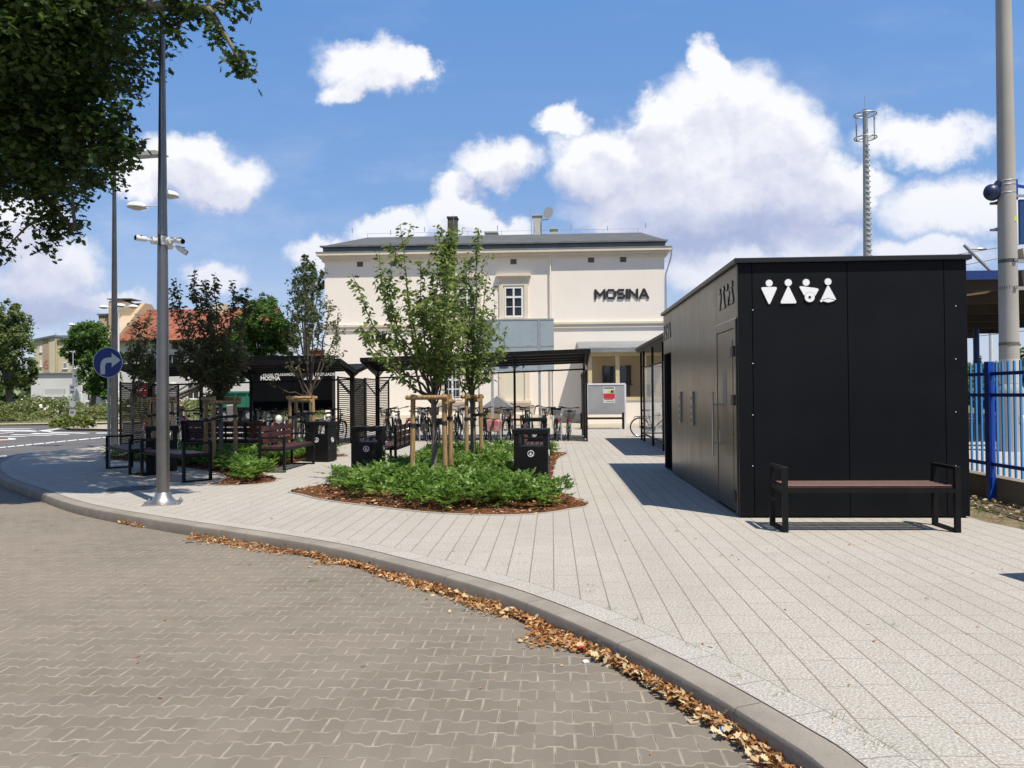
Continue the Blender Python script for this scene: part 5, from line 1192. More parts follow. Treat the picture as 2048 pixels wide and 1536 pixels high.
limb([(-12.5, 11.2, 4.6), (-14.8, 12, 6.6), (-16.8, 12.6, 6.8)], .14); limb([(-12.3, 11.2, 8.2), (-12.6, 11.2, 11.0)], .1)
blobs = []
for px, py, Y, r_ in ((20, 60, 9.6, .95), (110, 40, 9.4, .8), (40, 160, 10, .95), (130, 120, 9.6, .70), (90, 230, 10, .85), (170, 215, 9.8, .48), (20, 300, 10.4, .8), (120, 300, 10.2, .66), (200, 270, 9.8, .46), (245, 268, 9.7, .27), (60, 380, 10.6, .50), (225, 330, 9.8, .20), (140, 350, 10.3, .40),
                     (100, 435, 10.7, .27), (118, 462, 10.7, .18), (85, 490, 10.7, .10), (160, 55, 9.4, .40), (190, 22, 9.4, .34), (240, 10, 9.4, .2), (-60, 200, 10.2, 1.0), (-80, 380, 10.8, .7), (-4, 470, 11, .16), (2, 505, 11, .10), (155, 455, 10.7, .12), (250, 215, 9.6, .13), (205, 170, 9.7, .18),
                     (275, 24, 9.4, .15), (330, 30, 9.3, .20), (345, 62, 9.3, .12), (365, 12, 9.3, .17), (410, 18, 9.3, .2), (430, 70, 9.3, .13), (470, 120, 9.3, .12), (485, 134, 9.3, .09), (455, 14, 9.3, .10), (490, 2, 9.3, .08), (-20, -60, 9.6, 1.1), (100, -80, 9.4, .75), (250, -100, 9.3, .45), (380, -100, 9.3, .45)):
    p = PY(px, py, Y); blobs.append((p.x, p.y, p.z, r_, 1.))
core = list(blobs)
for (x, y, z, r_) in ((-7.8, 12.0, 7.4, 1.5), (-9.6, 12.4, 6.4, 1.6), (-10.4, 13.8, 8.4, 1.8), (-11.8, 10.8, 9.8, 2.0), (-12, 8.4, 8.4, 1.6), (-14.5, 11.6, 8.2, 2.0), (-16.2, 12.6, 6.8, 1.5), (-13.6, 14, 7.6, 1.7), (-12.2, 11.5, 11.2, 1.6), (-9, 10.6, 8.2, 1.4), (-6.6, 11.0, 6.6, 1.0), (-8.4, 13.2, 5.6, 1.0), (-10.2, 13.4, 6.0, 1.3), (-5.2, 9.7, 8.2, 1.1), (-6.8, 10.0, 8.8, 1.3), (-8.0, 11.0, 9.6, 1.5), (-5.6, 11.4, 9.6, 1.3), (-4.3, 11.6, 9.9, 1.0), (-7.2, 12.8, 10.8, 1.6), (-5.0, 13.4, 11.0, 1.3), (-9.6, 12.4, 11.6, 1.7), (-6.6, 14.8, 12.2, 1.4), (-4.0, 13.0, 11.0, .9), (-9.2, 14.8, 12.2, 1.6), (-3.9, 9.6, 7.9, .7), (-4.6, 14.9, 12.0, 1.0), (-3.9, 10.6, 9.2, 1.1), (-4.6, 12.3, 9.9, 1.2), (-3.5, 11.9, 9.5, .9), (-5.8, 13.8, 11, 1.3), (-4.4, 14.6, 11.7, 1.2), (-6.4, 12.0, 10.0, 1.3), (-5.2, 9.4, 8.4, 1.0), (-3.2, 9.6, 8.5, .6), (-3.4, 13.6, 11.3, .8)): blobs.append((x, y, z, r_, .75))
P = []
for (x, y, z, r_, w_) in blobs:
    n = int(2350*r_**2.3*w_)+40; m = max(3, n//9)                    # twig clusters inside each lobe
    c = unit(R.normal(size=(m, 3)))*(R.uniform(.15, 1, (m, 1))**.55)*r_*np.array([1, 1, .85]); c = c[R.integers(0, m, n)] + R.normal(size=(n, 3))*.07
    P.append(c+np.array([x, y, z]))
P = np.concatenate(P); n = len(P); az = R.uniform(0, 2*PI, n)
leafmesh('crown', P, np.c_[np.cos(az), np.sin(az), R.uniform(-1.0, .25, n)], unit(np.array([0, 0, 1.])+R.normal(size=(n, 3))*.55), R.uniform(.75, 1.25, n)*.105, *OAK, oak_leaf, oak)
tw = MB(); tw.tube([W(400, 10, 9.3), W(425, 70, 9.3), W(440, 95, 9.3), W(470, 118, 9.3), W(487, 135, 9.3)], [.012, .009, .007, .005, .003], 6)
for (x, y, z, r_, w_) in core[::2]:
    k = np.random.default_rng(int(abs(x*100))); c = Vector((x, y, z)); L_ = min(limbs, key=lambda l: np.min(np.linalg.norm(l[0]-np.array(c), axis=1)))[0]; q_ = L_[np.argmin(np.linalg.norm(L_-np.array(c), axis=1))]
    tw.tube([Vector(q_), (Vector(q_)+c)/2+Vector((0, 0, .08)), c], [.03, .018, .006], 6)
tag(tw.build('twigs', twig_m, oak, True, smooth=True), kind='stuff')
# ================================================================ station building
YS = 39.4; S = thing('station_building', 'two-storey cream station building with a low grey roof and black MOSINA letters', 'building', (-3, YS, 0))
xl = PY(650, 700, YS).x; xr = PY(1329, 600, YS).x; zc = PY(1000, 503, YS).z; YB = YS+10.5
z = lambda py, Y=YS, px=1000: PY(px, py, Y).z
xx = lambda px, py=600, Y=YS: PY(px, py, Y).x
xp = xx(1103)                                # slightly projecting right part
mb = MB(); mb.bb(xl, xp, YS, YB, -.1, zc); mb.bb(xp+.001, xr, YS-.06, YB, -.1, zc); mb.build('wall', cream, S, True)
mb = MB(); mb.bb(xl-.03, xr+.03, YS-.10, YS+.02, -.1, .42); mb.bb(xp, xr+.03, YS-.13, YS, -.1, .42); mb.build('plinth', cream_trim, S, True)
# string course
zs = z(650); mb = MB()
for (a, b_, o) in ((xl-.05, xp, 0), (xp, xr+.05, -.06)):
    mb.bb(a, b_, YS-.12+o, YS+.01, zs-.02, zs+.09); mb.bb(a, b_, YS-.07+o, YS+.01, zs-.20, zs-.021)
mb.build('string_course', cream_trim, S, True)
# cornice in three steps
mb = MB()
for k, (dp, z0, z1) in enumerate(((.10, -.40, -.25), (.20, -.249, -.12), (.34, -.119, .02))):
    mb.bb(xl-dp, xr+dp, YS-dp-.06, YB+dp, zc+z0, zc+z1)
mb.build('cornice', cream_trim, S, True)
mb = MB(); mb.bb(xl-.36, xr+.36, YS-.42, YB+.36, zc+.021, zc+.06); mb.build('cornice_flashing', roof_metal, S, True)
# attic upstand with dark strip, roof
mb = MB(); mb.bb(xl-.05, xr+.05, YS-.12, YB+.1, zc+.061, PY(1000, 489, YS-.2).z); mb.build('upstand', gutter_m, S, True)
ze, zr_ = PY(1000, 486, YS-.3).z, PY(1000, 470, YS+5.2).z
mb = MB(); V_ = [(xl-.12, YS-.25, ze), (xr+.12, YS-.25, ze), (xr+.12, YB+.25, ze), (xl-.12, YB+.25, ze), (xl+1.0, YS+5.2, zr_), (xr-.55, YS+5.2, zr_)]
V_ += [(v[0], v[1], v[2]-.05) for v in V_[:4]]
mb.add(V_, [(0, 1, 5, 4), (1, 2, 5), (2, 3, 4, 5), (3, 0, 4), (0, 6, 7, 1), (1, 7, 8, 2), (2, 8, 9, 3), (3, 9, 6, 0)]); RO = mb.build('roof', roof_grey, S, True)
g = MB().bb(xl-.15, xr+.15, YS-.36, YS-.255, ze-.06, ze+.02).build('gutter', gutter_m, S, True); g.parent = RO
for k in range(9):
    x = xl+.8+(xr-xl-1.4)*k/8; m_ = MB().bar((x, YS+2.5+.6*(k % 2), zr_-.30), (x, YS+2.5+.6*(k % 2), zr_-.05), .04).build('snow_guard_bracket', galv_m, S, True); m_.parent = RO
MB().tube([(xl+1, YS+5.2, zr_+.22), (xr-.6, YS+5.2, zr_+.22)], .008, 5).build('lightning_wire', galv_m, S, True)
for k in range(9): x = xl+1+(xr-xl-1.7)*k/8; m_ = MB().bar((x, YS+5.2, zr_), (x, YS+5.2, zr_+.24), .02).build('wire_holder', galv_m, S, True)
# chimneys, dish, aerials
def chim(px0, px1, pyt, Y, m, name='chimney'):
    a = PY(px0, pyt, Y); b_ = PY(px1, pyt, Y); mb = MB(); mb.bb(a.x, b_.x, Y, Y+.7, zc+.5, a.z-.08); mb.bb(a.x-.05, b_.x+.05, Y-.05, Y+.75, a.z-.079, a.z); o = mb.build(name, m, S, True); o.parent = RO; return o
dkch = mat('sooty_chimney', fn=worn((.05, .045, .04), (.12, .10, .09), 4, 30, .8, .9, .2))
pale = mat('painted_chimney', fn=stucco((.50, .50, .44), (.60, .60, .54), (.34, .33, .28), .5))
chim(895, 913, 433, YS+5.6, dkch); chim(1066, 1083, 429, YS+5, pale); chim(1101, 1114, 456, YS+6, pale); chim(970, 994, 463, YS+6.5, pale)
c = PY(1098, 427, YS+4.8); mb = MB(); prof = [(.02, 0), (.16, .02), (.30, .075), (.36, .12)]; mb.lathe(prof, n=24); d = mb.build('satellite_dish', mat('dish_grey', (.33, .34, .34), .5), S); d.location = (c.x-S.location.x, c.y-S.location.y, c.z); d.rotation_euler = (math.radians(78), 0, math.radians(-25)); d.scale = (.85, 1, 1)
mb = MB(); e = PY(1083, 440, YS+5.1); mb.tube([e, (c.x-.05, c.y+.1, e.z-.02), (c.x, c.y+.08, c.z)], .02, 6); mb.build('dish_arm', bk_plastic, S, True)
for px, py0, py1 in ((906, 430, 440), (1062, 440, 470), (1060, 408, 432)): MB().tube([PY(px, py0, YS+5.4), PY(px+2, py1+10, YS+5.4)], .012, 5).build('aerial', galv_m, S, True)
# attic vents
for px, py in ((720, 526), (787, 525), (937, 523), (1027, 521), (1182, 518), (1246, 517)):
    p = PY(px, py, YS); o = -.062 if px > 1103 else 0; MB().bb(p.x-.155, p.x+.155, YS-.012+o, YS+.01, p.z-.19, p.z+.17).build('vent', vent_m, S, True)
def window(cx, z0, z1, w_, Y, glass=True, hood=True, name='window', label=None, cols=2, rows=(.40,)):
    f = thing(name, None, None, (cx-S.location.x, Y-S.location.y, 0)); f.parent = S
    if label: f['label'] = label
    def B(n_, m, *bb_): return MB().bb(*bb_).build(n_, m, f)
    B('pane', pane_m, -w_/2+.05, w_/2-.05, -.012, -.006, z0+.05, z1-.05)
    mb = MB(); t_ = .085
    mb.bb(-w_/2, -w_/2+t_, -.05, -.0, z0, z1); mb.bb(w_/2-t_, w_/2, -.05, -.0, z0, z1); mb.bb(-w_/2+t_, w_/2-t_, -.05, 0, z0, z0+t_); mb.bb(-w_/2+t_, w_/2-t_, -.05, 0, z1-t_, z1)
    mb.bb(-.045, .045, -.055, -.001, z0+t_, z1-t_)
    zt_ = z0+(z1-z0)*.66; mb.bb(-w_/2+t_, w_/2-t_, -.06, -.001, zt_-.05, zt_+.05); zq = z0+(z1-z0)*.34; mb.bb(-w_/2+t_, w_/2-t_, -.045, -.001, zq-.018, zq+.018)
    mb.build('frame', frame_white, f)
    mb = MB(); s = .26
    mb.bb(-w_/2-s, -w_/2-.06, -.075, 0, z0-.05, z1+.28); mb.bb(w_/2+.06, w_/2+s, -.075, 0, z0-.05, z1+.28); mb.bb(-w_/2-.06, w_/2+.06, -.075, 0, z1+.06, z1+.28); mb.build('surround', cream_trim, f)
    mb = MB(); mb.bb(-w_/2-.06, -w_/2, -.03, 0, z0, z1); mb.bb(w_/2, w_/2+.06, -.03, 0, z0, z1); mb.bb(-w_/2-.06, w_/2+.06, -.03, 0, z1, z1+.06); mb.build('reveal', cream_trim, f)
    B('sill', cream_trim, -w_/2-s-.05, w_/2+s+.05, -.17, 0, z0-.13, z0-.051)
    if hood:
        mb = MB(); mb.bb(-w_/2-.36, w_/2+.36, -.10, 0, z1+.42, z1+.52); mb.bb(-w_/2-.42, w_/2+.42, -.22, 0, z1+.521, z1+.62); mb.build('hood', cream_trim, f)
    for sx in (-1, 1): B('curtain', curtain_m, sx*w_*.26-.12, sx*w_*.26+.12, -.0055, -.001, z0+.1, zt_-.06)
    return f
w0 = PY(1027.5, 605, YS); wz0, wz1 = z(635), z(574)
window(w0.x, wz0, wz1, .94, YS); w1 = PY(934, 605, YS); window(w1.x, wz0, wz1, .94, YS)
for px in (842, 760): pass
# ground floor blind windows
zb0, zb1 = z(799), z(738)
for px, lab in ((1029, 'cream painted shutter closed'), (905, None)):
    c = PY(px, 770, YS)
    if lab:
        f = thing('shuttered_window', None, None, (c.x-S.location.x, 0, 0)); f.parent = S
        MB().bb(-.5, .5, -.012, 0, zb0, zb1).build('shutter', mat('cream_shutter', (.72, .67, .52), .6), f)
        mb = MB(); mb.bb(-.78, -.52, -.07, 0, zb0-.05, zb1+.2); mb.bb(.52, .78, -.07, 0, zb0-.05, zb1+.2); mb.bb(-.52, .52, -.07, 0, zb1+.002, zb1+.2); mb.build('surround', cream_trim, f); MB().bb(-.85, .85, -.17, 0, zb0-.17, zb0-.051).build('sill', cream_trim, f)
    else:
        f = window(c.x, zb0, zb1, .94, YS, hood=False); mb = MB()
        for k in range(5): mb.tube([(-.36+.18*k, -.13, zb0), (-.36+.18*k, -.13, zb1)], .012, 6)
        for k in range(4): mb.tube([(-.45, -.13, zb0+.15+k*(zb1-zb0-.3)/3), (.45, -.13, zb0+.15+k*(zb1-zb0-.3)/3)], .012, 6)
        mb.build('bars', white_pl, f)
# rain pipes
xpz = xx(1101)
MB().tube([(xpz, YS-.12, zc-.3), (xpz, YS-.12, .3)], .04, 8).build('downpipe', cream, S, True, smooth=True)
MB().tube([(xr+.34, YS-.36, zc-.02), (xr+.3, YS-.25, zc-.5), (xr+.06, YS-.1, zc-1.3), (xr+.06, YS-.1, .3)], .035, 8).build('downpipe', galv_m, S, True, smooth=True)
# big letters
def blockletters(x0, zb, h, total, Y, m):
    st = h*.21; A = {'M': ([(0, 0, 0, 1), (1, 0, 1, 1), (0.04, .93, .5, .35), (.96, .93, .5, .35)], 1.12), 'O': ([(.08, 0, .92, 0), (.08, 1, .92, 1), (0, .08, 0, .92), (1, .08, 1, .92)], .95),
         'S': ([(0, 0, .92, 0), (.08, .5, .92, .5), (.08, 1, 1, 1), (1, .08, 1, .42), (0, .58, 0, .92)], .85), 'I': ([(0, 0, 0, 1)], 0.0), 'N': ([(0, 0, 0, 1), (1, 0, 1, 1), (.05, .93, .95, .07)], .95), 'A': ([(0, 0, .45, 1), (1, 0, .55, 1), (.2, .28, .8, .28), (.42, .98, .58, .98)], 1.0)}
    ws = [A[c][1]*h*.8 + st for c in 'MOSINA']; gap = (total-sum(ws))/5; x = x0
    for c, w_ in zip('MOSINA', ws):
        mb = MB(); iw = w_-st
        for i, (a, b_, c2, d) in enumerate(A[c][0]):
            p = Vector((x+st/2+a*iw, Y-.001*i, zb+st/2+b_*(h-st))); q_ = Vector((x+st/2+c2*iw, Y-.001*i, zb+st/2+d*(h-st))); dd = (q_-p).normalized() if (q_-p).length else Vector((0, 0, 1))
            if c in 'SOA' and abs(dd.z) < .1: dd2 = dd*0
            else: dd2 = dd*st*.5 if c not in 'SO' else dd*0
            mb.bar(p-dd2, q_+dd2, st*.02+.035, st, up=Vector((dd.z, 0, -dd.x)) if abs(dd.z) < .99 else (1, 0, 0))
        if c == 'M' or c == 'N':
            pass
        mb.build('letter', m, S, True); x += w_+gap
a = PY(1189, 598.5, YS-.1); b_ = PY(1298, 577, YS-.1)
blockletters(a.x, a.z, b_.z-a.z, b_.x-a.x, YS-.092, letter_m)
# porch
YP = 37.4; px0 = xx(1173, 780, YP); zr2 = z(697, YP, 1200); zr3 = z(683, YS, 1200)
P_ = thing('porch', None, None, (0, 0, 0)); P_.parent = S; P_.location = (px0-S.location.x, YP-S.location.y, 0)
def PB(n_, m, *bb_): return MB().bb(*bb_).build(n_, m, P_)
pw = xr-px0
mb = MB(); x0_, x1_ = xx(1157, 690, YP-.3)-px0, pw+.2; mb.add([(x0_, -.35, zr2), (x1_, -.35, zr2), (x1_, 1.92, zr3), (x0_, 1.92, zr3), (x0_, -.35, zr2-.06), (x1_, -.35, zr2-.06), (x1_, 1.92, zr3-.06), (x0_, 1.92, zr3-.06)], [(0, 1, 2, 3), (7, 6, 5, 4), (0, 4, 5, 1), (1, 5, 6, 2), (2, 6, 7, 3), (3, 7, 4, 0)]); mb.build('roof', roof_metal, P_)
PB('fascia', roof_metal, x0_, x1_, -.39, -.352, zr2-.20, zr2+.01)
for k in range(6): x = .1+k*(pw-.3)/5; MB().bar((x, -.3, zr2-.10), (x, 1.9, zr3-.10), .10, .14).build('rafter', ochre, P_)
PB('beam', ochre, 0, pw, -.06, .08, zr2-.36, zr2-.17)
for px in (1180, 1235, 1289): x = xx(px, 740, YP)-px0; PB('post', ochre, x-.09, x+.09, -.08, .08, .95, zr2-.361)
PB('parapet', cream, -.05, pw, -.12, .10, 0, 1.10); PB('parapet_cap', ochre, -.1, pw+.05, -.16, .14, 1.101, 1.26)
PB('side_wall', cream, -.06, .10, .1, 1.93, 0, 1.10)
PB('floor', beige_pav, .1, pw, .1, 1.93, 0, .25)
PB('back_wall', tan_and_shade, .1, pw-.05, 1.90, 1.938, .25, zr3-.1)  # really cream render; the porch shade is put into its tan colour
dz0, dz1 = z(769, YS), z(735, YS); dx0, dx1 = xx(1208, 750, YS)-px0, xx(1252, 750, YS)-px0
W2 = PB('ticket_window', pane_m, dx0, dx1, 1.86, 1.899, dz0, dz1)
for s, x in ((0, dx0-.09), (1, dx1)): o = PB('shutter', mat('dark_brown_wood', (.05, .032, .02), .6), x, x+.09+.15*s, 1.84, 1.89, dz0-.05, dz1+.03); o.parent = W2; 
PB('window_sill', mat('dark_brown_wood', (.05, .032, .02), .6), dx0-.15, dx1+.3, 1.78, 1.89, dz0-.09, dz0-.03)
PB('door', mat('grey_door', (.10, .095, .09), .5), dx1-.1, dx1+.18, 1.86, 1.895, .25, dz0-.1)
# basement entrance with little gabled roof
p = PY(994, 792, 37.4); e0 = PY(964, 815, 37.4); e1 = PY(1026, 815, 37.4); t = thing('basement_entrance', 'small gabled zinc canopy over an ochre basement entrance at the station wall', 'entrance canopy', (p.x, 37.4, 0))
hw = (e1.x-e0.x)/2; mb = MB(); mb.prism([(-hw, e0.z), (0, p.z), (hw, e0.z), (hw, e0.z-.09), (-hw, e0.z-.09)], 0, 1.9, 'xz'); mb.build('roof', roof_metal, t)
MB().bb(-hw+.15, hw-.15, .1, 1.8, 0, e0.z-.10).build('wall', tan_and_shade, t); MB().bb(-hw+.3, .1, .06, .10, .0, e0.z-.2).build('door', mat('ochre_door', (.30, .22, .11), .6), t)
MB().bb(-hw+.02, -hw+.10, .02, .10, 0, e0.z-.09).build('post', galv_m, t); MB().bb(hw-.10, hw-.02, .02, .10, 0, e0.z-.09).build('post', galv_m, t)
# grey display screen on posts
YG = 34.5; gx = lambda px: PY(px, 700, YG).x; gz = lambda py: PY(1040, py, YG).z
t = thing('billboard_frame', 'large blue-grey sheet screen on steel posts with a scrawled graffiti tag', 'billboard', (gx(1030), YG, 0)); o = t.location.x
for (a, b_, c, d) in ((955, 1076, 638, 690.5), (1081, 1108, 638, 690.5), (955, 1076, 693.5, 742), (1081, 1108, 693.5, 742)): MB().bb(gx(a)-o, gx(b_)-o, -.02, .0, gz(d), gz(c)).build('sheet', screen_m, t)
for px in (957, 984, 1078.5, 1104): r_ = .055 if px in (984, 1078.5) else .03; MB().bb(gx(px)-o-r_, gx(px)-o+r_, .005, .09, 0, gz(639)).build('post', galv_m, t)
for py in (639, 692, 741): MB().bb(gx(955)-o, gx(1108)-o, -.035, -.021, gz(py)-.03, gz(py)+.03).build('frame_rail', galv_m, t)
MB().bb(gx(1078.5)-o-.05, gx(1078.5)-o+.05, -.04, -.022, gz(742), gz(638)).build('cover_strip', galv_m, t)
gr = MB(); gp = lambda x, y: Vector((gx(930+x/6.98)-o, -.028, gz(640+y/6.98)))
for st in ([(430, 615), (445, 605), (455, 635), (470, 600), (480, 640), (495, 600), (490, 650)], [(495, 650), (515, 620), (530, 612), (525, 640), (545, 655), (540, 615), (560, 650), (570, 610), (590, 655), (600, 612), (615, 640), (630, 605), (650, 630), (690, 652), (740, 640), (790, 600)], [(480, 655), (530, 662), (600, 656)], [(805, 622), (822, 630), (806, 640), (824, 650), (808, 662)]):
    gr.tube([gp(*q_) for q_ in st], .022, 4)
gr.build('graffiti', graf_m, t)
# poster board
YN = 31.9; nx = lambda px: PY(px, 800, YN).x; nz = lambda py: PY(1212, py, YN).z
t = thing('poster_board', 'grey poster board with a red and white poster, standing before the station porch', 'notice board', (nx(1212), YN, 0)); o = t.location.x
MB().bb(nx(1174)-o, nx(1249)-o, -.03, 0, nz(829), nz(770)).build('panel', mat('board_grey', fn=worn((.30, .31, .32), (.37, .38, .39), 1.5, 12, .45, .6, 0)), t)
mb = MB(); 
for px in (1174, 1250.5): mb2 = MB().bb(nx(px)-o-.035, nx(px)-o+.035, -.04, .04, 0, nz(768)).build('leg', lamp_white, t)
MB().bb(nx(1174)-o, nx(1250.5)-o, -.045, .03, nz(770)+.002, nz(767)+.01).build('top_rail', lamp_white, t)
PS = MB().bb(nx(1206.5)-o, nx(1230)-o, -.036, -.031, nz(806.5), nz(774)).build('poster', mat('poster_paper', (.66, .65, .60), .6), t)
for (a, b_, c, d, col, nm) in ((1207, 1229.5, 787, 797.5, (.55, .03, .05), 'red_band'), (1215, 1225, 781.5, 786.5, (.55, .60, .10), 'green_patch'), (1208, 1228, 775, 777.5, (.12, .12, .12), 'title_line'), (1209, 1226, 798, 799.5, (.12, .1, .1), 'text_line'), (1211, 1228, 802.5, 803.6, (.2, .2, .2), 'text_line'), (1222, 1229, 780, 786, (.25, .2, .2), 'picture')):
    q_ = MB().bb(nx(a)-o, nx(b_)-o, -.0375, -.0365, nz(d), nz(c)).build(nm, mat('ink_%s_%d' % (nm, int(a)), col, .6), t); q_.parent = PS
# ================================================================ trees, buildings and road edge beyond
def bigtree(name, label, base, H_, parts, lm, n, sz, trunk_h, seed, group='trees beyond the square', tr=.22, cat='tree'):
    R = np.random.default_rng(seed); t = thing(name, label, cat, base, 0., group); b = np.array(base, float)
    c0 = np.mean([p[:3] for p in parts], axis=0)
    MB().tube([(0, 0, -.2), (0, 0, trunk_h*.6), tuple(Vector(c0)-Vector(base)-Vector((0, 0, .2)))], [tr*1.3, tr, tr*.5], 8).build('trunk', bark_m, t, smooth=True)
    P = []; vol = sum(p[3]*p[4] for p in parts)
    for (x, y, z, rx, rz) in parts:
        k = max(10, int(n*rx*rz/vol)); sub_ = max(6, k//40)
        c = unit(R.normal(size=(sub_, 3)))*(R.uniform(.25, 1, (sub_, 1))**.5)
        q = c[R.integers(0, sub_, k)]*np.array([rx, rx, rz]) + R.normal(size=(k, 3))*np.array([rx, rx, rz])*.10; P.append(q+np.array([x, y, z]))
        MB().tube([Vector((b[0], b[1], b[2]+trunk_h))-Vector(base), Vector((x, y, z))-Vector(base)], [tr*.5, tr*.15], 6).build('limb', bark_m, t, smooth=True)
    P = np.concatenate(P); m = len(P); az = R.uniform(0, 2*PI, m)
    leafmesh('crown', P, np.c_[np.cos(az), np.sin(az), R.uniform(-.8, .4, m)], unit(np.array([0, -.3, 1.])+R.normal(size=(m, 3))*.7), R.uniform(.6, 1.3, m)*sz, *CLUMP, lm, t); return t
def blobs_px(lst, Y, dy=1.5, seed=0):
    R = np.random.default_rng(seed); out = []
    for px, py, rx, ry in lst:
        y = Y+R.uniform(-dy, dy); p = PY(px, py, y); s = y/1560; out.append((p.x, y, p.z, rx*s, ry*s))
    return out
Z0 = -.1
p = PY(20, 830, 52); bigtree('maple_tree', 'bright green maple at the left edge of the photo behind the flowering bank', (p.x, 52, Z0), 9, blobs_px([(10, 660, 50, 50), (-20, 690, 60, 70), (35, 700, 38, 45), (45, 745, 30, 35), (5, 750, 50, 40), (20, 630, 30, 28), (-50, 730, 50, 60)], 52, 1.5, 1), maple_leaf, 17000, .19, 2.2, 31)
p = PY(185, 830, 56); bigtree('robinia_tree', 'rounded dark green tree between the apartment block and the red roofed house', (p.x, 56, Z0), 8, blobs_px([(180, 680, 42, 36), (150, 700, 28, 30), (205, 690, 30, 40), (190, 740, 36, 45), (165, 665, 24, 22), (215, 745, 25, 45), (235, 715, 22, 18), (200, 775, 30, 25), (262, 712, 12, 8)], 56, 1.5, 2), robinia_leaf, 16000, .18, 2.0, 32)
p = PY(530, 830, 48); bigtree('plane_tree', 'broad mid green tree rising above the left bicycle shelter', (p.x, 48, Z0), 8, blobs_px([(530, 640, 45, 40), (500, 665, 40, 38), (560, 670, 38, 38), (525, 610, 28, 22), (480, 700, 34, 34), (545, 705, 45, 30), (445, 715, 30, 22), (505, 620, 22, 22), (470, 740, 34, 26)], 48, 1.5, 3), robinia_leaf, 18000, .165, 2.0, 33)
p = PY(612, 830, 46); bigtree('slender_tree', 'tall slender grey green tree touching the left corner of the station', (p.x, 46, Z0), 9, blobs_px([(612, 545, 26, 28), (600, 580, 24, 30), (625, 585, 22, 36), (608, 620, 26, 30), (628, 650, 20, 26), (592, 640, 14, 20), (610, 520, 12, 12), (640, 560, 12, 30)], 46, .8, 4), far_leaf, 7000, .12, 3.4, 34, tr=.14)
p = PY(408, 830, 64); bigtree('bushy_tree', 'dark bushy tree in front of the white house, seen between shelter posts', (p.x, 56, Z0), 5, blobs_px([(440, 760, 22, 24), (425, 740, 20, 20), (455, 745, 18, 22)], 56, .8, 5), robinia_leaf, 2600, .24, 1.0, 35)
# railway side trees
bx = [(1950, 745, 22, 30), (1990, 750, 30, 26), (2040, 735, 36, 40), (2090, 740, 50, 40), (1900, 755, 40, 26), (2150, 720, 50, 60)]
for i, b_ in enumerate(bx):
    Yb = (96, 110, 92, 100, 104, 88)[i]; c = PY(b_[0], 800, Yb)
    bigtree('lineside_tree', ('dark green tree far beyond the tracks, left of the blue fence post', 'low dark tree on the skyline behind the blue fence post', 'dull green tree at the right edge beyond the concrete pole', 'green tree beyond the tracks just outside the right edge', 'dark green tree beyond the tracks hidden by the toilet block', 'large tree beyond the tracks outside the right edge')[i], (c.x, Yb, 0), 6, blobs_px([b_, (b_[0]+8, b_[1]+18, b_[2]*.9, b_[3]*.8), (b_[0]-10, b_[1]+10, b_[2]*.7, b_[3]*.8)], Yb, 1, 40+i), far_leaf, 1800, .5, 1.5, 50+i, 'trees beyond the tracks')
# far woodland so that the horizon is never bare
def woods(name, label, pts, n, h, sz, seed, wdt=14):
    R = np.random.default_rng(seed); pts = np.array(pts, float); u = R.uniform(0, len(pts)-1.001, n); i = u.astype(int); f = (u-i)[:, None]; q = pts[i]*(1-f)+pts[i+1]*f
    q = q + R.normal(size=q.shape)*wdt*.3; hh = h*(.62+.38*np.sin(u*37+np.sin(u*11)*2)*.6+.1*R.normal(size=n)); P = np.c_[q, np.abs(hh)*np.sqrt(R.uniform(.01, 1, n))]
    az = R.uniform(0, 2*PI, n); return tag(leafmesh(name, P, np.c_[np.cos(az), np.sin(az), R.uniform(-.5, .5, n)], unit(np.array([0, -.5, 1.])+R.normal(size=(n, 3))*.7), R.uniform(.6, 1.4, n)*sz, *CLUMP, far_leaf), label, 'woodland', None, 'stuff')
woods('distant_woodland', 'low belt of distant woodland along the horizon', [(-420, 150), (-260, 260), (-80, 300), (90, 300), (260, 260), (420, 120)], 16000, 11, 3.4, 61, 20)
woods('hedge', 'tall green hedge running behind the gardens on the left', [(-110, 76), (-70, 84), (-30, 88), (4, 90)], 7000, 4.2, .8, 62, 3)
woods('lineside_scrub', 'green scrub beside the railway beyond the platform', [(26, 20), (29, 60), (34, 100), (40, 160)], 7000, 3.4, .6, 63, 3)
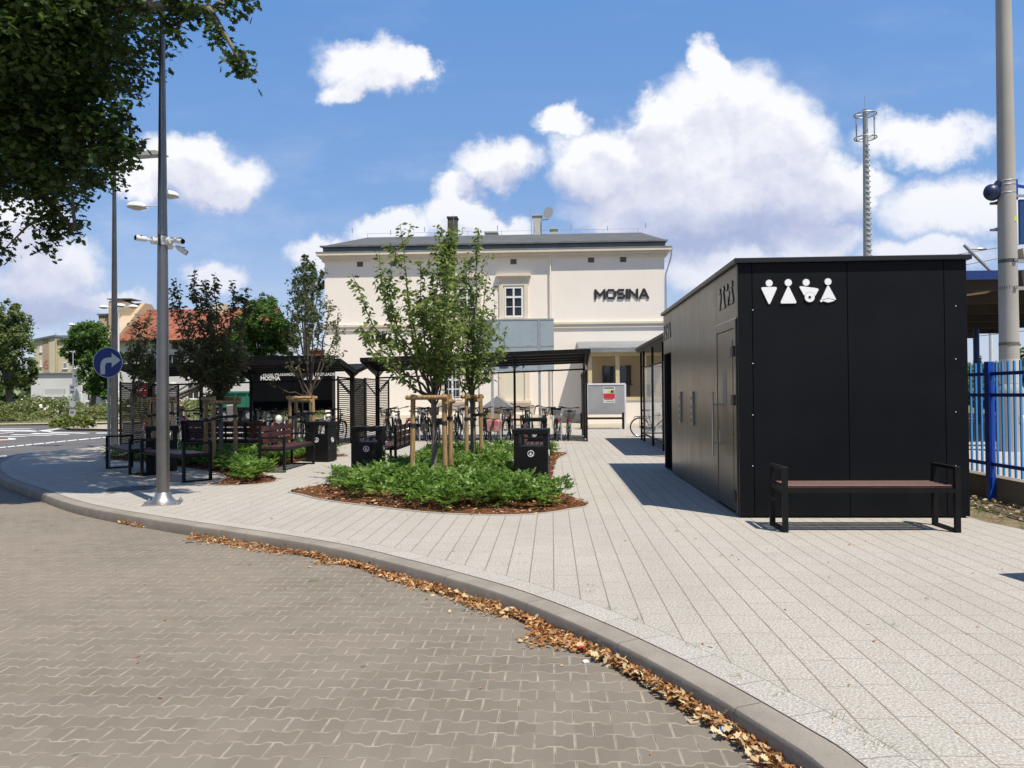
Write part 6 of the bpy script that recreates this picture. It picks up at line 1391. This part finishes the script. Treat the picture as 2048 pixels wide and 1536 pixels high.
# flowering bank along the roundabout
def bank(name, label, pts, wdt, h, n, sz, lm, seed, flowers=0, z0=-.02):
    R = np.random.default_rng(seed); pts = np.array(pts, float); u = R.uniform(0, len(pts)-1.001, n); i = u.astype(int); f = (u-i)[:, None]
    a, b_ = pts[i], pts[i+1]; q = a*(1-f)+b_*f; d = unit(b_-a); nr = np.c_[-d[:, 1], d[:, 0]]; s = R.uniform(-1, 1, n); q = q+nr*(s*wdt)[:, None]
    prof = np.sqrt(np.clip(1-s*s, 0, 1)); lump = .8+.2*np.sin(q[:, 0]*1.1+np.sin(q[:, 1]*.9)*2)+.12*np.sin(q[:, 0]*3.3)
    z = h*prof*lump*R.uniform(.55, 1.02, n)+z0; P = np.c_[q, z]; az = R.uniform(0, 2*PI, n)
    o = tag(leafmesh(name, P, np.c_[np.cos(az), np.sin(az), R.uniform(-.3, .9, n)], unit(np.array([0, -.3, 1.])+R.normal(size=(n, 3))*.7), R.uniform(.5, 1.3, n)*sz, *CLUMP, lm), label, 'shrubbery', None, 'stuff')
    if flowers:
        k = R.integers(0, n, flowers); k = k[z[k] > h*.35]; P2 = P[k]+np.array([0, -.08, .07]); m = len(P2)
        tag(leafmesh('white_blossoms', P2, R.normal(size=(m, 3)), unit(np.array([0, -1, .6])+R.normal(size=(m, 3))*.3), R.uniform(.08, .22, m), *CLUMP, flower_m), 'clusters of white blossom dotted over the bank of shrubs', 'flowers', None, 'stuff')
    return o
bank('flowering_shrub_bank', 'long bank of yellow green shrubs with white blossom beyond the road', [(-62, 44.5), (-46, 46.0), (-36, 46.2), (-30, 47.0), (-24, 49.2), (-18, 50.8)], 2.5, 1.5, 42000, .13, rose_leaf, 71, 330)
bank('shrub_bank', 'low yellow green shrubs seen under the roof of the left shelter', [(-20, 51.5), (-12, 52.5), (-4, 52.5)], 1.8, 1.2, 16000, .12, rose_leaf, 72, 40)
p = G(143, 858, -.05); bank('grass_tuft', 'tuft of long yellowish grass at the foot of the grey sign post', [(p.x-.9, p.y), (p.x+.9, p.y+.2)], .4, .55, 1500, .16, grass_leaf, 73)
# grass and rubbish beside the toilet block
R = np.random.default_rng(80); q = np.c_[R.uniform(4.72, 5.6, 5200), R.uniform(6.6, 16, 5200)]; kk = np.sin(q[:, 0]*6)*np.sin(q[:, 1]*3.1)+R.normal(size=len(q))*.5 > -.1; q = q[kk]; n = len(q); az = R.uniform(0, 2*PI, n)
tag(leafmesh('verge_grass', np.c_[q, np.zeros(n)-.005], np.c_[np.cos(az)*.5, np.sin(az)*.5, R.uniform(.4, 1, n)], np.c_[np.cos(az+1.5), np.sin(az+1.5), np.zeros(n)], R.uniform(.03, .10, n), *BLADE, grass_leaf), 'thin grass on the bare strip between the toilet block and the blue fence', 'grass', None, 'stuff')
q = np.c_[R.uniform(4.9, 5.6, 160), R.uniform(7.5, 11, 160)]; n = len(q)
tag(leafmesh('verge_leaves', np.c_[q, np.full(n, .02)], np.c_[R.normal(size=(n, 2)), R.normal(size=n)*.3], unit(np.array([0, 0, 1.])+R.normal(size=(n, 3))*.5), R.uniform(.04, .09, n), *OAK, litter_pale), 'pale dry leaves below the blue fence', 'leaf litter', None, 'stuff')
# ---------------------------------------------------------------- houses
def win(parent, cx, cz, w_, h, Y, fr=frame_white, pn=pane_m, name='window', side=0.):
    f = MB(); t_ = .09; f.bb(cx-w_/2, cx-w_/2+t_, Y-.05, Y, cz-h/2, cz+h/2); f.bb(cx+w_/2-t_, cx+w_/2, Y-.05, Y, cz-h/2, cz+h/2); f.bb(cx-w_/2+t_, cx+w_/2-t_, Y-.05, Y, cz-h/2, cz-h/2+t_); f.bb(cx-w_/2+t_, cx+w_/2-t_, Y-.05, Y, cz+h/2-t_, cz+h/2); f.bb(cx-.035, cx+.035, Y-.049, Y, cz-h/2+t_, cz+h/2-t_)
    o = f.build(name, fr, parent, True); q = MB().bb(cx-w_/2+t_, cx+w_/2-t_, Y-.02, Y-.005, cz-h/2+t_, cz+h/2-t_).build('pane', pn, parent, True); q.parent = o
    s = MB().bb(cx-w_/2-.1, cx+w_/2+.1, Y-.12, Y, cz-h/2-.07, cz-h/2-.001).build('sill', fr, parent, True); s.parent = o; return o
YH = 66.; hp = lambda px, py: PY(px, py, YH)
t = thing('white_house', 'white house with a red tiled roof and tan gable wall behind the left shelter', 'house', (hp(380, 800).x, YH, -.1)); xa, xb = hp(238, 700).x, hp(512, 700).x; ze = hp(400, 681).z; zr = PY(400, 618, YH+5).z
MB().bb(xa, xb, YH, YH+10, -.1, ze).build('wall', whitewash, t, True)
MB().bb(xa-.02, xb+.02, YH-.12, YH, ze-.55, ze-.02).build('eaves_moulding', cream_trim, t, True)
mb = MB(); xg = hp(262, 640).x; mb.add([(xa, YH-.5, ze), (xb+.3, YH-.5, ze), (xb+.3, YH+5, zr), (xa, YH+5, zr), (xa, YH+10.5, ze), (xb+.3, YH+10.5, ze)], [(0, 1, 2, 3), (3, 2, 5, 4)]); RF = mb.build('roof', tile_m, t, True)
MB().bar((xa, YH-.55, ze-.02), (xb+.3, YH-.55, ze-.02), .14, .12).build('gutter', mat('dark_gutter', (.05, .035, .03), .5), t, True)
mb = MB(); x0, x1 = xa-1.2, xa-.01; mb.prism([(YH-.4, ze-.3), (YH-.4, ze+.3), (YH+4.4, zr+.55), (YH+5.6, zr+.55), (YH+10.4, ze+.3), (YH+10.4, -.1), (YH-.02, -.1), (YH-.02, ze-.3)], x0, x1, 'yz'); mb.build('gable_wall', tan_and_shade, t, True)
a = PY(222, 604, YH+3); b_ = PY(266, 604, YH+3); mb = MB(); mb.prism([(a.x, ze), (a.x, a.z), ((a.x+b_.x)/2, a.z+.25), (b_.x, a.z-.25), (b_.x, zr-.9), (b_.x-1.2, ze+.6), (b_.x-1.4, ze)], YH+2.6, YH+4.2, 'xz'); mb.build('firewall', tan_and_shade, t, True)
MB().bb(a.x-.1, b_.x+.1, YH+2.5, YH+4.3, a.z+.18, a.z+.26).build('firewall_cap', gutter_m, t, True)
c0, c1 = PY(207, 632, YH+4), PY(226, 632, YH+4); CH = MB().bb(c0.x, c1.x, YH+3.2, YH+4.2, ze, c0.z).build('chimney', tan_and_shade, t, True)
MB().bb(c0.x-.1, c1.x+.1, YH+3.1, YH+4.3, c0.z, c0.z+.12).build('chimney_cap', gutter_m, t, True).parent = CH
for k in range(5): o = MB().bb(c0.x+.1+k*.17, c0.x+.17+k*.17, YH+3.17, YH+3.199, c0.z-.30, c0.z-.08).build('flue_opening', dark_hole, t, True); o.parent = CH
l_ = PY(205, 640, YH+2); mb = MB(); mb.add([(l_.x-.8, YH+1, ze+.1), (a.x, YH+1, ze+.1), (a.x, YH+5, ze+2.0), (l_.x+.3, YH+5, ze+1.9)], [(0, 1, 2, 3)]); mb.build('side_roof', tile_m, t, True)
c0, c1 = PY(432, 608, YH+4.5), PY(452, 608, YH+4.5); mb = MB().bb(c0.x, c1.x, YH+4, YH+5, zr-1, c0.z).build('chimney', blockcream, t, True)
c0, c1 = PY(615, 699, 60), PY(641, 699, 60); t2 = thing('brick_chimney_stack', 'small red brick chimney stack peeping over the left shelter beside the station', 'chimney', ((c0.x+c1.x)/2, 60, 0)); MB().bb(c0.x, c1.x, 60, 61, 0, c0.z-.12).build('stack', brick_red, t2, True); MB().bb(c0.x-.12, c1.x+.12, 59.9, 61.1, c0.z-.119, c0.z).build('cap', brick_red, t2, True)
shut = mat('tan_roller_blind', (.40, .30, .22), .8); dk = pane_m
for px, py, w_, h, pn in ((291, 722, 22, 34, dk), (388, 720, 26, 28, shut), (290, 784, 22, 36, dk), (387, 781, 26, 36, dk), (455, 722, 24, 28, dk), (345, 722, 22, 30, dk)):
    c = hp(px, py); win(t, c.x, c.z, w_*YH/1560, h*YH/1560, YH-.005, pn=pn)
# low white annex and apartment block with the number 6
YW = 74.; wp = lambda px, py: PY(px, py, YW)
t = thing('white_annex', 'low plain white building with one long barred window, left of the round tree', 'building', (wp(140, 800).x, YW, -.1))
MB().bb(wp(62, 700).x, wp(172, 700).x, YW, YW+8, -.1, wp(100, 748.5).z).build('wall', whitewash, t, True); MB().bb(wp(61, 700).x, wp(172.5, 700).x, YW-.15, YW+8.1, wp(100, 748.5).z+.001, wp(100, 747).z+.05).build('parapet_cap', gutter_m, t, True)
MB().bb(wp(172.5, 700).x, wp(262, 700).x, YW-1.5, YW+8, -.1, wp(180, 712).z).build('taller_wing', whitewash, t, True)
c = wp(110, 784); mb = MB(); w_ = 43*YW/1560; h = 13*YW/1560
bw = MB().bb(c.x-w_/2, c.x+w_/2, YW-.03, YW-.001, c.z-h/2, c.z+h/2).build('window', pane_m, t, True)
mb = MB()
for k in range(22): x = c.x-w_/2+w_*(k+.5)/22; mb.bb(x-.025, x+.025, YW-.08, YW-.05, c.z-h/2, c.z+h/2)
q = mb.build('bars', frame_white, t, True); q.parent = bw
MB().bb(c.x-w_/2-.1, c.x+w_/2+.1, YW-.15, YW-.001, c.z-h/2-.16, c.z-h/2-.01).build('sill', frame_white, t, True)
for px, py in ((166, 775), (170, 774)): cc = PY(px, py, YW-1.5); MB().bb(cc.x-.15, cc.x+.15, YW-1.55, YW-1.501, cc.z-.2, cc.z+.2).build('vent', vent_m, t, True)
c = PY(181, 790, YW-1.5); win(t, c.x, c.z, .7, 1.2, YW-1.505)
d = MB().lathe([(.02, 0), (.5, .06), (.85, .22)], n=20).build('satellite_dish', mat('dish_grey', (.33, .34, .34), .5), t); cc = PY(160, 757, YW-2.2); d.location = (cc.x-t.location.x, cc.y-YW, cc.z+.1); d.rotation_euler = (math.radians(80), 0, math.radians(-30))
YA = 98.; ap = lambda px, py: PY(px, py, YA); t = thing('apartment_block', 'cream and brown apartment block with a large number 6 on its gable', 'apartment block', (ap(100, 800).x, YA, -.1))
for (a, b_, zt, m, dy) in ((68, 86, 679, blockcream, 0), (86, 96, 677, blockbrown, -.05), (96, 100, 675, blockcream, 0), (100, 111, 675, blockcream, -.1), (112, 155, 683, blockcream, .4)):
    MB().bb(ap(a, 700).x+.002, ap(b_, 700).x, YA+dy, YA+12, -.1, ap(a, zt).z).build('wall', m, t, True)
MB().bar((ap(66, 700).x, YA+5.8, ap(66, 681).z), (ap(112, 700).x, YA+5.8, ap(112, 673.5).z+.1), 12.2, .25).build('roof', gutter_m, t, True)
MB().bb(ap(112, 700).x, ap(156, 700).x, YA+.2, YA+12, ap(112, 682.5).z, ap(112, 682).z+.2).build('roof', gutter_m, t, True)
CHB = MB().bb(ap(89, 700).x, ap(109, 700).x, YA+3, YA+4, ap(90, 680).z, ap(90, 670).z).build('chimney', blockbrown, t, True); MB().bb(ap(89, 700).x-.1, ap(109, 700).x+.1, YA+2.9, YA+4.1, ap(90, 670).z+.001, ap(90, 669).z+.1).build('chimney_cap', gutter_m, t, True).parent = CHB
for px, py in ((82, 698), (82, 727), (82, 755), (126, 697), (126.5, 731), (146, 697), (146, 731), (126, 765)): c = ap(px, py); win(t, c.x, c.z, (9 if px > 100 else 3.5)*YA/1560, 13*YA/1560, YA+(.395 if px > 100 else -.005))
c = ap(86.5, 737.5); text_mesh('house_number', '6', 1.6*1.05, mat('number_red', (.40, .18, .13), .8), upright((c.x, YA-.055, c.z)), t, .02, .03)
MB().tube([(ap(98.5, 700).x, YA-.06, ap(98, 677).z), (ap(98.5, 700).x, YA-.06, 1)], .07, 6).build('downpipe', tan_and_shade, t, True); MB().tube([(ap(112.5, 700).x, YA-.06, ap(112, 682).z), (ap(112.5, 700).x, YA-.06, 1)], .07, 6).build('downpipe', tan_and_shade, t, True)
c = ap(82, 676); MB().tube([(c.x, YA+3, c.z-1), (c.x, YA+3, c.z+.9)], .05, 5).build('aerial', galv_m, t, True); MB().ball((c.x, YA+3, c.z-.1), .35, 8).build('aerial_dome', galv_m, t, True)
t = thing('garden_fence', 'pale boarded fence at the far left below the maple', 'fence', (PY(0, 810, 60).x, 60, -.1)); x0, x1 = PY(-260, 810, 60).x-t.location.x, PY(62, 810, 60).x-t.location.x
MB().bb(x0, x1, -.02, .02, .15, 1.15).build('boards', sign_grey, t)
for k in range(9): x = x0+(x1-x0)*k/8; MB().bb(x-.06, x+.06, -.06, .06, 0, 1.25).build('post', frame_white, t)
# green trailer
c = PY(472, 815, 46); t = thing('green_trailer', 'green sided trailer parked beyond the left bicycle shelter', 'trailer', (c.x, 46, -.1)); L_ = 95*46/1560; zt = PY(460, 784, 46).z+.1; zb = PY(460, 815, 46).z+.1
MB().bb(-L_/2, L_/2, 0, 2.2, zb, zt).build('body', green_paint, t, bevel=.02)
for k in range(5): x = -L_/2+L_*k/4; MB().bb(x-.04, x+.04, -.05, -.001, zb, zt+.03).build('side_rib', green_paint, t)
MB().bb(-L_/2, L_/2, -.07, -.001, zt-.08, zt+.04).build('top_rail', green_paint, t); MB().bb(-L_/2+.1, L_/2-.1, .2, 2.0, zb-.22, zb-.002).build('chassis', bk_plastic, t)
for x in (-L_*.28, L_*.28):
    for y in (.12, 2.08):
        w_ = MB().lathe([(.2, -.11), (.36, -.11), (.38, 0), (.36, .11), (.2, .11)], c=(x, y, .38), n=20, axis='y').build('wheel', rubber, t, smooth=True); h_ = MB().lathe([(.19, -.118), (.19, .118)], c=(x, y, .38), n=14, axis='y').build('hub', galv_m, t); h_.parent = w_
# white stub column by the left shelter
c = PY(345, 850, 27.2); t = thing('white_column', 'stout white cylinder standing behind the big steel pole and the left shelter', 'column', (c.x, 27.2, 0)); zt = PY(345, 764, 27.2).z
MB().lathe([(.17, 0), (.17, .05), (.135, .06), (.13, zt-.04), (.12, zt)], n=20).build('shaft', lamp_white, t, smooth=True); MB().lathe([(.135, zt-.3), (.138, zt-.29), (.138, zt-.24), (.135, zt-.23)], n=20).build('band', galv_m, t, smooth=True)
# ---------------------------------------------------------------- person walking away
def person(loc, label):
    t = thing('person', label, 'person', loc, math.radians(8)); me = bpy.data.meshes.new('body')
    J = [(0, 0, .93, .145), (0, .01, 1.12, .135), (0, .01, 1.32, .165), (0, .0, 1.45, .10), (0, .0, 1.53, .055), (0, -.01, 1.62, .085), (0, 0, 1.72, .085),
         (-.17, 0, 1.42, .062), (-.24, .02, 1.16, .048), (-.25, -.06, .92, .036), (-.25, -.10, .83, .036), (.17, 0, 1.42, .062), (.24, .02, 1.16, .048), (.25, -.03, .92, .036), (.25, -.07, .83, .036),
         (-.10, 0, .86, .098), (-.10, -.06, .48, .066), (-.10, .05, .09, .043), (-.10, -.09, .04, .04), (.10, 0, .86, .098), (.10, .07, .48, .066), (.10, .18, .11, .043), (.10, .06, .04, .04)]
    E_ = [(0, 1), (1, 2), (2, 3), (3, 4), (4, 5), (5, 6), (3, 7), (7, 8), (8, 9), (9, 10), (3, 11), (11, 12), (12, 13), (13, 14), (0, 15), (15, 16), (16, 17), (17, 18), (0, 19), (19, 20), (20, 21), (21, 22)]
    me.from_pydata([j[:3] for j in J], E_, []); o = bpy.data.objects.new('body', me); C.objects.link(o); o.parent = t; md = o.modifiers.new('s', 'SKIN'); me.materials.append(skin)
    for i, j in enumerate(J): v = me.skin_vertices[0].data[i]; v.radius = (j[3], j[3]*(.75 if i < 4 else 1)); v.use_root = (i == 0)
    sb_ = o.modifiers.new('d', 'SUBSURF'); sb_.levels = 2; sb_.render_levels = 2
    bpy.context.view_layer.update(); dg = bpy.context.evaluated_depsgraph_get(); m2 = bpy.data.meshes.new_from_object(o.evaluated_get(dg)); o.modifiers.clear(); o.data = m2
    m2.materials.clear(); m2.materials.append(skin); m2.polygons.foreach_set('use_smooth', [True]*len(m2.polygons))
    MB().tube([(0, 0, .82), (0, 0, .95), (0, .01, 1.12), (0, .01, 1.32), (0, .0, 1.44), (0, 0, 1.49)], [.175, .17, .165, .205, .15, .075], 16).build('shirt', black_cloth, t, smooth=True)
    for s in (-1, 1): MB().tube([(s*.12, 0, 1.43), (s*.20, .01, 1.34), (s*.235, .02, 1.20)], [.08, .078, .068], 12).build('sleeve', black_cloth, t, smooth=True); MB().tube([(s*.10, 0, .90), (s*.10, s*.07*.5, .5), (s*.10, .06+s*.06, .14)], [.115, .085, .062], 12).build('trouser_leg', mat('dark_denim', (.02, .025, .04), .9), t, smooth=True)
    MB().ball((0, .01, 1.735), (.095, .105, .062), 12).build('cap', black_cloth, t, smooth=True)
    return t
c = PY(359, 830, 45); person((c.x, 45, PY(359, 799.5, 45).z-1.80), 'person in a black T-shirt and dark cap seen from behind near the shrubs')
# ================================================================ blue fence, concrete pole, platform side
XF = 5.66; t = thing('blue_fence', 'bright blue steel picket fence on a stained concrete plinth, right of the toilet block', 'fence', (XF, 10.3, 0))
yA, yB = 2.2, 38.
MB().bb(XF-.02, XF+.16, yA, yB, -.15, .30).build('plinth', plinth_m, t, True)
post_y = [10.3+2.52*k for k in range(-3, 11)]
for y in post_y:
    MB().bb(XF-.10, XF-.02, y-.05, y+.05, -.02, 1.78).build('post', blue_m, t, True, bevel=.003)
for i in range(len(post_y)-1):
    a, b_ = post_y[i]+.055, post_y[i+1]-.055
    for z in (.47, 1.35, 1.62): MB().bb(XF-.078, XF-.045, a, b_, z-.022, z+.022).build('rail', blue_dk if False else mat('shaded_blue_rail', (.008, .05, .26), .4), t, True)  # rails in a darkened fence blue, their shade painted into the colour
    for k in range(19 if i < 6 else 19):
        y = a+.06+(b_-a-.12)*k/18; MB().bb(XF-.044, XF-.022, y-.011, y+.011, .34, 1.77).build('picket', blue_sunlit, t, True)
# concrete mast
cb = G(2021, 927, 0); t = thing('concrete_mast', 'tall tapering concrete mast behind the blue fence, cut off by the right edge', 'concrete pole', (8.72, 15.4, ZP))
bx_ = PY(2021, 850, 15.4).x; t.location.x = bx_
MB().tube([(0, 0, 1.1), (0, 0, 4.0), (-.0, 0, 11.5)], [.172, .162, .115], 28).build('shaft', conc_m, t, smooth=True)
MB().lathe([(.235, -.3), (.235, 1.12), (.225, 1.2), (.178, 1.28)], n=28).build('base_sleeve', conc_m, t, smooth=True)
MB().lathe([(.1745, 1.29), (.1745, 1.76)], n=28).build('painted_band', conc_lt, t, smooth=True)
MB().lathe([(.175, 2.02), (.175, 2.08)], n=28).build('dark_band', mat('brown_band', (.16, .13, .10), .9), t, smooth=True)
for py in (363, 371, 387): z = PY(2010, py, 15.4).z-ZP; MB().torus((0, 0, z), .155, .008, 'z', 26, 6).build('wire_band', galv_m, t, smooth=True)
for py in (523, 577): 
    z = PY(2010, py, 15.4).z-ZP; b2 = MB().lathe([(.165, z-.035), (.165, z+.035)], n=26).build('clamp_band', mat('dull_clamp', (.10, .10, .095), .5, .5), t, smooth=True)
    q = MB().box((.04, -.17, z), (.06, .05, .05)).build('clamp_bolt', steel_m, t); q.parent = b2
    MB().bar((.15, 0, z), (.75, 0, z), .06, .06).build('bracket_arm', galv_m, t)
z = PY(2010, 441, 15.4).z-ZP; MB().prism([(x+.06, zz_) for x, zz_ in ((-.045, z-.02), (-.02, z-.045), (.02, z-.045), (.045, z-.02), (.045, z+.02), (.02, z+.045), (-.02, z+.045), (-.045, z+.02))], -.150, -.140, 'xz').build('yellow_marker', mat('lime_marker', (.62, .80, .02), .5), t)
z = PY(2030, 837, 15.4).z-ZP; wsn = MB().bb(.03, .13, -.245, -.236, z-.07, z+.07).build('warning_label', sign_white, t); q = MB().prism([(.04, z-.02), (.12, z-.02), (.08, z+.055)], -.2475, -.2458, 'xz').build('warning_triangle', mat('warn_yellow', (.75, .60, .02), .5), t); q.parent = wsn; q = MB().bb(.045, .115, -.2475, -.2458, z-.06, z-.03).build('warning_strip', mat('warn_yellow', (.75, .6, .02), .5), t); q.parent = wsn
c = PY(1984, 385, 15.4); t = thing('loudspeaker', 'dark blue horn loudspeaker on the left side of the concrete mast', 'loudspeaker', tuple(c)); MB().ball((0, -.0, 0), (.155, .13, .155), 14).build('horn', blue_dk, t, smooth=True)
MB().tube([(.02, .0, .06), (.14, .0, .16)], [.05, .09], 12).build('driver', blue_dk, t, smooth=True); MB().lathe([(.155, -.02), (.165, 0), (.155, .02)], n=22, axis='y').build('rim', blue_dk, t, smooth=True)
c = PY(2040, 445, 15.9); t = thing('hanging_sign', 'blue steel panel hanging beside the top of the concrete mast at the right edge', 'sign', tuple(c)); h_ = 85*15.9/1560
MB().bb(-.02, .9, -.03, .03, -h_/2, h_/2+.02).build('panel', mat('deep_blue_panel', (.015, .06, .20), .45), t, bevel=.005)
MB().bb(-.09, .9, -.06, -.035, h_/2+.06, h_/2+.11).build('support_rail', galv_m, t); MB().bb(-.12, -.05, -.04, .04, h_/2+.02, h_/2+.42).build('hanger', blue_m, t); MB().bar((-.06, 0, h_/2+.30), (.6, 0, h_/2+.18), .05).build('brace', blue_m, t)
for py in (407, 460): 
    c = PY(1985, py, 15.5); t = thing('mast_step', ('upper dark bracket sticking out left of the concrete mast' if py == 407 else 'lower pale bracket sticking out left of the concrete mast'), 'bracket', tuple(c), 0., 'brackets on the concrete mast'); MB().bb(-.04, .25, -.03, .03, -.02, .02).build('plate', mat('bracket_grey', (.12, .12, .12), .5, .4) if py == 407 else galv_m, t); MB().prism([(.0, .02), (.2, .02), (.2, .08)], -.01, .01, 'xz').build('gusset', galv_m, t)
# platform canopy
t = thing('platform_canopy', 'platform roof with a navy blue edge and dark underside behind the toilet block', 'canopy', (9, 17, ZP)); z0 = PY(1960, 559, 17).z; z1 = PY(1960, 541, 17).z
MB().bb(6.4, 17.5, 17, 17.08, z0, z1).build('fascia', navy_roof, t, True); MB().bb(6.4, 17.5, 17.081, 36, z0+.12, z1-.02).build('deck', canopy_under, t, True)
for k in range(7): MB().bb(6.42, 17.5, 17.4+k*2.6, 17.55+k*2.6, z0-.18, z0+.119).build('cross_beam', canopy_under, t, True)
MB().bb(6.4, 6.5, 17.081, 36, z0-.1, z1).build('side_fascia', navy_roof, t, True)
c = PY(1962, 580, 19); mb = MB(); mb.tube([(c.x-1.5, 19.0, c.z-.25), (c.x+.1, 19.0, c.z-.05), (c.x+.35, 19, c.z+.05), (c.x+.2, 19, c.z+.12), (c.x-1.5, 19, c.z+.15)], .035, 8); mb.build('light_housing', rust_cream, t, True, smooth=True)
for x, y in ((15.2, 24), (15.2, 32), (14.8, 20), (14.8, 28)): MB().tube([(x, y, ZP), (x, y, z0-.18)], .1, 12).build('column', mat('blue_column', (.02, .07, .25), .4), t, True, smooth=True)
c = PY(2046, 545, 15.7); t = thing('canopy_arm', 'weathered cream steel arm reaching into the picture behind the concrete mast', 'bracket', tuple(c)); 
MB().bar((-.05, 0, .35), (1.4, 0, .55), .22, .22).build('upper_arm', rust_cream, t); MB().bar((-.05, 0, -.12), (1.4, 0, -.02), .12, .30).build('lower_arm', canopy_under, t)
# catenary
c = PY(1944, 500, 30); d = PY(1985, 545, 30); t = thing('catenary_arm', 'slanting tubular catenary arm above the right end of the toilet roof', 'overhead line arm', tuple(c))
MB().tube([PY(1928, 490, 30)-c, PY(2000, 560, 30)-c], .06, 8).build('tube', galv_m, t, smooth=True); MB().tube([PY(1938, 507, 30)-c, PY(1942, 499, 30)-c, PY(1970, 498, 30)-c], .035, 6).build('clamp', galv_m, t); MB().ball(PY(1962, 498, 30)-c, (.22, .05, .05), 8).build('insulator', steel_m, t, smooth=True)
MB().tube([PY(2006, 560, 30)-c, PY(2006, 760, 30)-c], .14, 10).build('mast', galv_m, t, smooth=True)
for i, (a, b_) in enumerate((((1940, 638), (2200, 606)), ((1940, 642), (2200, 618)), ((1940, 674), (2200, 645)), ((1945, 504), (2200, 462)), ((1930, 530), (2200, 478)))):
    p0, p1 = PY(*a, 42), PY(*b_, 30); q = (p0-p1).normalized(); p0 = p0+q*60
    o = MB().tube([p0, p1], .014, 5).build('overhead_wire', bk_plastic); tag(o, 'thin black overhead wire, ' + ('upper', 'middle', 'lowest', 'topmost', 'second from the top')[i] + (' of the three under the platform roof' if i < 3 else ' above the platform roof'), 'wire', 'overhead wires')
c = PY(1982, 700, 40); t = thing('platform_lamp', 'slim grey platform lamp between the toilet block and the concrete mast', 'street lamp', (c.x, 40, 0)); zt = PY(1982, 600, 40).z
MB().tube([(0, 0, 0), (0, 0, zt)], [.11, .08], 12).build('shaft', lamp_white, t, smooth=True); z = PY(1982, 647, 40).z; MB().tube([(0, 0, z-.1), (-.45, 0, z)], .02, 6).build('arm', lamp_white, t); MB().ball((-.52, 0, z), (.22, .12, .06), 8).build('lamp_head', lamp_white, t, smooth=True)
# telecom tower
YT_ = 72.; c = PY(1737, 700, YT_); t = thing('telecom_tower', 'tall grey tubular telecom tower with two ring platforms near its top', 'telecom tower', (c.x, YT_, 0)); Zt = lambda py: PY(1737, py, YT_).z; dx = PY(1731, 230, YT_).x-c.x
MB().tube([(0, 0, 0), (0, 0, Zt(280)), (0, 0, Zt(219))], [.48, .23, .22], 16).build('tube', mat('tower_grey', metal=.2, fn=worn((.34, .35, .34), (.44, .45, .43), .8, 10, .5, .6, 0)), t, smooth=True)
mb = MB(); z = Zt(512); 
while z < Zt(285):
    f = z/Zt(280); r_ = .48+(.23-.48)*f
    mb.torus((.10, -.10, z), r_*.86, .035, 'z', 18, 4); z += .48
mb.build('cable_ladder', galv_m, t)
for py in (229, 276):
    z = Zt(py); rg = MB().torus((0, 0, z), .95, .055, 'z', 28, 6); 
    for k in range(6): a = 2*PI*k/6; rg.tube([(.25*math.cos(a), .25*math.sin(a), z), (.95*math.cos(a), .95*math.sin(a), z)], .035, 5)
    rg.build('ring_platform', galv_m, t, smooth=True)
for k in (0, 2.4, 4.4): MB().tube([(.8*math.cos(k), .8*math.sin(k), Zt(279)), (.8*math.cos(k), .8*math.sin(k), Zt(224))], .06, 8).build('antenna', galv_m, t)
MB().tube([(0, 0, Zt(220)), (0, 0, Zt(192))], .03, 6).build('lightning_rod', galv_m, t)
